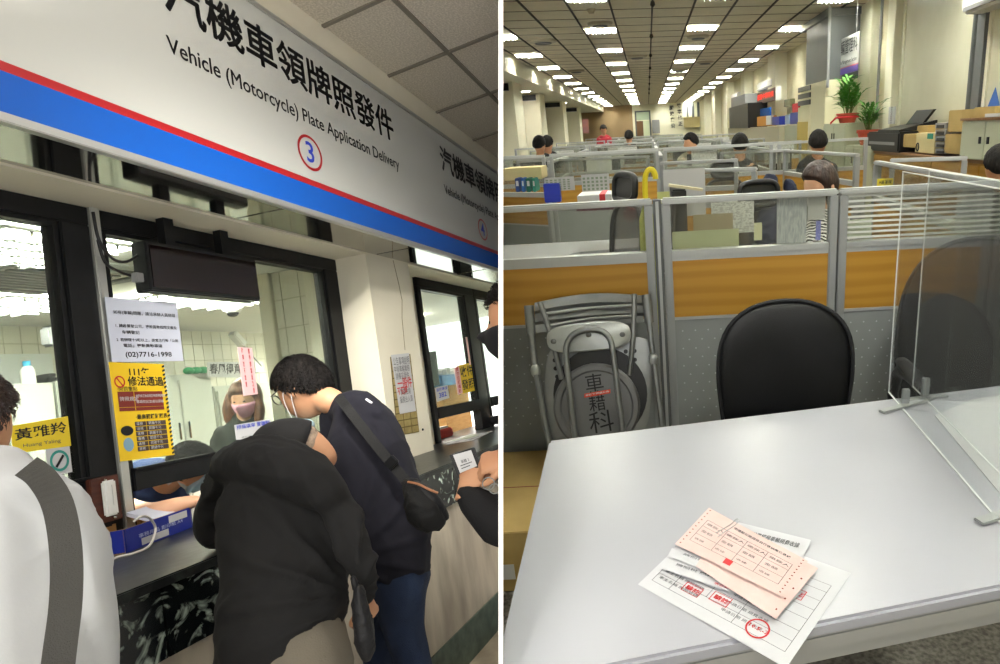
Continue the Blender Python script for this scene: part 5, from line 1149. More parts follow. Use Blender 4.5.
# ================================================================ right hall: things near the desk
# ---- folded metal chair leaning against the partition
def FC(px, py, off=0.0):
    n = V((0, -.958, .287)); p0 = V((0, 2.44, 1.0)); d = RM['R'] @ V(((px-PX)/FP, (py-PY)/FP, 1)); o = EYE['R']; t = (p0-o).dot(n)/d.dot(n); return o+d*t+n*off
def fx(x, y): return (500+x/3.69, 270+y/3.69)
SG, SL2 = MATS['steelgrey'], MATS['steellight']
t = thing('folding_chair', 'R', V((-.2, 2.2, 0)), 'folded grey metal chair leaning upright against the left front partition', 'chair')
def fl2floor(p): # extend below the desk edge down to the floor
    a, b = FC(*p[0]), FC(*p[1]); d = (b-a).normalized(); return b+d*((.02-b.z)/d.z)
legL_ = [FC(*fx(112, 150), .03), FC(*fx(137, 370), .03), FC(*fx(190, 650), .03)]; d_ = (legL_[2]-legL_[1]).normalized(); legL_.append(legL_[2]+d_*((.02-legL_[2].z)/d_.z))
legR_ = [FC(*fx(540, 105), .03), FC(*fx(567, 330), .03), FC(*fx(600, 575), .03)]; d_ = (legR_[2]-legR_[1]).normalized(); legR_.append(legR_[2]+d_*((.02-legR_[2].z)/d_.z))
for L_, s0, s1 in ((legL_, (112, 132), (120, 240)), (legR_, (540, 92), (552, 195))):
    lg_ = part('leg', MB().tube(L_, .0115, 12), SG, t, smooth=50)
    part('sleeve', MB().tube([FC(*fx(*s0), .03), FC(*fx(*s1), .03)], .0185, 14), SG, lg_, smooth=50)
    part('hinge_clip', MB().ball(L_[1], (.02, .016, .028), 8), SL2, lg_, smooth=60)
    part('foot_cap', MB().tube([L_[3], L_[3]-d_*.05], .015, 10), MATS['plasticblack'], lg_, smooth=50)
# curved backrest
bk = MB(); n_ = 12; top_, bot_ = [], []
for i in range(n_+1):
    s_ = i/n_; x = 130+400*s_; topy = 122-26*s_-22*math.sin(PI*s_); boty = 232-38*s_
    top_.append(FC(*fx(x, topy), .012-.03*math.sin(PI*s_))); bot_.append(FC(*fx(x, boty), .012-.03*math.sin(PI*s_)))
secs = []
for i in range(n_+1):
    row = []
    for k in range(9):
        v = k/8; p = top_[i]*(1-v)+bot_[i]*v; b = .006*(1 if k in (2, 5) else 0)-.004*(k in (3, 6)); row.append(p+V((0, -b, 0)))
    secs.append(row+[p+V((0, .004, 0)) for p in reversed(row)])
part('backrest', bk.loft(secs), SG, t, smooth=35)
part('back_rib', MB().tube([FC(*fx(170, 163), .02), FC(*fx(330, 140), -.002), FC(*fx(490, 130), .02)], .006, 8, k=4), SL2, t, smooth=50)
part('back_rib', MB().tube([FC(*fx(185, 205), .02), FC(*fx(330, 180), -.002), FC(*fx(485, 170), .02)], .006, 8, k=4), SL2, t, smooth=50)
for a, b in (((155, 120), (232, 400)), ((497, 90), (478, 385))): part('inner_tube', MB().tube([FC(*fx(*a), .045), FC(*fx((a[0]+b[0])/2+(8 if a[0] < 300 else 6), (a[1]+b[1])/2), .045), FC(*fx(*b), .03)], .0105, 12, k=4), SG, t, smooth=50)
# support bar with three screws
pl_ = MB(); ring_ = []
cxp, cyp = 333, 246
for i in range(40):
    a = 2*PI*i/40; sx = math.cos(a); sy = math.sin(a); ex = 152*(abs(sx)**.55)*(1 if sx > 0 else -1); ey = 52*(abs(sy)**.7)*(1 if sy > 0 else -1); r = -.085; ring_.append((cxp+ex*math.cos(r)-ey*math.sin(r), cyp+ex*math.sin(r)+ey*math.cos(r)))
f_ = [FC(*fx(x, y), .055) for x, y in ring_]; b_ = [FC(*fx(x, y), .047) for x, y in ring_]; f2_ = [FC(*fx(cxp+(x-cxp)*.95, cyp+(y-cyp)*.9), .06) for x, y in ring_]
sp = part('support_plate', MB().loft([b_, f_, f2_]), SL2, t, smooth=40)
for x, y in ((207, 262), (333, 238), (455, 237)): part('screw', MB().ball(FC(*fx(x, y), .061), (.011, .004, .011), 8), SG, sp, smooth=60)
# seat pan behind, dark hollow, round seat dish
rr_ = []
for i in range(48):
    a = 2*PI*i/48; sx = math.cos(a); sy = math.sin(a); ex = 200*(abs(sx)**.35)*(1 if sx > 0 else -1); ey = 185*(abs(sy)**.35)*(1 if sy > 0 else -1); rr_.append((362+ex-ey*.09, 437+ey-ex*.05))
part('seat_pan', MB().loft([[FC(*fx(x, y), .0) for x, y in rr_], [FC(*fx(x, y), .014) for x, y in rr_], [FC(*fx(362+(x-362)*.94, 437+(y-437)*.94), .018) for x, y in rr_]]), SG, t, smooth=40)
def disc(cx, cy, r, off, rz=1.0, n=40): return [FC(*fx(cx+r*math.cos(2*PI*i/n), cy+r*rz*math.sin(2*PI*i/n)), off) for i in range(n)]
hb = part('seat_hollow', MB().loft([disc(372, 455, 172, .0185), disc(372, 455, 172, .021)]), MATS['plasticblack'], t)
for x, y in ((205, 332), (208, 362), (214, 392), (465, 300), (497, 298), (498, 330), (470, 330)): part('punched_hole', MB().loft([disc(x, y, 8, .0185, n=10), disc(x, y, 8, .0195, n=10)]), MATS['plasticblack'], t)
dish = part('seat_dish', MB().loft([disc(360, 500, 158, .022), disc(360, 500, 158, .034), disc(360, 500, 150, .04), disc(360, 500, 134, .04), disc(360, 500, 128, .034)]), mat('steeldull', '#6f7071', .42, metal=.6), t, smooth=35)
M_ = plane_M(FC(*fx(365, 505), .0365), FC(*fx(465, 490), 0)-FC(*fx(365, 505), 0), FC(*fx(365, 400), 0)-FC(*fx(365, 505), 0))
w_ = MB().merge(shift(text('車', .075), (0, .093, 0))).merge(shift(text('籍', .085, sx=.8), (.0, .022, 0))).merge(shift(text('科', .09, sx=1.1), (.005, -.06, 0)))
part('handwriting', MB().merge(w_, M_), MATS['ink'], dish)
part('red_label', MB().bar(FC(*fx(316, 461), .038), FC(*fx(411, 443), .038), .02, .001, up=(0, -1, 0)).box((0, 0, -9), (0, 0, -9)) if False else MB().sheet(FC(*fx(315, 467), .037), FC(*fx(410, 450), .037), FC(*fx(410, 436), .037), FC(*fx(315, 453), .037), .001, (0, -1, 0)), mat('labelred', '#c8452f', .6), dish)
part('label_lettering', quadmap(text('車輛管理處公告', .5, bold=.01), 3.8, 1, FC(*fx(315, 453), .0385), FC(*fx(410, 436), .0385), FC(*fx(410, 450), .0385), FC(*fx(315, 467), .0385), .0), MATS['paper'], dish)
u1 = [FC(*fx(x, y), .075) for x, y in ((291, 640), (272, 480), (255, 330), (258, 270), (285, 234), (335, 218), (385, 226), (413, 258), (424, 320), (442, 460), (462, 620))]
u1 = [u1[0]+(u1[0]-u1[1]).normalized()*.35]+u1+[u1[-1]+(u1[-1]-u1[-2]).normalized()*.35]
part('rear_leg_loop', MB().tube(u1, .0115, 12, k=4), SG, t, smooth=50)

# ---- black leather office chairs behind the desk
def chw(v): return max(1-(max(v+.25, 0)/1.25)**3.2, 0)**.46*.985+.015 if v > -.25 else 1-.10*(-.25-v)**1.2
def leather_chair(base, rz, lab, w=.44, zt=.93, zb=.52, arms=(-1, 1)):
    t = thing('office_chair', 'W', V((0, 0, 0)), lab, 'chair', 'black leather office chairs')
    def cush(w, h, cz, cy, d, curve, pinch=.0, n=24, m=16):
        secs = []
        for i in range(m+1):
            v = -1+2*i/m if i < m//2 else math.sin(PI/2*(i-m//2)/(m-m//2)); row = []; hw = w/2*chw(v)
            for j in range(n):
                a = 2*PI*j/n; cx_, cy_ = math.cos(a), math.sin(a); x = hw*(abs(cx_)**.8)*(1 if cx_ > 0 else -1); edge = (1-abs(v)**4)**.5 if abs(v) < 1 else .15
                yv = cy_*d*max(edge, .12); row.append(V((x, cy+yv-curve*(1-(x/(w/2))**2)*-1-curve, cz+v*h/2+.0)))
            secs.append(row)
        return secs
    zc = (zt+zb)/2; h = zt-zb
    part('backrest', MB().loft(cush(w, h, zc, .23, .035, .03)), MATS['leather'], t, smooth=60)
    pp = []
    for i in range(41):
        a = -.93*PI+1.86*PI*i/40+PI/2; v = max(min(math.sin(a)*1.0, 1), -1); hw = w/2*chw(v); x = hw*(1 if math.cos(a) > 0 else -1) if i != 20 else 0
        pp.append(V((x, .215-.03+.03*(1-(x/(w/2))**2), zc+v*h/2)))
    part('piping', MB().tube(pp, .007, 8), MATS['meshblack'], t, smooth=60)
    part('back_shell', MB().loft([[p+V((0, .035, 0)) for p in r] for r in cush(w*.96, h*.96, zc, .23, .018, .03)]), MATS['plasticblack'], t, smooth=60)
    st = []
    for i in range(9):
        v = -1+2*i/8; st.append([V((.235*(1-abs(v)**5*.12)*((abs(math.cos(a))**.5)*(1 if math.cos(a) > 0 else -1)), -.04+.24*((abs(math.sin(a))**.5)*(1 if math.sin(a) > 0 else -1))*(1-abs(v)**5*.1), .46+v*.045)) for a in [2*PI*j/28 for j in range(28)]])
    part('seat', MB().loft(st), MATS['leather'], t, smooth=60)
    part('back_bracket', MB().bar((0, .16, .4), (0, .27, .42), .07, .02).bar((0, .27, .41), (0, .275, .62), .07, .02, up=(0, 1, 0)), MATS['plasticblack'], t, bevel=.004)
    part('gas_column', MB().lathe([(0, .1), (.03, .1), (.03, .25), (.02, .25), (.02, .42), (0, .42)]), MATS['plasticblack'], t, smooth=40)
    for k in range(5):
        a = 2*PI*k/5+.3; d = V((math.cos(a), math.sin(a), 0)); l = part('base_arm', MB().bar(V((0, 0, .12))+d*.02, V((0, 0, .085))+d*.29, .04, .03), MATS['plasticblack'], t, bevel=.005)
        part('caster', MB().lathe([(0, -.02), (.028, -.018), (.028, .018), (0, .02)], d*.29+V((0, 0, .03)), 12, axis=V((-d.y, d.x, 0))), MATS['plasticblack'], l, smooth=40)
    for s_ in arms:
        ar = part('armrest', fuse([MB().tube(smoothpath([(s_*.25, .2, .44), (s_*.275, .17, .56), (s_*.275, .1, .665), (s_*.27, -.05, .69), (s_*.265, -.15, .675)], 4), .022, 10)], .008, 2), MATS['plasticblack'], t, smooth=60)
        part('arm_pad', MB().loft([[V((s_*.27+.028*math.cos(a)*k_, y, .7+.016*math.sin(a)*k_)) for a in [2*PI*j/14 for j in range(14)]] for y, k_ in ((-.17, .5), (-.16, .85), (-.1, 1), (.06, 1), (.11, .8), (.12, .5))]), MATS['leather'], ar, smooth=60)
    t.matrix_world = Matrix.Translation(base) @ Matrix.Rotation(rz, 4, 'Z'); return t
pc_ = PR(781, 302, 1, 2.13)
leather_chair(V((pc_.x, 1.86, 0)), 0.0, 'empty black leather office chair behind the middle of the desk', .46, pc_.z+.02, .5, ())
p2 = PR(978, 240, 1, 2.1)
leather_chair(V((p2.x+.02, 1.93, 0)), -.1, 'larger black office chair with armrest seen through the clear screens', .54, p2.z+.0, .5)

# ---- cardboard box under the desk corner
yb_ = PR(503, 592, 2, 0).y; zb_ = PR(503, 533, 1, yb_).z; yb2 = PR(503, 452, 2, zb_).y; xb_ = PR(560, 500, 2, zb_).x
t = thing('cardboard_box', 'R', V((xb_-.4, yb_, 0)), 'large brown cardboard box on the floor beside the left end of the desk', 'box')
part('carton', MB().box((xb_-.8, yb_, 0), (xb_, yb2, zb_)), MATS['carton'], t, bevel=.003)
part('flap_gap', MB().box((xb_-.8, (yb_+yb2)/2-.002, zb_), (xb_, (yb_+yb2)/2+.002, zb_+.001)), MATS['inkbrown'], t)
lx = PR(509, 572, 1, yb_).x; lz = PR(509, 572, 1, yb_).z
part('label', MB().box((lx-.12, yb_-.001, lz-.03), (lx+.02, yb_, lz+.03)), MATS['paper'], t)

# ---- things behind the front partition glass
def oc(name, lab, cat, P): return thing(name, 'R', V(P), lab, cat)
def Rz(px, py, y): return PR(px, py, 1, y)
# left desk behind glass
a = Rz(575, 215, 3.9)
t = oc('workstation_desk', 'pale desktop corner behind the front left partition glass', 'desk', (a.x+.2, 4.2, 0))
zd_ = .74
q = [PR(*v, 2, zd_) for v in ((556, 238), (578, 210), (640, 205), (640, 212))]
part('desktop', MB().prism([V((-1.4, 3.3, zd_)), V((-.82, 3.3, zd_)), V((-.74, 4.0, zd_)), V((-.5, 4.3, zd_)), V((.15, 4.4, zd_)), V((.15, 4.75, zd_)), V((-1.4, 4.75, zd_))], (0, 0, -.03)), MATS['desktop'], t, bevel=.003)
part('leg', MB().box((-.9, 3.35, 0), (-.86, 3.4, .71)).box((.08, 4.7, 0), (.12, 4.74, .71)), MATS['desksteel'], t)
# blue folder standing
def standbox(name, px0, py0, px1, py1, y, m, lab, cat, th=.06, zfloor=None, bevel=.004, group=None):
    p, q = PR(px0, py0, 1, y), PR(px1, py1, 1, y); z0 = min(p.z, q.z) if zfloor is None else zfloor
    return solo(name, 'R', MB().box((p.x, y, z0), (q.x, y+th, max(p.z, q.z))), m, lab, cat, group, bevel=bevel)
standbox('blue_folder', 543, 184, 561, 202, 4.5, mat('folderblue', '#2035a8', .4), 'bright blue folder standing behind the front left glass', 'folder', .05)
for k, (x0, x1, c) in enumerate(((514.5, 520, '#23407c'), (520.5, 525, '#2d5fa0'), (525.5, 531, '#1d6a5a'), (531.5, 536, '#2b8470'))):
    o = standbox('ring_binder', x0, 178.5, x1, 192, 4.95, mat('binder%d' % k, c, .5), 'ring binder behind the left partition, %s' % ('leftmost of the four, navy', 'second of the four, blue with white label', 'third of the four, dark green', 'rightmost of the four, green')[k], 'binder', .2, group='ring binders behind the left glass')
    P_ = PR(x0+1.2, 181, 1, 4.95); Q_ = PR(x1-1.2, 186, 1, 4.95); part('spine_label', MB().box((P_.x, 4.948, Q_.z), (Q_.x, 4.951, P_.z)), MATS['paper'], o)
standbox('storage_carton', 503, 169, 542, 179, 5.1, MATS['cartonlight'], 'pale carton lid above the ring binders', 'box', .3)
# paper stack with red band
P_, Q_ = PR(577, 196, 1, 4.4), PR(612, 205, 1, 4.4)
t = oc('paper_bundle', 'stack of white papers tied with a red band behind the mesh chair', 'papers', (P_.x, 4.4, Q_.z))
part('sheets', MB().box((P_.x, 4.4, Q_.z), (Q_.x, 4.7, P_.z)), MATS['paper'], t, bevel=.003)
part('red_band', MB().box((P_.x+.15, 4.396, Q_.z-.002), (P_.x+.19, 4.704, P_.z+.003)), MATS['inkred'], t)
part('dark_cover', MB().box((P_.x-.01, 4.39, Q_.z-.03), (Q_.x+.1, 4.72, Q_.z)), mat('maroon', '#4d1c2c', .6), t)
standbox('red_bag', 623, 209, 637, 222, 3.9, MATS['redcloth'], 'dark red cloth bag behind the mesh office chair', 'bag', .12, bevel=.02)
# keyboard pattern posters
for (a_, b_, lab) in (((544, 178), (575, 190), 'printed pattern sheet on the far partition, left of the post'), ((581, 175), (610, 194), 'yellowish printed pattern sheet on the far partition, right of the post')):
    p, q = PR(*a_, 1, 5.3), PR(*b_, 1, 5.3); o = solo('pattern_sheet', 'R', MB().box((p.x, 5.3, q.z), (q.x, 5.304, p.z)), MATS['paper'], lab, 'sheet')
    g = MB(); nx = int((q.x-p.x)/.035); nz = 5
    for i in range(nx):
        for j in range(nz): g.box((p.x+.01+i*.035, 5.298, q.z+.01+j*(p.z-q.z-.02)/nz), (p.x+.03+i*.035, 5.3, q.z+.01+(j+.6)*(p.z-q.z-.02)/nz))
    part('print', g, mat('printblueyellow', '#8b9a8a' if a_[0] == 544 else '#a39a5c', .8), o)
# mesh office chairs
def mesh_chair(px, py, y, rz, lab, s=1.0, zt=1.2):
    t = thing('mesh_office_chair', 'W', V((0, 0, 0)), lab, 'chair', 'black mesh office chairs')
    def frame_(w, h, zc, yy, r, lean): return [V((w/2*(abs(math.cos(a))**.6)*(1 if math.cos(a) > 0 else -1), yy+lean*math.sin(a)*h/2, zc+h/2*(abs(math.sin(a))**.6)*(1 if math.sin(a) > 0 else -1))) for a in [2*PI*i/28 for i in range(28)]]
    f1_ = frame_(.4, .46, .78, .24, 0, .15); part('back_frame', MB().tube(f1_, .016, 8, closed=True), MATS['plasticblack'], t, smooth=60)
    part('back_mesh', MB().add(f1_+[p+V((0, .004, 0)) for p in f1_], [tuple(range(28)), tuple(range(55, 27, -1))]), mat('meshgrey', '#2a2a29', .8, alpha=.55), t)
    f2_ = frame_(.26, .14, 1.1, .25, 0, .2); part('headrest', MB().tube(f2_, .018, 8, closed=True).add(f2_, [tuple(range(28))]), MATS['plasticblack'], t, smooth=60)
    part('spine', MB().tube([(0, .3, .5), (0, .34, .75), (0, .33, .95), (0, .27, 1.08)], .018, 8, k=4), MATS['plasticblack'], t, smooth=60)
    part('seat', MB().loft([[V((.24*k_*(abs(math.cos(a))**.5)*(1 if math.cos(a) > 0 else -1), .24*k_*(abs(math.sin(a))**.5)*(1 if math.sin(a) > 0 else -1), z)) for a in [2*PI*j/24 for j in range(24)]] for z, k_ in ((.42, .9), (.44, 1), (.475, 1), (.49, .93))]), mat('seatgrey', '#77766f', .9), t, smooth=50)
    for s_ in (-1, 1):
        ar = part('arm_post', MB().bar((s_*.26, .05, .42), (s_*.28, .02, .66), .03, .05, up=(0, 1, 0)), MATS['plasticblack'], t, bevel=.004); part('arm_pad', MB().box((s_*.29-.04, -.13, .66), (s_*.29+.04, .13, .69)), MATS['plasticblack'], ar, bevel=.01)
    part('gas_column', MB().lathe([(0, .08), (.025, .08), (.025, .42), (0, .42)]), MATS['plasticgrey'], t, smooth=40)
    for k in range(5):
        a = 2*PI*k/5; d = V((math.cos(a), math.sin(a), 0)); part('base_arm', MB().bar(V((0, 0, .1))+d*.02, V((0, 0, .06))+d*.3, .035, .025).ball(d*.3+V((0, 0, .028)), .027, 6), MATS['plasticblack'], t)
    q = PR(px, py, 1, y); t.matrix_world = Matrix.Translation((q.x, y, 0)) @ Matrix.Rotation(rz, 4, 'Z') @ Matrix.Scale(s, 4); return t
mesh_chair(582, 200, 3.7, -1.1, 'black mesh office chair with headrest behind the front left glass', 1.08)
mesh_chair(781, 200, 3.7, .35, 'black office chair with a navy jacket behind the seated woman')
mesh_chair(733, 160, 6.1, .2, 'black high backed chair among the cubicles left of the far heads')
# jacket on the chair
q = PR(775, 200, 1, 3.92)
jk = fuse([limb('R', [(770, 180, 4.0, 8, .05), (767, 195, 3.97, 14, .06), (768, 225, 3.95, 15, .06), (769, 250, 3.95, 14, .06)]), limb('R', [(790, 184, 3.97, 6, .05), (793, 198, 3.93, 8, .05), (791, 218, 3.92, 8, .05)])], .012, 3, .5, wrinkle(.014, 7, 1))
solo('navy_jacket', 'R', jk, mat('jacketnavy', '#161c33', .85), 'dark navy jacket draped over the chair beside the seated woman', 'jacket', smooth=80)
# seated woman behind glass of the middle partition
hw_ = CR(820, 186, 3.35); Mw = headM(hw_, camdir('R', -.85, .35, -.35), camdir('R', -.1, -.95, -.3))
tw = [(826, 210, 3.42, 16, .07), (828, 232, 3.42, 26, .11), (828, 262, 3.42, 28, .12), (828, 300, 3.42, 28, .12)]
wr = person('R', 'woman with dark hair and white mask seated behind the middle partition glass', [fuse([hsphere(lambda d: Mw @ headpt(d, .95)), ears_mb(Mw), limb('R', [(823, 198, 3.38, 8, .05), (826, 212, 3.41, 9, .055)]), limb('R', inset(tw, -3, -.015))], .01, 3)], onfloor(CR(828, 260, 3.4)), 'skinlight')
part('striped_top', fuse([limb('R', tw)], .012, 3), mat('stripes', '#16161a', .85, c2='#dedede', scale=26, wave='DIAGONAL', contrast=(.48, .52)), wr, smooth=80)
part('hair', fuse([hair_mb(Mw, 'long', .016, .96, 2, .004), limb('R', [(829, 184, 3.42, 9, .07), (832, 200, 3.44, 8, .06), (833, 212, 3.44, 5, .05)])], .008, 2), MATS['hairbrown'], wr, smooth=70)
part('face_mask', mask_mb(Mw, .96), MATS['paper'], wr, smooth=70)
# hanging papers / lanyards on the glass of the middle partition
def glasspaper(px0, py0, px1, py1, lab, m=None, y=YR+.024, name='posted_sheet', cat='paper'):
    p, q = PR(px0, py0, 1, y), PR(px1, py1, 1, y); return solo(name, 'R', MB().box((p.x, y, q.z), (q.x, y+.0015, p.z)), m or MATS['printed'], lab, cat)
glasspaper(777, 197, 806, 242, 'tall printed sheet hanging inside the middle partition glass', mat('listpaper', '#c8ccd2', .8, c2='#aeb3bb', scale=40, detail=1, stretch=(3, 1, .6), contrast=(.4, .6)))
glasspaper(808.5, 196, 825, 219, 'crumpled white cloth sheet hanging inside the glass beside the seated woman', MATS['paper'], name='white_cloth', cat='cloth')
o = glasspaper(816, 221, 820.5, 240, 'small lilac lanyard tag hanging inside the middle partition glass', mat('lilac', '#7f86d6', .6), name='lanyard_tag', cat='tag')
o = glasspaper(672, 232, 739, 249, 'long pale green tray of papers standing inside the middle partition glass', mat('palegreen', '#c3c9a4', .6, c2='#b7be98', scale=6), y=YR+.05, name='paper_tray', cat='tray')
glasspaper(693, 215, 733, 232, 'flat grey brown cardboard behind the pale green tray', mat('kraft', '#9c9277', .8), y=YR+.3, name='cardboard_sheet', cat='cardboard')
glasspaper(711, 203, 754, 232, 'wide printed chart behind the cardboard, seen through the middle glass', y=3.6)
glasspaper(754, 223, 762, 240, 'small cream card standing inside the middle partition glass', mat('cream', '#dcdcb8', .7), name='small_card', cat='card')
glasspaper(663, 170, 706, 215, 'white sheet leaning behind the black monitor', MATS['paper'], y=3.3)
# black monitor
p, q = PR(676, 190, 1, 3.05), PR(692, 233, 1, 3.05)
t = oc('computer_monitor', 'black computer monitor seen edge-on behind the middle partition glass', 'monitor', (q.x, 3.05, q.z))
part('screen', MB().box((q.x-.09, 3.05, q.z), (q.x-.02, 3.4, p.z)), MATS['plasticblack'], t, bevel=.006)
part('back_shell', MB().box((p.x-.02, 3.08, q.z), (q.x-.09, 3.36, p.z-.05)), MATS['meshblack'], t, bevel=.012)
part('stand', MB().box((q.x-.1, 3.15, q.z-.18), (q.x-.05, 3.25, q.z)).box((q.x-.2, 3.08, q.z-.19), (q.x+.05, 3.34, q.z-.175)), MATS['plasticblack'], t)
part('clip', MB().bar((q.x-.1, 3.1, p.z+.02), (q.x+.06, 3.1, p.z-.01), .03, .012), mat('creamclip', '#d8d0b0', .6), t)
# yellow umbrella hooked on the post
um = [PR(*v, 1, YR+.05) for v in ((646, 203), (645, 190), (645.5, 176), (648.5, 170), (652.5, 170), (655, 174), (655.5, 179))]
t = oc('umbrella', 'umbrella with bright yellow hooked handle hanging on the front post', 'umbrella', um[0]-V((0, 0, .7)))
part('hook_handle', MB().tube(um, .011, 10, k=4), mat('umbyellow', '#e2cf2a', .4), t, smooth=60)
part('canopy', MB().lathe([(.006, -.72), (.022, -.6), (.035, -.25), (.03, -.06), (.01, 0)], um[0], 12), mat('umbgreen', '#b9bf5e', .7), t, smooth=50)
glasspaper(657, 192, 670, 203, 'pale yellow green wrapped packet on the desk behind the front post', mat('packetgreen', '#c9cf8a', .7), y=YR+.3, name='wrapped_packet', cat='packet')
# third partition: papers and cushion-like white box
glasspaper(848, 193, 864, 207, 'small white sheet behind the striped glass, upper left', MATS['paper'], y=YR+.05)
glasspaper(848, 220, 871, 236, 'pale green edged plastic box behind the striped glass', mat('mintbox', '#cfd8c4', .5), y=YR+.05, name='plastic_box', cat='box')
glasspaper(958, 187, 990, 229, 'white sheet behind the striped glass, near the right edge', MATS['paper'])
# shelves behind third partition: yellow sign with black lettering
p, q = PR(877.5, 179, 1, 3.9), PR(893, 185.5, 1, 3.9)
t = oc('yellow_tag', 'yellow tag with dark letters on the partition right of the middle post', 'tag', (p.x, 3.9, q.z))
part('plate', MB().box((p.x, 3.9, q.z), (q.x, 3.905, p.z)), MATS['yelloww'], t)
part('lettering', quadmap(text('A區 服務', .45, bold=.01), 2.2, .9, (p.x, 3.898, p.z), (q.x, 3.898, p.z), (q.x, 3.898, q.z), (p.x, 3.898, q.z)), MATS['ink'], t)

# ================================================================ right hall: things along the right wall
def rb(name, px0, py0, px1, py1, x, dep, m, lab, cat, bevel=.006, z0=None, group=None, solo_=True):
    a, b = PR(px0, py0, 0, x), PR(px1, py1, 0, x); y0, y1 = min(a.y, b.y), max(a.y, b.y); zt_ = max(a.z, b.z); zb = min(a.z, b.z) if z0 is None else z0
    mb = MB().box((x, y0, zb), (x+dep, y1, zt_))
    if solo_: return solo(name, 'R', mb, m, lab, cat, group, bevel=bevel)
    return mb, (y0, y1, zb, zt_)
# low wooden cabinet run
zc1 = PR(940, 156, 0, 2.55).z
t = oc('low_wooden_cabinet', 'long low wooden cabinet along the right wall carrying the cartons and printer', 'cabinet', (2.75, 6.4, 0))
part('body', MB().box((2.55, 4.2, .05), (2.96, 7.7, zc1-.03)), MATS['woodpanel'], t, bevel=.004)
part('top', MB().box((2.53, 4.2, zc1-.03), (2.97, 7.72, zc1)), mat('browntop', '#8d6a48', .5), t, bevel=.004)
for k in range(4): part('door', MB().box((2.538, 4.22+.87*k, .1), (2.55, 5.07+.87*k, zc1-.05)), MATS['woodpanel'], t, bevel=.003)
# steel cabinet with two doors
mb, (y0, y1, z0, z1) = rb('', 963, 121, 1012, 157, 2.5, .46, None, '', '', z0=zc1+.002, solo_=False)
t = oc('steel_cabinet', 'pale steel cabinet with two doors standing on the low wooden cabinet at right', 'cabinet', (2.7, (y0+y1)/2, z0))
part('body', mb, mat('cabinetpale', '#b9bda6', .5), t, bevel=.005)
part('top_board', MB().box((2.48, y0-.01, z1), (2.97, y1+.01, z1+.02)), MATS['browntop'], t, bevel=.003)
for k in (0, 1):
    dd = part('door', MB().box((2.492, y0+.01+k*(y1-y0)/2, z0+.01), (2.5, y0-.01+(k+1)*(y1-y0)/2, z1-.01)), MATS['cabinetpale'], t, bevel=.002); part('handle', MB().box((2.48, (y0+y1)/2+(-.07 if k == 0 else .05), z0+.12), (2.492, (y0+y1)/2+(-.05 if k == 0 else .07), z0+.17)), MATS['ink'], dd)
# cartons
rb('cardboard_box', 945, 134, 966, 155, 2.55, .36, MATS['carton'], 'pale brown carton beside the grey file trays, under a bigger carton', 'box')
rb('cardboard_box', 949, 110.5, 973, 132, 2.55, .38, MATS['carton'], 'large carton resting on top of another beside the steel cabinet', 'box')
rb('cardboard_box', 974, 107.5, 994, 118.5, 2.55, .36, MATS['carton'], 'open carton standing on top of the pale steel cabinet', 'box')
rb('plastic_bag_bundle', 981, 114, 1000, 119, 2.5, .2, MATS['paper'], 'white wrapped bundle on top of the pale steel cabinet', 'bundle', bevel=.02)
o = rb('printed_carton', 916, 133, 934, 154, 2.55, .34, MATS['cartonlight'], 'carton with round logo and green corner, left of the grey file trays', 'box')
a_, b_ = PR(928, 133.5, 0, 2.55), PR(933, 139, 0, 2.55); part('green_corner', MB().box((2.545, min(a_.y, b_.y), b_.z), (2.55, max(a_.y, b_.y), a_.z)), mat('cartongreen', '#2f7d66', .7), o)
c_ = PR(917.5, 147, 0, 2.548); part('logo', MB().tube([c_+V((0, .03*math.cos(a), .035*math.sin(a))) for a in [2*PI*i/16 for i in range(16)]], .006, 6, closed=True), MATS['ink'], o)
rb('cardboard_box', 900, 134, 916, 148, 2.55, .34, MATS['carton'], 'medium carton between the black printer and the logo carton', 'box')
rb('cardboard_box', 901, 126, 927, 133, 2.7, .26, MATS['carton'], 'flat brown carton on top, behind the logo carton', 'box')
for k in range(5):
    o = rb('file_tray', 935.5, 123+6.4*k, 945.5, 128.6+6.4*k, 2.55, .3, MATS['plasticgrey'], 'grey file tray in a stack beside the cartons, %s' % ('topmost', 'second from the top', 'middle one', 'second from the bottom', 'lowest')[k], 'tray', bevel=.002, group='grey file trays')
    a_, b_ = PR(937, 125+6.4*k, 0, 2.55), PR(944, 128+6.4*k, 0, 2.55); part('opening', MB().box((2.546, min(a_.y, b_.y), b_.z), (2.55, max(a_.y, b_.y), a_.z)), MATS['plasticblack'], o)
# printer
mb, (y0, y1, z0, z1) = rb('', 867, 131, 898, 147, 2.5, .42, None, '', '', solo_=False)
z1 = PR(883, 132, 0, 2.5).z; z0 = zc1+.001
t = oc('printer', 'black office printer on the low cabinet left of the cartons', 'printer', (2.7, (y0+y1)/2, z0))
part('body', MB().box((2.5, y0, z0), (2.9, y1, z1)), MATS['plasticblack'], t, bevel=.015)
part('paper_slot', MB().box((2.495, y0+.1, z0+.07), (2.5, y1-.1, z0+.1)), MATS['plasticgrey'], t)
part('scanner_lid', MB().hexa([(2.52, y0+.05, z1), (2.9, y0+.05, z1+.02), (2.9, y1-.3, z1+.02), (2.52, y1-.3, z1), (2.52, y0+.05, z1+.02), (2.9, y0+.05, z1+.1), (2.9, y1-.3, z1+.08), (2.52, y1-.3, z1+.02)]), MATS['plasticblack'], t, bevel=.004)
part('paper_support', MB().hexa([(2.75, y0+.15, z1+.02), (2.78, y0+.15, z1+.02), (2.78, y1-.4, z1+.02), (2.75, y1-.4, z1+.02), (2.85, y0+.05, z1+.2), (2.88, y0+.05, z1+.2), (2.88, y1-.5, z1+.2), (2.85, y1-.5, z1+.2)]), MATS['plasticblack'], t)
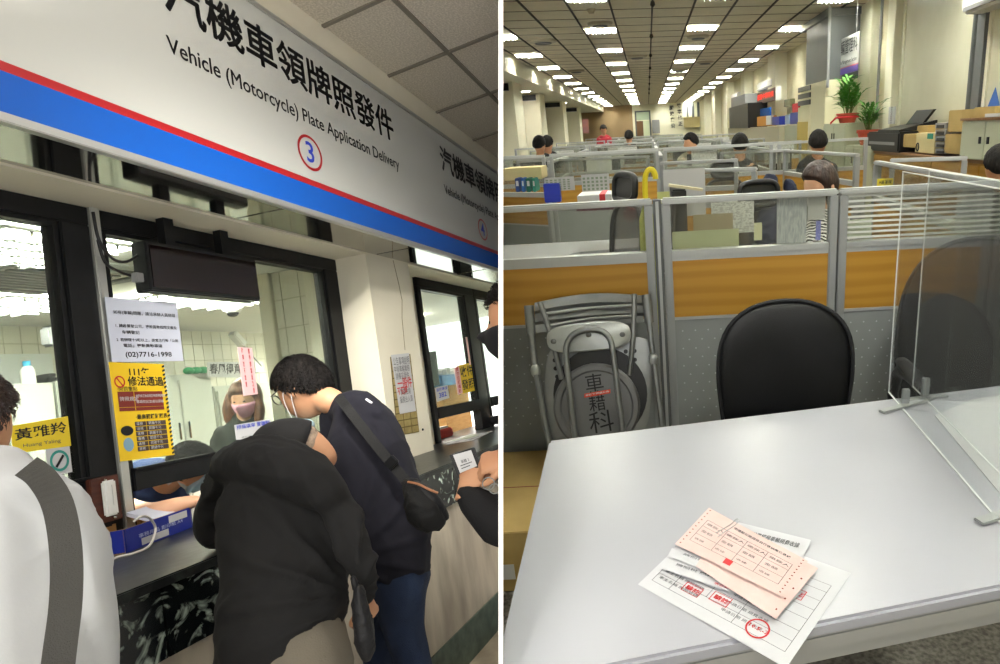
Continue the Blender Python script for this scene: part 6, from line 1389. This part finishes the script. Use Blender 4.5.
# vertical wall notice beside printer
a_, b_ = PR(889, 107, 0, 2.85), PR(894, 124, 0, 2.85)
t = oc('vertical_notice', 'narrow white notice with vertical black characters above the printer', 'notice', (2.85, a_.y, b_.z))
part('plate', MB().box((2.85, min(a_.y, b_.y), b_.z), (2.86, max(a_.y, b_.y), a_.z)), MATS['paper'], t)
g = MB()
for i, ch in enumerate('請節約用紙愛地球'): g.merge(shift(text(ch, .12, sx=2.6), (0, .43-.123*i, 0)))
ya, yb = max(a_.y, b_.y), min(a_.y, b_.y)
part('lettering', quadmap(g, 1, 1, (2.848, ya, a_.z), (2.848, yb, a_.z), (2.848, yb, b_.z), (2.848, ya, b_.z)), MATS['ink'], t)
# wall air conditioner top right
mb, (y0, y1, z0, z1) = rb('', 958, 14, 1040, -22, 2.72, .24, None, '', '', solo_=False)
a_ = PR(958, 8, 0, 2.72); zA = PR(962, 14, 0, 2.72).z
t = oc('air_conditioner', 'white wall air conditioner at the top right of the office', 'air conditioner', (2.85, a_.y-.5, zA))
part('casing', MB().box((2.74, a_.y-.95, zA), (2.972, a_.y, zA+.29)), MATS['plasticwhite'], t, bevel=.035)
part('air_flap', MB().box((2.735, a_.y-.9, zA+.015), (2.75, a_.y-.06, zA+.05)), MATS['plasticgrey'], t, bevel=.004)
part('pipe', MB().tube([(2.93, a_.y-.02, zA+.1), (2.93, a_.y+.08, zA+.1), (2.93, a_.y+.1, zA-.1), (2.93, a_.y+.1, 1.2)], .022, 10, k=3), MATS['aludark'], t, smooth=60)
# blue decal on the far right wall
c_ = PR(994, 100, 0, 2.93)
solo('blue_decal', 'R', MB().prism([c_+V((0, .13, -.1)), c_+V((0, -.13, -.1)), c_+V((0, 0, .1))], (.004, 0, 0)).prism([c_+V((0, .1, -.14)), c_+V((0, -.1, -.14)), c_+V((0, -.1, -.11)), c_+V((0, .1, -.11))], (.004, 0, 0)), mat('decalblue', '#2f62b5', .5), 'blue triangular sticker on the right window above the steel cabinet', 'sticker')
# hanging section sign
ys, ye = PR(837, 37, 0, 2.62).y, PR(860, 27, 0, 2.62).y
zt_a, zb_a = PR(860, 27, 0, 2.62).z-.04, PR(859, 70, 0, 2.62).z
t = oc('section_sign', 'white hanging sign with black characters and purple band on the right side', 'sign', (2.62, (ys+ye)/2, zb_a))
part('panel', MB().box((2.62, ye, zb_a), (2.635, ys, zt_a)), MATS['signwhite'], t)
part('purple_band', MB().box((2.617, ye, zb_a), (2.62, ys, zb_a+.075)), MATS['purple'], t)
part('red_line', MB().box((2.617, ye, zb_a+.075), (2.62, ys, zb_a+.087)), MATS['signred'], t)
TL, TR_, BR_, BL_ = (2.615, ys, zt_a), (2.615, ye, zt_a), (2.615, ye, zb_a), (2.615, ys, zb_a)
g = boldtext('車輛管理科', .42, .003); fitx(g, .88, 0); part('chinese_lettering', quadmap(shift(g, (0, .2, 0)), 1, 1, TL, TR_, BR_, BL_), MATS['ink'], t)
g = boldtext('Vehicle Management Section', .15, .003); fitx(g, .86, 0); part('english_lettering', quadmap(shift(g, (0, -.17, 0)), 1, 1, TL, TR_, BR_, BL_), MATS['ink'], t)
part('hanging_wire', MB().tube([(2.627, ye+.15, zt_a), (2.627, ye+.15, HC)], .003, 6).tube([(2.627, ys-.15, zt_a), (2.627, ys-.15, HC)], .003, 6), MATS['paper'], t)
# dark duct and white service block behind the plant
a_, b_ = PR(828, 40, 0, 2.45), PR(803, 36, 0, 2.45)
t = oc('ventilation_duct', 'dark grey sheet metal duct dropping from the ceiling beside the hanging sign', 'duct', (2.7, 10.4, 2.1))
yd0, yd1 = PR(828, 60, 0, 2.45).y, PR(806, 60, 0, 2.45).y; zd0 = PR(820, 82, 0, 2.45).z
part('duct_body', MB().box((2.45, yd0, zd0), (2.97, yd1, HC-.08)), MATS['aludark'], t, bevel=.01)
part('flange', MB().box((2.42, yd0-.03, HC-.1), (2.97, yd1+.25, HC-.005)), MATS['aludark'], t, bevel=.006)
part('pipe', MB().tube([(2.44, yd0-.06, zd0-.1), (2.44, yd0-.06, HC)], .02, 8), MATS['plasticgrey'], t, smooth=50)
solo('dark_wall_panel', 'R', MB().box((2.95, 9.52, 1.95), (2.975, yd0-.1, HC-.01)), mat('darkpanel', '#4c4c45', .7), 'dark grey wall panel behind the hanging white sign', 'panel')
zs1 = zd0; 
t = oc('equipment_cabinet', 'tall cream equipment cabinet with black vent slats under the dark duct', 'cabinet', (2.7, 10.4, 0))
part('body', MB().box((2.42, yd0-.02, 0), (2.97, yd1+.2, zs1)), mat('creamcab', '#d3cfae', .6), t, bevel=.008)
sl = MB(); z_ = zs1-.06
for k in range(4): sl.box((2.405, yd1+.22, z_-.09*k-.06), (2.8, yd1+.24, z_-.09*k))
yv0, yv1 = PR(811, 90, 0, 2.42).y, PR(799, 90, 0, 2.42).y
sl = MB()
for k in range(3): sl.box((2.405, yv0, zs1-.08-.1*k), (2.42, yv1, zs1-.01-.1*k))
part('vent_slat', sl, MATS['plasticblack'], t)
part('side_panel', MB().box((2.41, yv0, 1.15), (2.97, yv1, zs1-.3)), MATS['creamcab'], t, bevel=.004)
part('ochre_door', MB().box((2.4, yv0+.1, .1), (2.41, yv1, 1.5)), mat('ochre', '#b09c4e', .6), t)
# cabinet with potted plants
def cabinet_r(px0, px1, ptop, x, lab):
    a_, b_ = PR(px0, ptop, 0, x), PR(px1, ptop, 0, x); z = a_.z; t = oc('file_cabinet', lab, 'cabinet', (x+.2, (a_.y+b_.y)/2, 0))
    part('body', MB().box((x, b_.y, 0), (x+.4, a_.y, z)), mat('cabinetmint', '#a9ad95', .5), t, bevel=.005)
    m_ = (a_.y+b_.y)/2
    for k in (0, 1): dd = part('door', MB().box((x-.01, (b_.y if k == 0 else m_)+.01, .08), (x, (m_ if k == 0 else a_.y)-.01, z-.03)), MATS['cabinetmint'], t); part('handle', MB().box((x-.02, m_+(-.06 if k == 0 else .04), z-.2), (x-.01, m_+(-.04 if k == 0 else .06), z-.12)), MATS['ink'], dd)
    return (a_.y+b_.y)/2, z
y1_, z1_ = cabinet_r(824, 846, 124, 2.42, 'grey green file cabinet carrying the taller potted plant')
y2_, z2_ = cabinet_r(846, 864, 145, 2.42, 'lower grey green cabinet carrying the smaller potted plant')
def plant(x, y, z, rp, hp_, hl_, sp, n, lab, seed, red=False):
    R_ = random.Random(seed); t = oc('potted_plant', lab, 'plant', (x, y, z))
    part('pot', MB().lathe([(0, 0), (rp*.72, 0), (rp, hp_*.8), (rp*1.1, hp_*.8), (rp*1.1, hp_), (rp*.9, hp_), (rp*.9, hp_*.9), (0, hp_*.9)], (x, y, z), 20), MATS['terracotta'], t, smooth=40)
    if red: part('red_ribbon', MB().tube([V((x+rp*1.08*math.cos(a), y+rp*1.08*math.sin(a), z+hp_*.6)) for a in [2*PI*i/20 for i in range(20)]], .015, 6, closed=True).tube([V((x-rp, y+.05, z+hp_*.6)), V((x-rp-.05, y+.12, z+hp_*.1)), V((x-rp-.03, y+.16, z-hp_*.3))], .012, 6), MATS['inkred'], t, smooth=50)
    g = MB(); st = MB(); c0 = V((x, y, z+hp_*.9))
    for i in range(n):
        a = R_.uniform(0, 2*PI); r = R_.uniform(.1, 1)*sp*.35; b0 = c0+V((math.cos(a)*r*.3, math.sin(a)*r*.3, 0)); h = hl_*R_.uniform(.35, 1); tip = c0+V((math.cos(a)*r, math.sin(a)*r, h)); 
        if i % 3 == 0: st.tube([b0, tip], .006, 5)
        for k in range(6):
            f = .35+.65*k/5; p = b0.lerp(tip, f); a2 = R_.uniform(0, 2*PI); L_ = R_.uniform(.5, 1)*sp*.62; d = V((math.cos(a2), math.sin(a2), R_.uniform(.2, 1.1))).normalized(); w = d.cross(V((0, 0, 1))).normalized()*L_*.11; m_ = p+d*L_*.5+V((0, 0, L_*.08)); e = p+d*L_-V((0, 0, L_*.12))
            g.add([p, m_-w, m_+w, e, m_+V((0, 0, -.004))], [(0, 1, 3, 4), (0, 4, 3, 2)])
    part('foliage', g, MATS['leaf'], t); part('stem', st, mat('stemgreen', '#5c6b34', .7), t)
plant(2.6, y1_+.05, z1_, .13, .12, .42, .4, 34, 'tall leafy potted plant with red ribbon on the file cabinet', 3, True)
plant(2.6, y2_+.05, z2_, .13, .17, .32, .32, 22, 'smaller leafy plant in a terracotta pot beside the tall plant', 8)
# LED sign, wall AC and display further along
y0, y1, zt2, zb2 = PR(775, 92, 0, 2.62).y, PR(757, 95, 0, 2.62).y, PR(772, 88, 0, 2.62).z, PR(773, 100.5, 0, 2.62).z
t = oc('led_sign', 'red lit scrolling sign on a bracket far along the right wall', 'sign', (2.62, (y0+y1)/2, zb2))
part('housing', MB().box((2.62, y0-.1, zb2), (2.7, y1, zt2)), MATS['led'], t, bevel=.01); part('end_cap', MB().box((2.61, y0-.14, zb2-.01), (2.72, y0-.1, zt2+.01)), MATS['plasticwhite'], t)
g = text('服務中請稍候', .4, bold=.004); fitx(g, .9, 0); part('lit_characters', quadmap(g, 1, .8, (2.612, y1, zt2), (2.612, y0, zt2), (2.612, y0, zb2), (2.612, y1, zb2)), MATS['ledred'], t)
for (px0, px1, pt, pb, lab) in ((757, 772, 77, 87, 'white wall air conditioner above the red lit sign'), (731, 737, 92, 98, 'small far air conditioner on the right wall')):
    y0, y1, zt2, zb2 = PR(px1, pt, 0, 2.72).y, PR(px0, pt, 0, 2.72).y, PR(px1, pt, 0, 2.72).z, PR(px1, pb, 0, 2.72).z
    t = oc('air_conditioner', lab, 'air conditioner', (2.85, y0, zb2)); part('casing', MB().box((2.72, y0, zb2), (2.98, y1, zt2)), MATS['plasticwhite'], t, bevel=.03); part('air_flap', MB().box((2.715, y0+.05, zb2+.02), (2.73, y1-.05, zb2+.05)), MATS['plasticgrey'], t)
def rfar(name, px0, pt, px1, pb, x, m, lab, cat, dep=.35, z0=None): return rb(name, px0, pt, px1, pb, x, dep, m, lab, cat, z0=z0)
rfar('black_equipment_rack', 729, 108, 748, 128, 2.3, MATS['plasticblack'], 'big black equipment box standing high on the far right', 'equipment', .6)
rfar('grey_box', 731, 99, 745, 107, 2.4, MATS['plasticgrey'], 'grey box on top of the black equipment box', 'box', .5)
rfar('back_counter', 728, 128, 779, 150, 2.35, mat('beigecounter', '#a59f86', .6), 'long beige counter along the far right wall', 'counter', .6, 0)
rfar('display_poster', 760, 109, 770, 116, 2.5, MATS['signblue'], 'blue and green poster standing on the far counter', 'poster', .03)
rfar('orange_box', 757, 117, 767, 126, 2.45, mat('orangebox', '#c2852f', .6), 'orange cardboard box on the far counter', 'box', .2)
rfar('white_folder', 766, 116, 771, 125, 2.42, MATS['paper'], 'white folder standing on the far counter beside a blue pack', 'folder', .05)
rfar('blue_pack', 772, 117, 779, 125, 2.42, MATS['boxblue'], 'blue pack standing at the near end of the far counter', 'pack', .12)
rfar('small_cabinet', 784, 126, 797, 146, 2.45, MATS['cabinetmint'], 'small grey green cabinet with handles left of the cream cabinet', 'cabinet', .4, 0)
rfar('blue_box', 790, 113, 798, 124, 2.42, MATS['boxblue'], 'blue box stacked on the small cabinet by the cream cabinet', 'box', .25)
rfar('red_box', 792, 104, 798, 112, 2.42, MATS['inkred'], 'red box on top of the blue box by the cream cabinet', 'box', .25)
rfar('blue_white_box', 785, 115, 789, 124, 2.42, mat('lightbluebox', '#9fb3cf', .6), 'pale blue box left of the bright blue box on the small cabinet', 'box', .2)
rfar('electric_panel', 784, 100, 790, 106, 2.85, mat('panelolive', '#7b7a5e', .6), 'olive electric panel on the right wall behind the boxes', 'panel', .1)
# ---- back wall items
def bw(name, px0, py0, px1, py1, m, lab, cat, th=.1, y=YBK): 
    p, q = PR(px0, py0, 1, y-th), PR(px1, py1, 1, y-th); return solo(name, 'R', MB().box((p.x, y-th, q.z), (q.x, y, p.z)), m, lab, cat, bevel=.01)
p, q = PR(636, 111, 1, YBK), PR(650, 134, 1, YBK)
o = struct('door_1', 'R', MB().box((p.x-.08, YBK-.06, 0), (p.x, YBK, p.z)).box((q.x, YBK-.06, 0), (q.x+.08, YBK, p.z)).box((p.x-.08, YBK-.06, p.z-.08), (q.x+.08, YBK, p.z)), MATS['aludark'])
part('door_leaf', MB().box((p.x, YBK-.04, 0), ((p.x+q.x)/2, YBK-.02, p.z-.55)), mat('doorbrown', '#5f4326', .6), o)
part('transom_glass', MB().box((p.x, YBK-.03, p.z-.5), (q.x, YBK-.02, p.z-.08)), mat('transom', '#a8b8a0', .3), o)
part('opening', MB().box(((p.x+q.x)/2, YBK-.03, 0), (q.x, YBK-.02, p.z-.55)), mat('paleroom', '#c9d0b0', .7), o)
bw('floor_air_conditioner', 652, 120, 660, 133, MATS['plasticgrey'], 'grey standing air conditioner beside the far door', 'air conditioner', .6)
for i, (x, y) in enumerate(((671.5, 108), (679, 106), (672, 114), (679.5, 112), (672.5, 120), (680, 118), (673, 126), (680.5, 124))):
    p = PR(x, y-4, 1, YBK-.03); g = MB().merge(text('服務效率廉能公正'[i], .24, bold=.008), plane_M(PR(x, y, 1, YBK-.03), (1, 0, 0), (0, 0, 1)))
    solo('wall_character', 'R', g, MATS['ink'], 'black character on the far back wall, %s' % ('topmost of the left column', 'topmost of the right column', 'second of the left column', 'second of the right column', 'third of the left column', 'third of the right column', 'lowest of the left column', 'lowest of the right column')[i], 'wall lettering', 'characters on the back wall')
for i, x in enumerate((686, 691.5, 697)): bw('dark_window_strip', x, 102, x+2.8, 117, MATS['aludark'], 'dark vertical window strip on the far back wall, %s of three' % ('leftmost', 'middle', 'rightmost')[i], 'window strip', .05)
bw('wall_cupboard', 684, 117.5, 700, 127, MATS['cartonlight'], 'cream wall cupboard under the dark window strips on the back wall', 'cupboard', .4)
# posters on left columns
p, q = PR(582, 119, 1, 23.4), PR(589, 133, 1, 23.4)
solo('wall_poster', 'R', MB().box((p.x, 23.4, q.z), (q.x, 23.42, p.z)), mat('posterpurple', '#5b4a5e', .6, c2='#b06a4a', scale=2), 'dark colourful poster on the fourth left column', 'poster')
solo('wall_noticeboard', 'R', MB().box((-3.55, 10.9, 1.75), (-3.25, 10.95, 2.2)), MATS['plasticgrey'], 'grey notice board hung between the first two left columns', 'board')
solo('round_clock', 'R', MB().lathe([(0, 0), (.12, 0), (.12, .04), (0, .04)], (-3.38, 10.9, 2.32), 20, axis=V((0, -1, 0))), MATS['plasticblack'], 'round dark clock above the grey notice board at left', 'clock', smooth=40)
# ---- distant people
def far_person(px, py, Z, fw, lab, cloth, hair='short', hs=1.0, skin='skin', up=None):
    c = CR(px, py, Z); M_ = headM(c, V(fw), V((0, 0, 1))); sh = V((c.x, c.y+.02, c.z-.23))
    T = [(V((c.x, c.y, c.z-.165)), .09, .07), (V((sh.x, sh.y, sh.z+.02)), .2, .1), (V((sh.x, sh.y, sh.z-.25)), .19, .11), (V((sh.x, sh.y, sh.z-.6)), .19, .12)]
    o = person('R', lab, [fuse([hsphere(lambda d: M_ @ headpt(d)), limb('R', [(V((c.x, c.y, c.z-.08)), .055, .055), (V((c.x, c.y, c.z-.22)), .06, .06)]), limb('R', inset(T, 0, -.02))], .014, 2)], V((c.x, c.y, 0)), skin)
    f_ = V(fw); f_.z = 0; f_.normalize(); sd_ = V((-f_.y, f_.x, 0)); zb_ = max(sh.z-.62, .5)
    part('trousers', fuse([limb('R', [(V((c.x, c.y, zb_))+sd_*k*.08, .1, .1), (V((c.x, c.y, .5))+sd_*k*.1+f_*.1, .09, .09), (V((c.x, c.y, .48))+sd_*k*.11+f_*.4, .065, .065), (V((c.x, c.y, .09))+sd_*k*.11+f_*.42, .05, .06)]) for k in (-1, 1)], .02, 2), MATS['clothblack'], o, smooth=80)
    part('shirt', fuse([limb('R', T)], .016, 3), cloth, o, smooth=80); part('hair', hair_mb(M_, hair, .018, 1.0, 3, .004), MATS['hairblack'], o, smooth=70)
    return o
far_person(603.5, 130, 16.5, (.1, -1, -.3), 'person in red shirt looking down at the far left of the office', MATS['redcloth'])
far_person(539.5, 145.5, 9.0, (.3, .9, 0), 'dark haired person in black at the left, nearer the column', MATS['clothblack'])
far_person(547.5, 144.5, 9.8, (.2, .9, 0), 'dark haired person in white collar just right of another at left', MATS['clothblack'])
far_person(691, 143, 8.6, (-.9, -.3, -.1), 'person in profile facing left in the middle of the far cubicles', mat('clothbeige', '#9a927e', .9))
far_person(740, 146, 6.9, (.1, 1, 0), 'black haired head behind the high backed chair in the middle distance', MATS['clothblack'])
far_person(818, 144, 6.3, (.2, 1, 0), 'black haired person in front of the cream cabinet', MATS['clothblack'])
far_person(999, 167, 4.0, (.1, 1, 0), 'black haired head cut off by the right edge of the picture', MATS['clothblack'])
far_person(629, 137, 13, (.1, 1, 0), 'small dark head above the far partitions left of the middle', MATS['clothblack'])
# ================================================================ dividing wall between the two halls
def camR(x, y, z): return V((0, 0, HR)) + RR @ V((x, y, z))
kx = (XD-PX)/FP; fw = V((kx, 0, 1)); q = []
z0d, z1d = .9, 40.0
nc = NC
g = MB()
def cp(zc, yc, s): return V((0, 0, HR)) + RR @ (V((kx*zc, yc, zc)) + nc*HT*s)
prof = [(.9, -1.2), (.9, 1.0), (3.6, 3.2), (40, 14), (40, -14), (3.4, -3.2)]
g.prism([cp(a, b, -1) for a, b in prof], RR @ nc*(2*HT))
struct('wall_divider', 'W', g, mat('dividerwhite', '#fbfbfb', .8), clip=False)
# ================================================================ camera, world, render look
cam = bpy.data.cameras.new('camera'); co = bpy.data.objects.new('camera', cam); COL.objects.link(co)
X, Y, Z = RR @ V((1, 0, 0)), RR @ V((0, -1, 0)), RR @ V((0, 0, -1))
co.matrix_world = Matrix(((X.x, Y.x, Z.x, 0), (X.y, Y.y, Z.y, 0), (X.z, Y.z, Z.z, HR), (0, 0, 0, 1)))
cam.sensor_fit = 'HORIZONTAL'; cam.sensor_width = 36; cam.lens = 36*FP/1000; cam.shift_x = -(PX-500)/1000; cam.clip_start = .02; cam.clip_end = 200
sc.camera = co
w = bpy.data.worlds.new('world'); sc.world = w; w.use_nodes = True; bg = w.node_tree.nodes['Background']; bg.inputs[0].default_value = (1, .985, .95, 1); bg.inputs[1].default_value = 3.8
vs = sc.view_settings; vs.view_transform = 'Standard'; vs.look = 'None'; vs.exposure = 0; vs.gamma = 1; vs.use_curve_mapping = False
sc.cycles.use_denoising = True
sc.cycles.max_bounces = 8; sc.cycles.transparent_max_bounces = 24; sc.cycles.caustics_reflective = False; sc.cycles.caustics_refractive = False

for o in [o for o in bpy.data.objects if o.type == 'EMPTY' and not kids(o)]: bpy.data.objects.remove(o)
